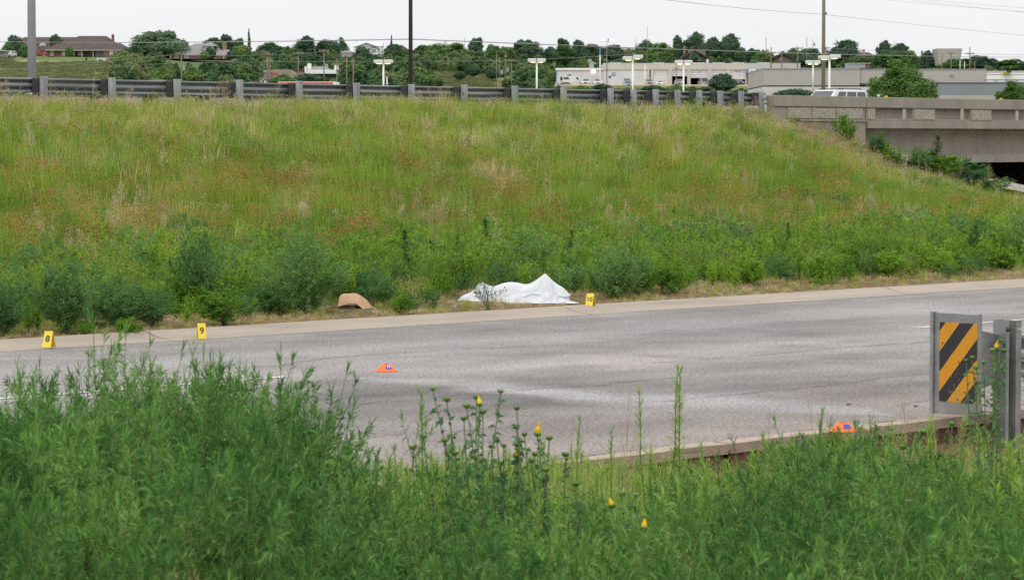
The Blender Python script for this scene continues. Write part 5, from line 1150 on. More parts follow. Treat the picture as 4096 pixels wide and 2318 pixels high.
def trees():
    T_ = [
     ('round', 0, 60, 148, 232, 78, 890, 'dark tree at far left beside the thick pole'), ('loose', 1, 24, 176, 228, 60, 870, 'pale bushy tree at the left edge before the dormer roof'),
     ('round', 1, 100, 178, 236, 44, 860, 'green bush close to the left side of the thick pole'), ('tall', 0, 222, 142, 200, 48, 935, 'dark tree between the dormer and the brick house roof'),
     ('round', 1, 277, 187, 229, 34, 862, 'small bright green tree in front of the brick house'), ('round', 1, 158, 196, 226, 20, 865, 'small round bush right of the thick pole'),
     ('wide', 0, 635, 122, 236, 185, 905, 'largest dark oak on the ridge between the two left houses'), ('round', 0, 737, 166, 225, 46, 915, 'dark tree touching the right side of the large oak'),
     ('loose', 0, 533, 178, 235, 70, 880, 'thin leafed tree right of the brick house'), ('wide', 0, 850, 150, 215, 66, 945, 'dark tree behind the grey hipped roof, left one'),
     ('round', 0, 905, 143, 215, 60, 950, 'dark tree behind the grey hipped roof, middle one'), ('loose', 0, 952, 150, 215, 70, 950, 'dark tree behind the brick chimney, right one'),
     ('spire', 0, 996, 126, 205, 15, 930, 'slim cypress spire right of the grey roofed house'), ('round', 1, 972, 180, 240, 84, 880, 'leafy tree at the foot of the slim cypress'),
     ('tall', 0, 840, 190, 240, 42, 868, 'dark small tree before the square dormer'), ('round', 1, 818, 206, 240, 36, 866, 'pale bush left of the small tree before the dormer'), ('round', 0, 926, 205, 238, 42, 866, 'dark bush before the right end of the grey roof'),
     ('round', 0, 1072, 178, 268, 122, 860, 'broad green tree above the close pair of poles'), ('tall', 0, 1222, 152, 236, 92, 930, 'tall dark tree with pointed top above the orange brick wall'),
     ('wide', 0, 1312, 158, 240, 130, 935, 'wide dark tree left of the white two storey house'), ('loose', 0, 1370, 147, 215, 46, 955, 'ragged tree top right above the wide dark tree'),
     ('round', 0, 1452, 192, 262, 72, 860, 'green tree hiding the foot of the white two storey house'), ('wide', 0, 1275, 220, 290, 160, 790, 'dark tree overhanging the white modern house'),
     ('round', 0, 1575, 181, 236, 84, 900, 'brownish green tree between white house and cypress'), ('spire', 0, 1566, 150, 215, 13, 915, 'very slim cypress spire left of the black pole'),
     ('wide', 0, 1700, 180, 246, 96, 900, 'dark tree right of the black pole'), ('wide', 1, 1785, 176, 262, 168, 890, 'broad light green tree in the middle thicket'), ('twin', 0, 1902, 163, 255, 80, 920, 'dark ragged double tree in the middle of the ridge'),
     ('loose', 1, 1960, 178, 262, 64, 900, 'airy tree right of the ragged double tree'), ('loose', 1, 2028, 184, 268, 84, 880, 'airy pale tree left of the big dark dome tree'), ('round', 0, 2108, 166, 252, 128, 900, 'big dark dome tree above the red container'),
     ('round', 0, 2205, 191, 250, 52, 900, 'small dark tree right of the dome tree'), ('twin', 1, 2256, 163, 250, 84, 910, 'light twin topped tree above the low workshop'), ('round', 0, 2315, 166, 246, 62, 930, 'dark round tree above the roof duct'),
     ('wide', 0, 2374, 176, 250, 88, 920, 'dark tree left of the floodlight mast'), ('wide', 0, 2450, 179, 246, 74, 910, 'tree right below the floodlights'), ('loose', 0, 2576, 156, 238, 86, 930, 'ragged dark tree left of the tall mast'),
     ('wide', 1, 2642, 174, 246, 86, 910, 'lower green tree right of the tall mast'), ('tall', 0, 2712, 149, 238, 52, 930, 'narrow dark tree left of the brown gabled house'), ('tall', 0, 2782, 137, 232, 84, 945, 'tallest dark tree on the ridge behind the brown gabled house'),
     ('round', 0, 2850, 155, 240, 62, 930, 'dark tree right of the tallest ridge tree'), ('tall', 0, 2918, 144, 245, 96, 920, 'broad tall tree above the rightmost garage door'), ('round', 0, 2965, 192, 246, 46, 900, 'small tree right of the broad tall tree'),
     ('tall', 0, 3005, 198, 252, 46, 880, 'dark egg shaped tree above the blue canopy'), ('round', 0, 2775, 213, 246, 40, 850, 'dark bush before the brown gabled house'),
     ('round', 1, 3048, 208, 262, 66, 870, 'green tree right of the egg shaped tree'), ('wide', 0, 3232, 193, 268, 98, 860, 'tree behind the two right hand lamp heads'), ('wide', 0, 3387, 160, 262, 136, 890, 'big dark tree right of the tall bare pole'),
     ('tall', 0, 3538, 170, 262, 66, 900, 'left peak of the twin ridge trees at right'), ('round', 0, 3596, 180, 262, 86, 895, 'right peak of the twin ridge trees at right'), ('loose', 1, 3652, 198, 262, 64, 880, 'airy tree right of the twin ridge trees'),
     ('round', 1, 3555, 212, 274, 130, 840, 'pale green tree low in front of the twin ridge trees'), ('twin', 0, 3722, 208, 270, 70, 860, 'tree touching the left wall of the tapered building'), ('wide', 0, 3916, 222, 276, 96, 850, 'tree right of the tapered building'),
     ('round', 0, 3972, 236, 276, 50, 850, 'small dark tree near the right end of the ridge'), ('loose', 1, 4064, 234, 280, 130, 830, 'loose tree at the right edge of the frame'), ('round', 1, 3432, 226, 268, 120, 830, 'light green tree below the big dark tree'),
     ('round', 1, 3300, 212, 270, 70, 830, 'pale tree behind the right twin head lamp'), ('spire', 0, 3688, 210, 262, 17, 840, 'small dark cypress, left of two by the airy tree'), ('spire', 0, 3708, 212, 262, 15, 840, 'small dark cypress, right of two by the airy tree'),
     ('wide', 1, 3830, 236, 278, 110, 800, 'pale tree before the foot of the tapered building')]
    for (s, v, px, top, bot, w_, Y, lab) in T_: tree(s, v, px, top, bot, w_, Y, lab, G1)
    S_ = [
     ('mound', 0, 510, 236, 300, 100, 760, 'dark bush mass below the right end of the brick house'), ('mound', 1, 600, 226, 262, 110, 830, 'bushes at the foot of the large oak'), ('mound', 1, 640, 268, 330, 130, 640, 'big olive bush above the second guardrail span'),
     ('mound', 0, 330, 262, 285, 46, 740, 'dark round bush on the grass slope below the lawn'), ('mound', 0, 235, 275, 296, 46, 700, 'flat dark bush left on the grass slope'), ('mound', 0, 297, 282, 306, 34, 680, 'small bush low on the grass slope'), ('mound', 0, 388, 273, 286, 20, 720, 'tiny bush right on the grass slope'),
     ('mound', 1, 760, 268, 330, 130, 620, 'olive bush right of the transformer pole'), ('mound', 1, 985, 268, 330, 110, 600, 'green bush above the rubble heap'), ('mound', 0, 960, 240, 300, 120, 720, 'dark bush below the slim cypress'),
     ('mound', 1, 1135, 296, 340, 110, 540, 'bush before the tan shed'), ('mound', 0, 1236, 288, 335, 100, 560, 'dark bush before the white modern house'), ('mound', 1, 1433, 262, 345, 150, 590, 'big light green thicket right of the bare poles'),
     ('mound', 0, 1530, 250, 320, 110, 700, 'dark bush behind the left twin head lamp'), ('mound', 1, 1600, 285, 345, 120, 600, 'bush at the foot of the black pole'), ('mound', 1, 1720, 280, 345, 100, 600, 'bush left of the open grass hill'),
     ('mound', 0, 1841, 280, 314, 46, 700, 'round dark bush alone on the open grass hill'), ('mound', 0, 1893, 258, 300, 62, 740, 'dark bush at the top of the open grass hill'), ('mound', 0, 1972, 268, 312, 50, 720, 'dark bush left of the pole cluster'),
     ('mound', 1, 2180, 262, 340, 90, 780, 'bush behind the right end of the red container'), ('mound', 0, 2407, 330, 362, 66, 600, 'dark bush before the banner pole'), ('mound', 1, 2335, 342, 366, 96, 610, 'olive bush before the white cars'),
     ('mound', 1, 2240, 341, 366, 56, 610, 'small bush at the left end of the lot'), ('mound', 0, 2612, 336, 368, 90, 600, 'dark bush before the first garage door'), ('mound', 1, 2705, 336, 372, 80, 590, 'bush before the dark pole and open bay'),
     ('mound', 1, 2660, 352, 376, 90, 560, 'pale low bush left of the bay lamp pole'), ('mound', 1, 2765, 344, 376, 66, 590, 'bush right of the bay lamp pole'), ('round', 0, 2888, 300, 366, 108, 600, 'tallest bush on the lot before the fourth garage door'),
     ('mound', 0, 2815, 345, 366, 44, 600, 'small dark bush before the open middle bay'), ('mound', 0, 2050, 348, 366, 50, 600, 'low bushes before the red container'), ('mound', 0, 2130, 350, 366, 40, 600, 'low bushes at the foot of the left lot lamp'),
     ('mound', 1, 2960, 352, 376, 60, 560, 'small pale bush before the office'), ('mound', 0, 3180, 347, 400, 150, 230, 'green bush showing above the parapet left of the white SUV')]
    for (s, v, px, top, bot, w_, Y, lab) in S_: tree(s, v, px, top, bot, w_, Y, lab, G2, nm='shrub')
    # nearer shrubs above the parapet, with finer leaves
    LM_near = leafmat('near_shrub_leaf', [(.06, .14, .03), (.10, .19, .04), (.15, .24, .055)], .3, .02)
    me = crown(77, SH['mound'] + [(0, 0, .7, .2, .2)], 9000, .038, .25).mesh('crown', LM_near)
    for (px, top, bot, w_, Y, lab) in [(3612, 262, 440, 290, 210, 'large rounded green shrub rising above the bridge parapet'), (4062, 338, 440, 170, 220, 'green shrub above the parapet at the right edge')]:
        k = Y/F; q = at(px, bot, Y); t = thing('shrub', lab, 'shrub', (q.x, q.y, q.z), 2.0); c = link('crown', me, t); c.scale = (w_*k, w_*k, (bot-top)*k/.9); tr = link('trunk', TR['trunk'], t); tr.scale = (2, 2, (bot-top)*k)
    # scrub that clothes the far slope
    rs = np.random.RandomState(3); pr = [proto('scrub_bush', crown(90+i, SH[s], 1500, .11, .3), [LM_scrub]) for i, s in enumerate(('mound', 'round', 'wide'))]
    P = []; sc = []
    while len(P) < 2100:
        px = rs.uniform(-400, 4600); Y = rs.uniform(560, 1040)
        x = (px-2048)/F*Y
        if px < 470 and (Y < 905 or rs.rand() < .5): continue
        if 560 < Y < 1040 and 1700 < px < 2060 and Y < 790: continue
        if 2170 < px < 3120 and Y < 815: continue
        if 1000 < px < 1360 and Y < 700: continue
        if 640 < px < 960 and 860 < Y < 935: continue
        if 540 < px < 900 and Y < 660 and rs.rand() < .7: continue
        if 1405 < px < 1535 and 880 < Y < 960: continue
        h = rs.uniform(2.0, 4.8); top = 560 - (zg(x, Y)+h-CZ)/Y*F
        lim = np.interp(px, [0, 700, 1000, 1500, 2000, 2500, 3000, 3500, 4100], [213, 205, 195, 200, 190, 186, 198, 212, 236]) + 6*math.sin(px*.021) + 5*math.sin(px*.047)
        if 640 < px < 970: lim = 238
        if 1390 < px < 1545: lim = 226
        if px < 1000 and Y < 800 and rs.rand() < .55: continue
        if top < lim: continue
        P.append((x, Y, zg(x, Y)-.3)); sc.append((h*rs.uniform(.9, 1.7), h*rs.uniform(.9, 1.7), h))
    scatter('scrub', 'dense green scrub covering the far slope', pr, P, rs.uniform(0, 6.28, len(P)), np.array(sc), rs.randint(0, 3, len(P)), cat='scrub')
    # tussocky grass on the open hill parts
    gg = G(); n = 26; a = rs.uniform(0, 6.28, n); gg.blades(np.stack([rs.normal(0, .3, n), rs.normal(0, .3, n), 0*a], 1), a, rs.uniform(.15, .42, n), rs.uniform(.1, .3, n), .08)
    pt = proto('tussock', gg, [leafmat('hill_grass', [(.10, .125, .045), (.145, .165, .062), (.21, .20, .095)], .3, .03, .5)])
    P = []
    while len(P) < 22000:
        px = rs.choice([rs.uniform(-200, 620), rs.uniform(1650, 2200), rs.uniform(2200, 3100)]); Y = rs.uniform(440, 850 if px < 620 else 800)
        if px > 1980 and Y > 640: continue
        if 60 < px < 480 and Y > 778: continue
        x = (px-2048)/F*Y; P.append((x, Y, zg(x, Y)-.05))
    scatter('hill_grass', 'rough olive grass on the open slopes behind the highway', [pt], P, rs.uniform(0, 6.28, len(P)), rs.uniform(.7, 1.5, len(P)), np.zeros(len(P)), cat='grass')
trees()
# ================================================================== GRASS AND WEEDS
def rot_about(v, k, a):
    return v*np.cos(a) + np.cross(k, v)*np.sin(a) + k*(v@k)*(1-np.cos(a))
def unit(v): return v/np.maximum(np.linalg.norm(v, axis=-1, keepdims=True), 1e-9)
def leafy_stem(gs, gl, rs, base, d0, L, r, leaf, lw, nleaf, curve=.25, up=.5, tipdense=1.5, spread=1.25, m=0):
    """one stem with narrow leaves all round; returns points along it"""
    n = 7; p = np.array(base, float); d = unit(np.array(d0, float)); pts = [p.copy()]; ds = [d]
    wob = rs.normal(size=3)*.12
    for i in range(n):
        d = unit(d + np.array([0, 0, up/n]) + wob*curve + rs.normal(size=3)*.04); p = p + d*L/n; pts.append(p.copy()); ds.append(d)
    gs.tube(pts, list(np.linspace(r, r*.35, n+1)), 3, m, cap=False)
    t = rs.rand(nleaf)**(1/tipdense); t = .08 + .92*t
    idx = np.minimum((t*n).astype(int), n-1); fr = (t*n - idx)[:, None]
    P = np.array(pts)[idx]*(1-fr) + np.array(pts)[idx+1]*fr; A = np.array(ds)[idx]
    side = unit(np.cross(A, rs.normal(size=(nleaf, 3)))); ang = rs.uniform(.55, 1.15, nleaf)[:, None]*spread
    ang = ang*(1 - .45*(t[:, None] > .93)); D = unit(A*np.cos(ang) + side*np.sin(ang)); S = unit(np.cross(D, A + rs.normal(size=(nleaf, 3))*.35))
    gl.leaves(P, D, S, leaf*rs.uniform(.55, 1.2, nleaf)*(1 - .35*(t > .9)), lw*rs.uniform(.7, 1.3, nleaf), m, .2)
    nt = max(4, nleaf//3); A = np.repeat(d[None], nt, 0); side = unit(np.cross(A, rs.normal(size=(nt, 3)))); ang = rs.uniform(.12, .95, nt)[:, None]
    D = unit(A*np.cos(ang) + side*np.sin(ang)); S = unit(np.cross(D, A + rs.normal(size=(nt, 3))*.35)); P = np.repeat(p[None], nt, 0) - A*leaf*.6*rs.rand(nt)[:, None]
    gl.leaves(P, D, S, leaf*rs.uniform(.7, 1.15, nt), lw*rs.uniform(.7, 1.2, nt), m, .12)
    return np.array(pts), np.array(ds)
def bush(seed, h, w_, nst, nbr, leaf, lw, nl, r=.004):
    """many-stemmed feathery weed; h tall, w wide"""
    rs = np.random.RandomState(seed); gs, gl = G(), G()
    for i in range(nst):
        az = rs.uniform(0, 6.28); out = rs.rand()**.7*w_*.5; hh = h*(1 - .45*(out/(w_*.5))**2)*rs.uniform(.78, 1.05)
        d = np.array([math.cos(az)*out, math.sin(az)*out, hh]); L = np.linalg.norm(d)
        pts, ds = leafy_stem(gs, gl, rs, (rs.normal()*.02*w_, rs.normal()*.02*w_, 0), d + np.array([math.cos(az), math.sin(az), 0])*out*.5, L, r, leaf, lw, nl, up=.35)
        for j in range(nbr):
            t = .15 + .83*rs.rand()**.85; k = min(6, int(t*7)); p = pts[k]; a = ds[k]
            sd_ = unit(np.cross(a, rs.normal(size=3))); bd = unit(a*.55 + sd_*.95); bl = L*.36*(1.1-t)*rs.uniform(.6, 1.2) + .07*h
            leafy_stem(gs, gl, rs, p, bd, bl, r*.5, leaf*.85, lw, int(nl*.8), up=.7)
    return gs, gl
def spike(seed, h, leaf, lw, nl, taper=.5):
    rs = np.random.RandomState(seed); gs, gl = G(), G()
    n = 8; x = np.cumsum(rs.normal(size=n+1)*.008*h); y = np.cumsum(rs.normal(size=n+1)*.008*h); z = np.linspace(0, h, n+1)
    gs.tube(list(zip(x, y, z)), list(np.linspace(.006, .0015, n+1)), 4, 0, False)
    t = rs.uniform(.04, 1, nl); P = np.stack([np.interp(t*h, z, x), np.interp(t*h, z, y), t*h], 1); az = rs.uniform(0, 6.28, nl)
    el = rs.uniform(.15, .95, nl) + .45*(t > .85); D = unit(np.stack([np.cos(az)*np.cos(el), np.sin(az)*np.cos(el), np.sin(el)], 1)); S = np.stack([-np.sin(az), np.cos(az), 0*az], 1)
    gl.leaves(P, D, S, leaf*(1.15 - taper*t)*rs.uniform(.7, 1.2, nl), lw, 0, .15)
    return gs, gl
def drystalk(seed, h, w_, nb=9, heads=26, m=0, r=.0035, hs_=.018):
    rs = np.random.RandomState(seed); g_ = G(); n = 6
    x = np.cumsum(rs.normal(size=n+1)*.02*h); y = np.cumsum(rs.normal(size=n+1)*.02*h); z = np.linspace(0, h*.85, n+1)
    g_.tube(list(zip(x, y, z)), list(np.linspace(r, r*.5, n+1)), 3, m, False)
    for j in range(nb):
        t = rs.uniform(.35, .95); p = np.array([np.interp(t*h*.85, z, x), np.interp(t*h*.85, z, y), t*h*.85]); a = rs.uniform(0, 6.28)
        d = np.array([math.cos(a)*w_*.5, math.sin(a)*w_*.5, h*.28])*rs.uniform(.5, 1.1)*(1.2-t); q = p + d*.55 + np.array([0, 0, .02*h]); e = p + d*np.array([.85, .85, 1.25])
        g_.tube([p, q, e], [r*.6, r*.4, r*.25], 3, m, False)
        k = heads; u = rs.rand(k)[:, None]; P = q*(1-u) + e*u + rs.normal(size=(k, 3))*w_*.08
        D = unit(rs.normal(size=(k, 3)) + np.array([0, 0, .8])); S = unit(np.cross(D, rs.normal(size=(k, 3))))
        g_.leaves(P, D, S, hs_*rs.uniform(.5, 1.3, k), hs_*.45, m + 1)
    return g_
def clump(seed, n, h, spread, lean, w_, m=0):
    rs = np.random.RandomState(seed); g_ = G(); a = rs.uniform(0, 6.28, n); r = spread*np.sqrt(rs.rand(n)); b = rs.uniform(0, 6.28, n)
    g_.blades(np.stack([r*np.cos(b), r*np.sin(b), 0*a - .02], 1), a, h*rs.uniform(.45, 1.1, n), lean*rs.uniform(.1, 1, n), w_*rs.uniform(.6, 1.3, n), m); return g_
def merge(g1, g2, off=1):
    g = G(); g.v = list(g1.v); g.f = list(g1.f); g.m = list(g1.m); g.n = g1.n
    for v in g2.v: g.v.append(v)
    g.f += [tuple(i + g1.n for i in q) for q in g2.f]; g.m += [k + off for k in g2.m]; g.n += g2.n; return g
LM_fine = leafmat('slope_grass', [(.23,.31,.032),(.33,.40,.042),(.43,.46,.08),(.48,.46,.17)], .4, .35, .8, .6)
LM_green = leafmat('slope_green', [(.12,.235,.026),(.19,.32,.032),(.28,.40,.05)], .4, .4, .8, .6)
LM_tan = leafmat('dry_grass', [(.36,.26,.13),(.50,.38,.21),(.60,.49,.32)], .3, .2, .6, .5)
LM_rust = leafmat('rust_heads', [(.27,.12,.035),(.37,.19,.055),(.44,.30,.10)], .25, .3, .7, .6)
LM_pink = leafmat('dry_flower', [(.42,.29,.19),(.58,.44,.33),(.68,.58,.46)], .25, .3, .7, .7)
LM_orange = leafmat('orange_flower', [(.45, .10, .02), (.5, .2, .03), (.4, .06, .02)], .2, .3, .8, .3)
LM_blue = leafmat('bluish_weed', [(.085,.20,.065),(.145,.29,.08),(.23,.38,.11)], .4, .25, .4, .6)
LM_fresh = leafmat('fresh_weed', [(.12,.26,.025),(.19,.36,.035),(.29,.45,.05)], .4, .3, .5, .6)
LM_tip = leafmat('yellow_green_tip', [(.22, .33, .035), (.30, .42, .05)], .4, .3, .5, .4)
LM_spk = leafmat('dark_spike_weed', [(0.0362, 0.109, 0.0261), (0.058, 0.152, 0.0319), (0.087, 0.189, 0.0435)], .3, .3, .5, .5)
ST_green = leafmat('green_stem', [(.11, .15, .05), (.15, .19, .06)], .1, .3, .5, .3); ST_tan = leafmat('tan_stem', [(.34, .26, .15), (.46, .37, .24)], .1, .3, .5, .3)
def in_view(n, rs, d0, d1, s0=-16, s1=60, pad=260, clear=True):
    """random points between two road offsets, kept if they fall in (or just beside) the frame"""
    d = rs.uniform(d0, d1, n); s = rs.uniform(s0, s1, n); x = K0[0]+s*UK[0]+d*NK[0]; y = K0[1]+s*UK[1]+d*NK[1]
    px = 2048 + x/np.maximum(y, 1)*F; ok = (px > -pad) & (px < 4096+pad) & (y > 3) & ~(clear & (px > 1780) & (px < 2320) & (y < 35.9+.4*(px < 2000)) & (y > 27)) & ~(clear & (px > 1315) & (px < 1500) & (y < 33.9) & (y > 27)) & ~((px > 1800) & (px < 2310) & (y > 34.75) & (y < 35.9)) & ~((px > 1330) & (px < 1490) & (y > 33.1) & (y < 33.9)); return x[ok], y[ok], d[ok]
def veg_slope():
    rs = np.random.RandomState(11)
    grass = [proto('grass_a', clump(1, 70, .42, .20, .22, .007), [LM_fine]), proto('grass_b', clump(2, 70, .34, .22, .20, .007), [LM_fine]), proto('grass_c', clump(3, 60, .5, .18, .16, .006), [LM_green]),
             proto('grass_d', clump(4, 60, .45, .2, .24, .006), [LM_tan])]
    x, y, d = in_view(110000, rs, 2.2, 40, -16, 75)
    dr = (x-R0[0])*NR[0] + (y-R0[1])*NR[1]; s = (x-R0[0])*UR[0] + (y-R0[1])*UR[1]
    ok = (dr < .6) & ~((s > 30) & (dr > -1.2)) & (rs.rand(len(x)) < np.interp(d, [2, 7, 12], [.35, .5, 1])); x, y, d, dr, s = x[ok], y[ok], d[ok], dr[ok], s[ok]
    z = znear(x, y); n1 = fbm(x*.28, y*.28, 71); n2 = fbm(x*.8, y*.8, 72)
    up = sstep(-17, -3, dr)
    r = rs.rand(len(x)); tanp = .03 + .04*up + .34*sstep(-5, -.5, dr) + .35*np.clip((n2-.58)*3, 0, .6)*up; grnp = .28 + .5*(1-up) + .9*(n1-.5)
    idx = np.where(r < tanp, 3, np.where(rs.rand(len(x)) < grnp, 2, rs.randint(0, 2, len(x))))
    sc = (.45 + 1.0*n2)*rs.uniform(.6, 1.4, len(x))*(1 - .25*up)*(1 - .42*sstep(-4.5, -1.5, dr))*np.interp(d, [2, 6, 10], [.55, .7, 1]); sc3 = np.stack([sc, sc, sc*(.85+.4*n1)], 1)
    scatter('slope_grass', 'yellow green grass covering the embankment', grass, np.stack([x, y, z], 1), rs.uniform(0, 6.28, len(x)), sc3, idx, cat='grass')
    # soft bands of small weeds: rust tinted ones half way up, green feathery ones lower
    gr1 = merge(*[a for a in spike(31, .42, .035, .006, 90)]); pr = []
    for sd_ in (41, 42):
        g0 = clump(sd_, 26, .4, .14, .1, .005); rq = np.random.RandomState(sd_); k = 170; P = np.stack([rq.normal(0, .09, k), rq.normal(0, .09, k), rq.uniform(.22, .46, k)], 1)
        D = unit(rq.normal(size=(k, 3)) + np.array([0, 0, .7])); S = unit(np.cross(D, rq.normal(size=(k, 3)))); g0.leaves(P, D, S, .022*rq.uniform(.5, 1.3, k), .011, 1); pr.append(proto('rust_weed', g0, [LM_green, LM_rust]))
    for sd_ in (43, 44): gs, gl = bush(sd_, .55, .34, 7, 4, .035, .006, 16, .003); pr.append(proto('feather_weed', merge(gs, gl), [ST_green, LM_green]))
    gs, gl = bush(45, .5, .5, 7, 4, .04, .007, 16, .003); pr.append(proto('pale_weed', merge(gs, gl), [ST_green, LM_fine]))
    x, y, d = in_view(30000, rs, 2.5, 38, -16, 75); dr = (x-R0[0])*NR[0] + (y-R0[1])*NR[1]; s = (x-R0[0])*UR[0] + (y-R0[1])*UR[1]
    ok = (dr < .2) & ~((s > 30) & (dr > -1.3)); x, y, dr, s = x[ok], y[ok], dr[ok], s[ok]
    n3 = fbm(x*.22+9, y*.22, 81); band = np.exp(-((dr+15.0)/4.4)**2)
    keep = rs.rand(len(x)) < (.16 + .8*band*(.4+1.2*n3) + .6*sstep(-15, -20, dr) ); keep &= rs.rand(len(x)) < 1
    x, y, dr, n3, band = x[keep], y[keep], dr[keep], n3[keep], band[keep]
    r = rs.rand(len(x)); idx = np.where(r < band*(.30 + 1.0*n3), rs.randint(0, 2, len(x)), np.where(dr < -8, rs.randint(2, 4, len(x)), 4))
    scatter('slope_weeds', 'green and rust tinted small weeds half way up the embankment', pr, np.stack([x, y, znear(x, y)], 1), rs.uniform(0, 6.28, len(x)), rs.uniform(.65, 1.25, len(x))*np.where(idx < 2, 1.05, 1), idx, cat='weeds')
    # dried flower heads near the crest, orange flowers between
    pr = []
    for sd_, mt in ((51, LM_pink), (52, LM_pink), (53, LM_orange)):
        rq = np.random.RandomState(sd_); g0 = clump(sd_, 14, .3, .12, .12, .004); k = 26 if mt is LM_pink else 7; P = np.stack([rq.normal(0, .12, k), rq.normal(0, .12, k), rq.uniform(.2, .38, k)], 1)
        for _ in range(3): D = unit(rq.normal(size=(k, 3))*np.array([1, 1, .35])); S = unit(np.cross(D, rq.normal(size=(k, 3))*.3 + np.array([0, 0, 1]))); g0.leaves(P - D*.012, D, S, .026, .02, 1)
        pr.append(proto('flower_tuft', g0, [LM_tan, mt]))
    x, y, d = in_view(40000, rs, 14, 38, -16, 75); dr = (x-R0[0])*NR[0] + (y-R0[1])*NR[1]; s = (x-R0[0])*UR[0] + (y-R0[1])*UR[1]
    ok = (dr < .5) & (s < 31) & (rs.rand(len(x)) < .02 + 1.3*sstep(-6, -.6, dr)*(.3 + fbm(x*.35, y*.35, 88)) + .10*sstep(-12, -3, dr)); x, y, dr = x[ok], y[ok], dr[ok]
    idx = np.where(rs.rand(len(x)) < .12 + .5*(dr < -4), 2, rs.randint(0, 2, len(x)))
    scatter('crest_flowers', 'dry pinkish flower heads and orange flowers along the crest', pr, np.stack([x, y, znear(x, y)], 1), rs.uniform(0, 6.28, len(x)), rs.uniform(.6, 1.15, len(x))*(1-.3*sstep(-4, -1.5, dr)), idx, cat='wildflowers')
    pr = [proto('tall_tuft', clump(180, 90, .62, .16, .20, .009), [LM_green]), proto('tall_tuft', clump(181, 80, .55, .2, .26, .008), [LM_tan]), proto('tall_tuft', clump(182, 90, .6, .18, .22, .009), [LM_fine]), proto('tall_tuft', clump(183, 80, .5, .22, .2, .009), [LM_spk])]
    x, y, d = in_view(3600, rs, 8, 38, -16, 75); dr = (x-R0[0])*NR[0] + (y-R0[1])*NR[1]; s = (x-R0[0])*UR[0] + (y-R0[1])*UR[1]
    ok = (dr < -1.2) & ~((s > 29) & (dr > -2)) & (rs.rand(len(x)) < np.clip((fbm(x*.5, y*.5, 123)-.35)*2.4, .08, 1)); x, y, dr = x[ok], y[ok], dr[ok]; r = rs.rand(len(x)); n7 = fbm(x*.4, y*.4, 124)
    idx = np.where(r < .30 + (n7-.5)*1.5, 1, np.where(r < .62, 0, np.where(r < .9, 2, 3)))
    scatter('slope_tufts', 'taller grass tufts standing out on the embankment', pr, np.stack([x, y, znear(x, y)], 1), rs.uniform(0, 6.28, len(x)), rs.uniform(.6, 1.35, len(x))*(1 - .3*sstep(-6, -1.5, dr)), idx, cat='grass')
    # tan stalks with seed heads, standing out of the green
    pr = [proto('tan_stalk', drystalk(60+i, .8+.1*i, .34, 9, 22), [ST_tan, LM_tan if i % 2 else LM_pink]) for i in range(3)]
    x, y, d = in_view(6000, rs, 4.5, 34, -16, 75); dr = (x-R0[0])*NR[0] + (y-R0[1])*NR[1]; s = (x-R0[0])*UR[0] + (y-R0[1])*UR[1]; n4 = fbm(x*.3, y*.3, 91)
    ok = (dr < -1) & ~((s > 30) & (dr > -2)) & (rs.rand(len(x)) < .04 + .75*np.exp(-((dr+17.5)/3.6)**2)*np.clip((n4-.33)*4, 0, 1) + .10*(dr > -14)); x, y = x[ok], y[ok]
    scatter('tan_stalks', 'scattered tan dead stalks with feathery seed heads on the slope', pr, np.stack([x, y, znear(x, y)], 1), rs.uniform(0, 6.28, len(x)), rs.uniform(.5, 1.0, len(x)), rs.randint(0, 3, len(x)), cat='weeds')
veg_slope()
BM = {}
def bush_mesh(key, *a, mats=None):
    gs, gl = bush(*a); BM[key] = (gs.mesh('stem', mats[0]), gl.mesh('foliage', mats[1]))
def plant(key, nm, lab, cat, loc, sc, grp=None, rz=0, tilt=0):
    t = thing(nm, lab, cat, loc, rz, grp); t.rotation_euler = (tilt, tilt*.6, rz); t.scale = sc if hasattr(sc, '__len__') else (sc,)*3
    link('stem', BM[key][0], t); link('foliage', BM[key][1], t); return t
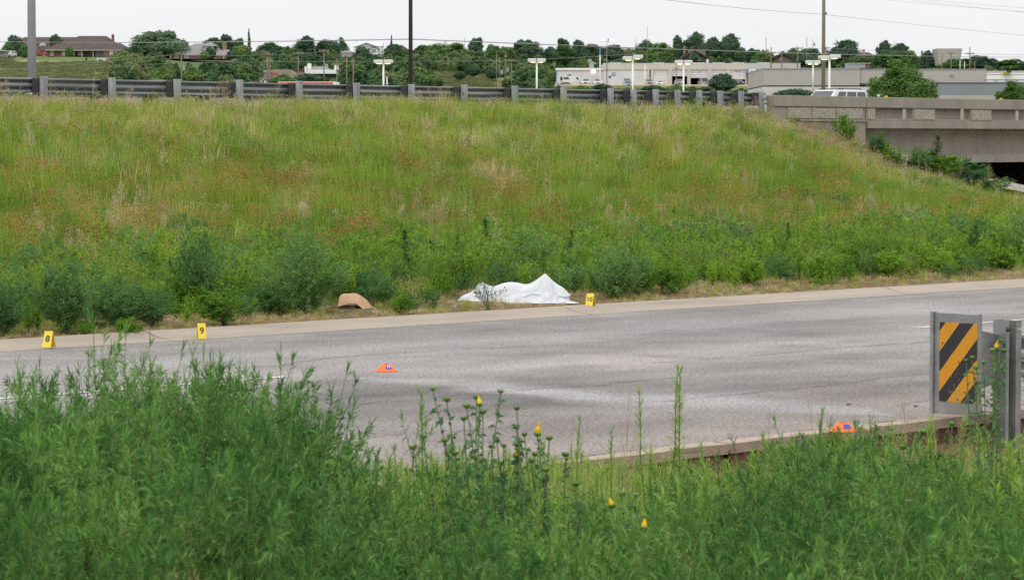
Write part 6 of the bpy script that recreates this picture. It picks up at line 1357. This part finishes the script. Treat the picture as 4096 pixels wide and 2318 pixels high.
def veg_kerb():
    rs = np.random.RandomState(21)
    for i in range(3): bush_mesh(('blue', i), 100+i, 1.0, .95, 26, 13, .06, .012, 24, mats=(ST_green, LM_blue))
    for i in range(2): bush_mesh(('fresh', i), 110+i, .8, .6, 18, 9, .06, .014, 24, mats=(ST_green, LM_fresh))
    for i in range(3): gs, gl = spike(120+i, 1.0, .12, .009, 420); BM[('spike', i)] = (gs.mesh('stem', ST_green), gl.mesh('foliage', LM_spk))
    def on(px, pyb, z=.08): p = atg(px, pyb, z); return (p.x, p.y, zg(p.x, p.y))
    def top(px, pyb, pyt, wpx, key, lab, grp, nm='weed_bush', cat='bush'):
        p = on(px, pyb); k = p[1]/F; h = (pyb - pyt)*k
        h0 = {'blue': .95, 'fresh': .78, 'spike': 1.0}[key[0]]; w0 = {'blue': .95, 'fresh': .62, 'spike': .2}[key[0]]
        sx = wpx*k/w0 if wpx else h/h0*.9
        return plant(key, nm, lab, cat, p, (sx, sx, h/h0), grp, rs.uniform(0, 6))
    gb = 'bluish weed bushes along the far kerb'
    for (px, yb, yt, w_, i, lab) in [
        (30, 1330, 1085, 300, 0, 'bluish bush at the left edge beyond the kerb'), (260, 1320, 1030, 340, 1, 'broad bluish bush above the marker reading 8'), (470, 1300, 1080, 300, 2, 'bluish bush between the markers reading 8 and 9, left one'),
        (620, 1295, 1130, 260, 0, 'low bluish bush between the markers reading 8 and 9, right one'), (800, 1255, 930, 300, 1, 'tall bluish bush behind the marker reading 9'), (1215, 1245, 915, 330, 2, 'tallest dark bluish bush left of the cardboard'),
        (1080, 1250, 1110, 180, 0, 'small bluish bush at the left foot of the tallest dark bush'), (1530, 1225, 1110, 160, 1, 'small bush between the cardboard and the dark spike weed'), (2130, 1140, 930, 300, 2, 'feathery bluish bush right behind the high point of the sheet'),
        (2440, 1185, 960, 260, 0, 'bluish bush behind the marker reading 10'), (2560, 1170, 1010, 220, 1, 'low bluish bush right of the marker reading 10'), (2850, 1040, 880, 380, 2, 'broad bluish bush mass right of centre, left part'),
        (3640, 1000, 850, 420, 0, 'broad dark bush beyond the kerb above the striped panel'), (3900, 1040, 870, 300, 1, 'bluish bush near the right edge, left of two'), (4080, 1050, 850, 260, 2, 'bluish bush at the right edge, right of two'), (3450, 1085, 965, 170, 1, 'low bluish bush left of the striped panel top'),
        (2950, 1060, 900, 220, 1, 'bluish bush mass right of centre, right part'), (3300, 960, 850, 300, 0, 'bluish bush high behind the verge at right')]:
        top(px, yb, yt, w_, ('blue', i), lab, gb)
    gsn = 'dark spike weeds on the verge'
    for (px, yb, yt, w_, lab) in [(1625, 1175, 925, 90, 'thickest dark spike weed left of the sheet'), (1012, 1135, 1000, 50, 'dark spike weed between the two tall bluish bushes'), (1845, 1130, 950, 52, 'dark spike weed above the left end of the sheet'), (1942, 1100, 880, 60, 'tallest dark spike weed above the sheet'),
        (1720, 1140, 975, 60, 'pale spike weed right of the thickest one'), (2285, 1125, 935, 56, 'dark spike weed above the right end of the sheet'), (2358, 1110, 985, 34, 'thin spike weed above the marker reading 10'), (3158, 1080, 900, 40, 'slender dark spike weed alone right of centre'),
        (3858, 1060, 925, 44, 'dark spike weed above the striped panel, left one'), (3915, 1060, 900, 70, 'dark spike weed above the striped panel, right one'), (455, 1170, 1060, 46, 'dark spike weed above the gap between markers 8 and 9'), (2520, 1100, 960, 30, 'thin spike weed right of the marker reading 10')]:
        top(px, yb, yt, w_*1.25, ('spike', rs.randint(3)), lab, gsn, 'spike_weed', 'weed')
    gfn = 'fresh green weeds on the verge'
    for (px, yb, yt, w_, lab) in [(1335, 1215, 1060, 150, 'fresh green weed right of the tallest dark bush'), (1600, 1245, 1150, 110, 'leafy weed below the thickest spike weed'), (900, 1290, 1130, 260, 'yellowish feathery weed right of the marker reading 9'), (520, 1322, 1240, 130, 'low leafy weed left of the marker reading 9'),
        (330, 1325, 1270, 100, 'low leafy weed right of the marker reading 8'), (700, 1270, 1200, 120, 'pale leafy weed above the marker reading 9'), (1745, 1185, 1060, 150, 'fresh weed left of the left end of the sheet'), (2700, 1170, 1010, 160, 'fresh weed tuft right of the low bluish bush'), (3280, 1130, 985, 160, 'fresh weed with pale tips right of the slender spike'),
        (3560, 1110, 985, 180, 'fresh green weed above the lane dash'), (3760, 1095, 980, 190, 'fresh green weed above the striped panel'), (4020, 1085, 985, 160, 'fresh green weed at the right edge'), (2985, 1140, 1010, 150, 'fresh weed above the right part of the kerb')]:
        top(px, yb, yt, w_, ('fresh', rs.randint(2)), lab, gfn, 'leafy_weed', 'weed')
    for (px, yb, yt, w_, Y, key, lab) in [(3380, 545, 470, 70, 84, ('fresh', 0), 'weed growing against the bridge wing wall'), (3500, 605, 545, 70, 85, ('blue', 0), 'dark weed at the foot of the first bridge girder'), (3560, 650, 590, 110, 85, ('fresh', 1), 'fresh weed below the first bridge girder'), (3670, 700, 610, 120, 86, ('blue', 1), 'dark weed clump on the bridge slope, left one'),
        (3765, 730, 565, 60, 86, ('spike', 0), 'tallest weed standing before the bridge girder'), (3745, 740, 620, 130, 86, ('fresh', 0), 'weed clump at the foot of the tallest weed before the girder'), (3840, 770, 650, 150, 87, ('blue', 2), 'dark weed clump on the bridge slope, middle one'), (3905, 800, 680, 60, 87, ('spike', 1), 'spike weed left of the dark underpass'),
        (3930, 830, 720, 150, 87, ('blue', 0), 'dark weed clump on the bridge slope, right one'), (3700, 820, 730, 180, 80, ('blue', 1), 'broad dark weed clump below the bridge slope'), (3830, 860, 770, 200, 78, ('blue', 2), 'broad dark weed clump near the underpass'), (4010, 880, 800, 160, 78, ('fresh', 1), 'fresh weed clump at the right edge below the underpass')]:
        k = Y/F*1.6; yt -= 22; q = at(px, yb, Y); zz = zg(q.x, q.y); h0 = {'blue': .95, 'fresh': .78, 'spike': 1.0}[key[0]]; w0 = {'blue': .95, 'fresh': .62, 'spike': .2}[key[0]]; h = at(px, yt, Y).z - zz
        plant(key, 'weed_bush', lab, 'bush', (q.x, q.y, zz), (w_*k/w0, w_*k/w0, max(.3, h)/h0), 'weeds on the bridge slope', rs.uniform(0, 6))
    # the weed standing in front of the sheet: grey green, open
    gs, gl = bush(130, .45, .62, 11, 5, .035, .008, 11, .004); BM['front'] = (gs.mesh('stem', ST_green), gl.mesh('foliage', leafmat('grey_green_weed', [(0.087, 0.145, 0.0653), (0.145, 0.21, 0.102), (0.217, 0.275, 0.145)], .3, .3, .4, .6)))
    p = on(1955, 1229); plant('front', 'leafy_weed', 'open grey green weed growing in front of the left half of the white sheet', 'weed', p, (.95, .8, .95), None, 1.0)
    p = on(1600, 1262); plant('front', 'leafy_weed', 'small grey green weed on the litter right of the cardboard', 'weed', p, (.5, .5, .45), None, 2.0)
    # big dead stalks
    for i in range(3): g_ = drystalk(140+i, 1.0, .6, 22, 110, r=.006, hs_=.018); BM[('dead', i)] = g_.mesh('dead_stalk', [ST_tan, LM_tan if i < 2 else LM_rust])
    for (px, yb, yt, w_, i, lab) in [(1150, 1000, 800, 120, 0, 'cluster of tan dead stalks above the tallest dark bush'), (1210, 990, 790, 110, 1, 'tan dead stalk cluster, right part'), (655, 990, 850, 60, 1, 'tall tan dead stalk with drooping leaves above the marker reading 9'), (905, 960, 800, 60, 0, 'tan dead stalk right of the tallest one at left'),
        (560, 960, 855, 60, 0, 'tan dead stalk left above the marker reading 9'), (1665, 960, 770, 50, 1, 'tan dead stalk above the thickest spike weed'), (1755, 990, 790, 70, 0, 'reddish tan dead stalk above the left end of the sheet'), (2125, 970, 830, 60, 2, 'rust coloured dead stalk above the sheet, left one'), (2170, 960, 810, 60, 2, 'rust coloured dead stalk above the sheet, right one'),
        (2435, 960, 800, 70, 1, 'tan dead stalk above the marker reading 10'), (2410, 980, 860, 60, 2, 'rust dead stalk beside the tan one above the marker reading 10'), (1500, 1000, 870, 80, 0, 'pale dead stalk bush left of the thickest spike weed'), (1540, 960, 820, 50, 1, 'thin pale dead stalk above the cardboard'),
        (2650, 940, 800, 80, 0, 'pale dead stalk right of the marker reading 10'), (3240, 950, 770, 80, 0, 'pale dead stalk below the parapet joint'), (3120, 960, 860, 110, 1, 'pinkish dry tuft below the start of the parapet'), (3955, 760, 640, 60, 0, 'reddish dead stalk before the dark underpass'), (3900, 770, 690, 50, 2, 'brown dead stalk left of the dark underpass'), (3985, 800, 700, 50, 1, 'pale dead stalk beside the slope paving')]:
        if i >= 0:
            Y = 26.
            while Y < 90:
                q = at(px, yb, Y); zz = zg(q.x, q.y)
                if q.z <= zz: break
                Y += .3
            q = at(px, yb, Y); zz = zg(q.x, q.y)
            k = Y/F; h = (yb-yt)*k; o = link('dry_weed', BM[('dead', i)], None, (q.x, q.y, min(zz, q.z+.05)), rs.uniform(0, 6)); o.scale = (w_*k/.62*1.15, w_*k/.62*1.15, h); tag(o, lab, 'weed', 'dead stalks on the embankment')
    # filler plants of the verge: fresh weeds with yellow-green tips, low bluish ones
    pr = []
    for i in range(3):
        gs, gl = bush(150+i, .6, .38, 8, 6, .06, .013, 22, .004); rq = np.random.RandomState(i); k = 40
        tips = G(); hh = rq.uniform(.45, .62, 5); xy = rq.normal(0, .09, (5, 2)); j = rq.randint(0, 5, k); P = np.stack([xy[j, 0], xy[j, 1], hh[j] - rq.rand(k)*.05], 1); D = unit(rq.normal(size=(k, 3)) + np.array([0, 0, 1.2])); S = unit(np.cross(D, rq.normal(size=(k, 3)))); tips.leaves(P, D, S, .04, .010)
        pr.append(proto('tip_weed', merge(merge(gs, gl), tips, 2), [ST_green, LM_fresh, LM_tip]))
    for i in range(2): gs, gl = bush(160+i, .55, .55, 12, 7, .055, .011, 20, .003); pr.append(proto('low_blue_weed', merge(gs, gl), [ST_green, LM_blue]))
    gs, gl = spike(165, .8, .09, .008, 260); pr.append(proto('small_spike', merge(gs, gl), [ST_green, LM_fresh]))
    x, y, d = in_view(6000, rs, 1.1, 10, -16, 60); n5 = fbm(x*.5, y*.5, 95); ok = (rs.rand(len(x)) < np.clip((d-1.0)/1.3, 0, 1)*np.interp(d, [0, 6, 10], [1, .85, .15])) & ~((np.abs(x) < .95) & (np.abs(y-35.3) < 1.0)); x, y, d, n5 = x[ok], y[ok], d[ok], n5[ok]
    px = 2048+x/y*F; r = rs.rand(len(x)); bl = np.where(px < 1400, .6, .34) + (n5-.5)*1.2; idx = np.where(r < .07, 5, np.where(rs.rand(len(x)) < bl, rs.randint(3, 5, len(x)), rs.randint(0, 3, len(x))))
    sc = rs.uniform(.5, .95, len(x))*np.interp(d, [1, 2.2, 5], [.4, .75, 1])*1.15
    scatter('verge_weeds', 'mixed green weeds crowding the verge beyond the kerb', pr, np.stack([x, y, znear(x, y)], 1), rs.uniform(0, 6.28, len(x)), sc, idx, cat='weeds')
    # dry litter and short dead grass along the kerb
    pr = [proto('dry_tuft', clump(170, 60, .13, .10, .16, .004), [LM_tan]), proto('dry_tuft', clump(171, 50, .09, .10, .14, .004), [LM_rust]), proto('dry_tuft', clump(172, 50, .16, .10, .14, .004), [LM_fine])]
    x, y, d = in_view(24000, rs, .55, 3.4, -16, 60, clear=False); n6 = fbm(x*1.6, y*1.6, 96); ok = rs.rand(len(x)) < np.interp(d, [.55, .75, 1.5, 3.4], [.2, .8, .8, .25])*(.3+1.2*n6); ok &= ~((2048+x/y*F > 1320) & (2048+x/y*F < 1500) & (y < 33.5) & (rs.rand(len(x)) < .3)); x, y, d = x[ok], y[ok], d[ok]
    px = 2048+x/y*F; r = rs.rand(len(x)); idx = np.where(r < .36, 0, np.where(r < .58, 1, np.where(rs.rand(len(x)) < .5, 2, 0)))
    scatter('kerb_litter', 'short dry tan grass and litter along the back of the kerb', pr, np.stack([x, y, znear(x, y)], 1), rs.uniform(0, 6.28, len(x)), rs.uniform(.35, 1.0, len(x))*np.interp(d, [.55, 1.4, 3], [.4, .7, 1.1]), idx, cat='grass')
veg_kerb()
def veg_front():
    rs = np.random.RandomState(33)
    LM_f = leafmat('foreground_weed', [(.042,.13,.030),(.10,.235,.048),(.21,.38,.085)], .33, 2.5, .35, .8)
    LM_f2 = leafmat('foreground_weed_young', [(0.145, 0.319, 0.0435), (0.217, 0.406, 0.0653)], .4, 2.5, .3, .5)
    for i in range(4): bush_mesh(('fg', i), 200+i, 1.0, .72, 18, 26, .045, .0042, 26, mats=(ST_green, LM_f))
    gfg = 'tall leafy weeds in the foreground'
    # (px, top py, Y, width m, mesh, label)
    for (px, yt, Y, w_, i, lab) in [
        (60, 1600, 7.6, .50, 0, 'leafy weed at the left edge of the foreground'), (215, 1420, 8.0, .42, 1, 'leafy weed with forked tops below the marker reading 8'), (370, 1310, 8.2, .40, 2, 'tallest leafy weed in the left foreground'), (450, 1450, 8.6, .42, 3, 'leafy weed just right of the tallest one at left'), (120, 1480, 8.6, .42, 1, 'leafy weed left of the one below the marker reading 8'), (830, 1480, 8.9, .42, 3, 'leafy weed just left of the pale dead stem'), (1010, 1530, 8.7, .42, 0, 'leafy weed under the end of the lane dash'),
        (560, 1540, 7.4, .55, 3, 'dense leafy weed in the middle of the left clump'), (735, 1400, 8.4, .42, 0, 'leafy weed below the marker reading 9'), (930, 1560, 7.8, .50, 1, 'leafy weed right of the pale dead stem'),
        (1110, 1460, 8.3, .44, 2, 'leafy weed with a single high shoot at the end of the lane dash'), (1290, 1650, 7.6, .5, 3, 'leafy weed at the right end of the left clump'), (1555, 1500, 8.8, .36, 1, 'slender leafy weed below the orange disc cone'),
        (250, 1850, 6.2, .55, 3, 'low leafy weed at the lower left, nearest the camera'), (760, 1800, 6.3, .55, 0, 'leafy weed low in front of the left clump'), (1180, 1930, 6.4, .5, 1, 'leafy weed low between the left clump and the yellow buds'),
        (1680, 1980, 6.6, .55, 2, 'leafy weed low below the slender one'), (2120, 2000, 6.8, .55, 0, 'leafy weed low below the yellow buds'), (2560, 2030, 6.6, .55, 3, 'leafy weed low beside the lowest yellow bud'), (2860, 1900, 7.6, .5, 1, 'leafy weed right of the yellow buds, first one'),
        (3020, 1830, 8.2, .45, 2, 'leafy weed below the pale wash on the road'), (3385, 1650, 8.8, .50, 0, 'leafy weed whose top hides the second orange cone'), (3350, 1672, 9.4, .44, 3, 'leafy weed crossing the left half of the second orange cone'), (3425, 1690, 9.4, .40, 1, 'leafy weed crossing the right half of the second orange cone'), (3310, 1690, 9.0, .50, 2, 'leafy weed hiding the left side of the second orange cone'), (3210, 1880, 7.6, .5, 3, 'leafy weed left of the second orange cone'), (3480, 1740, 9.0, .46, 3, 'leafy weed before the brick fragment on the near kerb'), (3640, 1780, 8.4, .46, 2, 'leafy weed left of the foot of the striped panel'), (3780, 1730, 9.2, .42, 1, 'leafy weed touching the lower edge of the striped panel'), (3600, 1890, 7.4, .5, 1, 'leafy weed below the dark gap in the near kerb'),
        (3330, 2020, 6.4, .55, 2, 'leafy weed low in the right foreground'), (3860, 1900, 7.4, .5, 0, 'leafy weed below the striped panel'), (4070, 1790, 7.9, .45, 3, 'leafy weed at the right edge below the steel post'), (3800, 2080, 6.2, .5, 1, 'leafy weed at the lower right, nearest the camera'),
        (2950, 2080, 6.3, .5, 3, 'leafy weed low right of the lowest yellow bud'), (520, 2060, 5.9, .5, 1, 'leafy weed at the bottom edge left of centre'), (1450, 2150, 6.1, .5, 0, 'leafy weed at the bottom edge below the disc cone')]:
        w_ = w_*(1.3 if px < 1350 else 1.12); q = at(px, yt - (35 if 300 < px < 1350 else 0), Y); g0 = zg(q.x, q.y); h = q.z - g0
        plant(('fg', i), 'leafy_weed', lab, 'weed', (q.x, q.y, g0), (w_/.62, w_/.62, h/1.0), gfg, rs.uniform(0, 6), rs.uniform(-.05, .05))
    # mass behind and between them
    pr = []
    for i in range(3): gs, gl = bush(210+i, .8, .55, 10, 15, .048, .0048, 24, .003); pr.append(proto('mass_weed', merge(gs, gl), [ST_green, LM_f]))
    pr.append(proto('dead_weed', drystalk(215, .8, .3, 9, 30, r=.003, hs_=.012), [ST_tan, LM_tan])); pr.append(proto('dead_weed', clump(216, 30, .7, .12, .2, .004), [LM_tan]))
    P, sc, ix = [], [], []
    for _ in range(5200):
        Y = rs.uniform(5.6, 13.5); px = rs.uniform(-500, 4600); x = (px-2048)/F*Y; dk = (x-K0[0])*NK[0] + (Y-K0[1])*NK[1]
        if dk > -12.5: continue
        lim = np.interp(px, [-500, 0, 300, 800, 1250, 1400, 1700, 2000, 2400, 2700, 3000, 3400, 3800, 4600], [1490, 1460, 1370, 1400, 1590, 1860, 1880, 1890, 1910, 1890, 1830, 1740, 1790, 1750]) + rs.uniform(-20, 110) - (60 if Y > 10 else 0)
        g0 = zg(x, Y); h = CZ - (lim-560)/F*Y - g0
        if h < .16: continue
        h = min(h, 1.25)*rs.uniform(.72 if px < 1300 else .6, 1.0)
        if rs.rand() > .14*(px < 1300) + .03 + .24*float(fbm(np.array([x*1.6]), np.array([Y*1.1]), 7)[0]): continue
        P.append((x, Y, g0)); sc.append((.7+.3*rs.rand(), .7+.3*rs.rand(), h/.8)); ix.append(rs.randint(3) if rs.rand() < .92 else rs.randint(3, 5))
    scatter('foreground_weeds', 'mass of feathery green weeds filling the foreground', pr, P, rs.uniform(0, 6.28, len(P)), np.array(sc), ix, cat='weeds')
    # lighter grasses and upright stems between the weeds and the road
    gr = [proto('verge_grass', clump(220, 60, .34, .12, .12, .005), [leafmat('fresh_grass', [(0.16, 0.261, 0.0435), (0.261, 0.362, 0.0725), (0.392, 0.42, 0.145)], .4, 1.5, .5, .6)]), proto('verge_grass', clump(221, 30, .26, .1, .16, .004), [LM_tan])]
    g1, g2 = spike(222, .5, .045, .005, 170, .3); gr.append(proto('verge_shoot', merge(g1, g2), [ST_green, leafmat('pale_shoot', [(0.217, 0.362, 0.058), (0.319, 0.464, 0.087)], .4, 1.5, .4, .5)]))
    P, sc, ix = [], [], []
    for _ in range(5200):
        dk = -10.75 - 8*rs.rand()**2.2; px = rs.uniform(-200, 4300); a_ = (px-2048)/F
        if px > 2900 and rs.rand() < .25: continue
        y = (dk + 3.433 + 18.942)/(.6863 + .7273*a_); x = a_*y
        if y < 9: continue
        lim = np.interp(px, [0, 1300, 1500, 1800, 2300, 2650, 2800, 3300, 3700, 4300], [1850, 1880, 1820, 1780, 1750, 1770, 1790, 1740, 1690, 1670]) + rs.uniform(-40, 110)*(1 + .7*(px > 2800))
        g0 = zg(x, y); h = CZ - (lim-560)/F*y - g0
        if h < .05: continue
        P.append((x, y, g0)); r = rs.rand(); i = 0 if r < .5 else (1 if r < .68 else 2); sc.append(min(max(h, .1), .9)/(.34, .26, .5)[i]*rs.uniform(.6, .95)); ix.append(i)
    scatter('near_verge_grass', 'light green grass and pale shoots between the weeds and the near kerb', gr, P, rs.uniform(0, 6.28, len(P)), np.clip(sc, .3, 1.9), ix, cat='grass')
    # small weeds hugging the near kerb
    pr = []
    for i in range(3): gs, gl = bush(240+i, .3, .24, 7, 4, .04, .007, 14, .0025); pr.append(proto('kerb_weed', merge(gs, gl), [ST_green, LM_fresh if i else LM_f]))
    P, sc = [], []
    while len(P) < 420:
        px = rs.uniform(2500, 4250); a_ = (px-2048)/F; dk = -10.5 - 1.5*rs.rand()**1.5; y = (dk + 3.433 + 18.942)/(.6863 + .7273*a_); x = a_*y
        if float(fbm(np.array([x*2.5]), np.array([y*2.5]), 55)[0]) < .43 and not 3290 < px < 3450: continue
        P.append((x, y, zg(x, y))); sc.append(rs.uniform(.5, 1.25)*(1.25 if 3290 < px < 3450 else 1))
    scatter('kerb_weeds', 'small weeds hugging the foot of the near kerb', pr, P, rs.uniform(0, 6.28, len(P)), sc, rs.randint(0, 3, len(P)), cat='weeds')
    for (px, yb, yt, w_, lab) in [(3345, 1765, 1700, 60, 'small fresh weed before the left half of the second orange cone'), (3398, 1762, 1706, 60, 'small fresh weed before the right half of the second orange cone'), (3300, 1775, 1712, 60, 'small fresh weed left of the second orange cone')]:
        Y = 19.3; q = at(px, yt, Y); g0 = zg(q.x, q.y); k = Y/F; plant(('fresh', px % 2), 'leafy_weed', lab, 'weed', (q.x, q.y, g0), (w_*k/.62, w_*k/.62, (q.z-g0)/.78), 'fresh green weeds by the near kerb', rs.uniform(0, 6))
    # single upright shoots that stand against the road
    LMs = leafmat('pale_shoot', [(0, 0, 0)]); BM['shoot'] = tuple(g.mesh(n, m) for g, n, m in zip(spike(230, 1.0, .075, .0055, 300, .55), ('stem', 'foliage'), (ST_green, LMs)))
    for (px, yt, yb, Y, lab) in [(2685, 1480, 1900, 11, 'tall pale upright shoot, left one of the pair against the road'), (2742, 1485, 1900, 11, 'tall pale upright shoot, right one of the pair against the road'), (2574, 1560, 1900, 11, 'pale upright shoot left of the tall pair'), (1672, 1570, 1900, 9.6, 'thin leaning shoot right of the slender leafy weed'), (2280, 1680, 1950, 10.5, 'short shoot right of the yellow buds'), (2470, 1720, 1950, 10.5, 'short pale shoot before the near kerb'), (3254, 1650, 1950, 10, 'thick light green shoot left of the second orange cone')]:
        q = at(px, yt, Y); g0 = zg(q.x, q.y); h = q.z - g0; plant('shoot', 'upright_shoot', lab, 'weed', (q.x, q.y, g0), (h*.8, h*.8, h), 'pale upright shoots in the foreground', rs.uniform(0, 6), rs.uniform(-.03, .03))
    # bud plants: stems with round green buds, some opening yellow
    M_bud = leafmat('green_bud', [(.10, .19, .045), (.16, .26, .07)], .1, 3, .5, .2); M_pet = leafmat('yellow_petal', [(.88, .55, .01), (.95, .70, .02)], .3, 3, .3, .4); M_bst = leafmat('bud_stem', [(.14, .19, .07), (.20, .25, .11)], .2, 3, .3, .3); M_bl = leafmat('bud_leaf', [(0.0798, 0.189, 0.0653), (0.131, 0.261, 0.102)], .3, 3, .4, .5)
    def budhead(r, yellow):
        g_ = G(); g_.lathe((0, 0, 0), [(.0, -.75*r), (.45*r, -.7*r), (.85*r, -.35*r), (1.0*r, .1*r), (.9*r, .42*r), (.6*r, .5*r), (0, .42*r)], 12, 0)
        k = 26; a = rs.uniform(0, 6.28, k); e = rs.uniform(-.6, .35, k); P = np.stack([np.cos(a)*r*.92, np.sin(a)*r*.92, e*r], 1); D = unit(np.stack([np.cos(a), np.sin(a), .3 - .6*rs.rand(k)], 1)); g_.leaves(P, D, np.stack([-np.sin(a), np.cos(a), 0*a], 1), r*.5, r*.3, 0)
        return g_
    bud_me = [budhead(1, False).mesh('bud', M_bud, True) for _ in range(2)]
    gp = G(); k = 22; a = rs.uniform(0, 6.28, k); P = np.stack([np.cos(a)*.35, np.sin(a)*.35, 0*a + .3], 1); gp.leaves(P, unit(np.stack([-np.cos(a)*.12, -np.sin(a)*.12, 1+0*a], 1)), np.stack([-np.sin(a), np.cos(a), 0*a], 1), rs.uniform(1.2, 1.9, k), .5); gp.lathe((0, 0, 0), [(.5, .3), (.52, .8), (.3, 1.3), (0, 1.7)], 10); pet_me = gp.mesh('petals', M_pet, True)
    def budplant(base_px, Y, heads, lab, leafs=60, rpx=15):
        k = Y/F; bx = (base_px-2048)*k; g0 = zg(bx, Y); t = thing('bud_plant', lab, 'flower', (bx, Y, g0), 0, 'plants with round green buds'); gs, gl = G(), G()
        base = np.array([0, 0, 0.]); q0 = at(heads[0][0], heads[0][1], Y)
        for n_, (px, py, yel) in enumerate(heads):
            q = at(px, py, Y); e = np.array([q.x - bx, rs.uniform(-.05, .05), q.z - g0]); b0 = np.array([rs.normal()*.05, rs.normal()*.04, 0]); m_ = b0 + (e-b0)*np.array([.35, .5, .55]) + rs.normal(size=3)*.028
            pts = [b0, b0 + (e-b0)*np.array([.12, .2, .28]), m_, b0 + (e-b0)*np.array([.75, .8, .8]) + rs.normal(size=3)*.014, e - np.array([0, 0, .008])]
            gs.tube(pts, [.0036, .0032, .0026, .0021, .0018], 5, 0, False)
            tt = rs.uniform(.25, .97, leafs); pa = np.array(pts); ii = np.minimum((tt*4).astype(int), 3); fr = (tt*4-ii)[:, None]; P = pa[ii]*(1-fr) + pa[ii+1]*fr; D = unit(rs.normal(size=(leafs, 3)) + np.array([0, 0, .5])); gl.leaves(P, D, unit(np.cross(D, rs.normal(size=(leafs, 3)))), .028, .013, 0, .3)
            r = rpx*k*rs.uniform(.85, 1.1); b_ = link('bud', bud_me[n_ % 2], t, tuple(e)); b_.scale = (r,)*3; b_.rotation_euler = (rs.uniform(-.3, .3), rs.uniform(-.3, .3), 0)
            if yel: pt_ = link('petals', pet_me, b_); pt_.scale = (1.5, 1.5, 1.35)
        obj('stem', gs, M_bst, t); obj('foliage', gl, M_bl, t)
    budplant(1790, 9.0, [(1731, 1552, 0), (1786, 1600, 0), (1695, 1738, 0), (1652, 1790, 0), (1780, 1750, 0)], 'bud plant left of the one with the highest yellow flower, with flat topped green buds')
    budplant(1930, 9.0, [(1919, 1612, 1), (1866, 1624, 0), (1905, 1592, 0), (2002, 1566, 0), (1856, 1668, 0), (1820, 1810, 0), (1932, 1640, 0)], 'bud plant with the highest yellow flower')
    budplant(2090, 9.1, [(2067, 1627, 0), (2065, 1705, 0), (2098, 1732, 0), (2065, 1822, 1), (1988, 1766, 0), (2015, 1784, 0), (1965, 1784, 0), (2064, 1776, 0), (2140, 1818, 0)], 'bud plant with a yellow flower low among many green buds')
    budplant(2190, 9.2, [(2150, 1735, 1), (2197, 1748, 0), (2262, 1817, 0), (2183, 1870, 0), (2126, 1838, 0)], 'bud plant with a barely open yellow flower at its top left')
    budplant(2500, 8.0, [(2450, 2030, 1), (2490, 1975, 0), (2545, 1980, 0), (2525, 2030, 0), (2305, 1938, 0)], 'bud plant with an orange yellow flower low right of centre')
    budplant(2600, 7.8, [(2578, 2118, 1), (2640, 2118, 0)], 'bud plant with the lowest yellow flower', 16)
    budplant(3990, 10.5, [(3987, 1395, 1), (3963, 1395, 0), (4018, 1400, 0), (4004, 1362, 0), (3893, 1430, 0), (3868, 1442, 0), (3930, 1445, 0), (4085, 1440, 0), (3900, 1465, 0)], 'tall bud plant in front of the striped panel and steel post', 60, 12)
    budplant(3690, 9.5, [(3688, 1720, 0), (3620, 1790, 0), (3805, 1690, 0)], 'pale topped bud plant below the near kerb right of the dark gap', 30, 15)
    # dead branching stem in front of the road, and thin dry grass stems
    g_ = drystalk(240, 1.0, .55, 22, 30, r=.0042, hs_=.010); me = g_.mesh('dead_stem', [ST_tan, LM_tan])
    for (px, yt, Y, w_, lab) in [(860, 1290, 10.5, .26, 'pale dead branching stem right of the marker reading 9'), (2500, 1340, 12, .16, 'tall thin dry stalk rising across the road right of centre'), (3640, 1370, 12, .26, 'thin dry stem with side twigs left of the striped panel'), (3860, 1330, 11.5, .22, 'reddish dry twig crossing the striped panel'), (3060, 1440, 12, .10, 'thin dry stalk before the right part of the pale wash'), (3230, 1395, 11.5, .16, 'reddish dry grass stem left of the striped panel'), (3420, 1480, 11.5, .16, 'fine dry grass stem above the second orange cone'), (2270, 1520, 11.5, .08, 'very thin dry stalk above the barely open yellow flower')]:
        q = at(px, yt, Y); g0 = zg(q.x, q.y); h = q.z-g0; o = link('dry_weed', me, None, (q.x, q.y, g0), rs.uniform(0, 6)); o.scale = (w_/.5, w_/.5, h/1.05); tag(o, lab, 'weed', 'dry stems in the foreground')
veg_front()
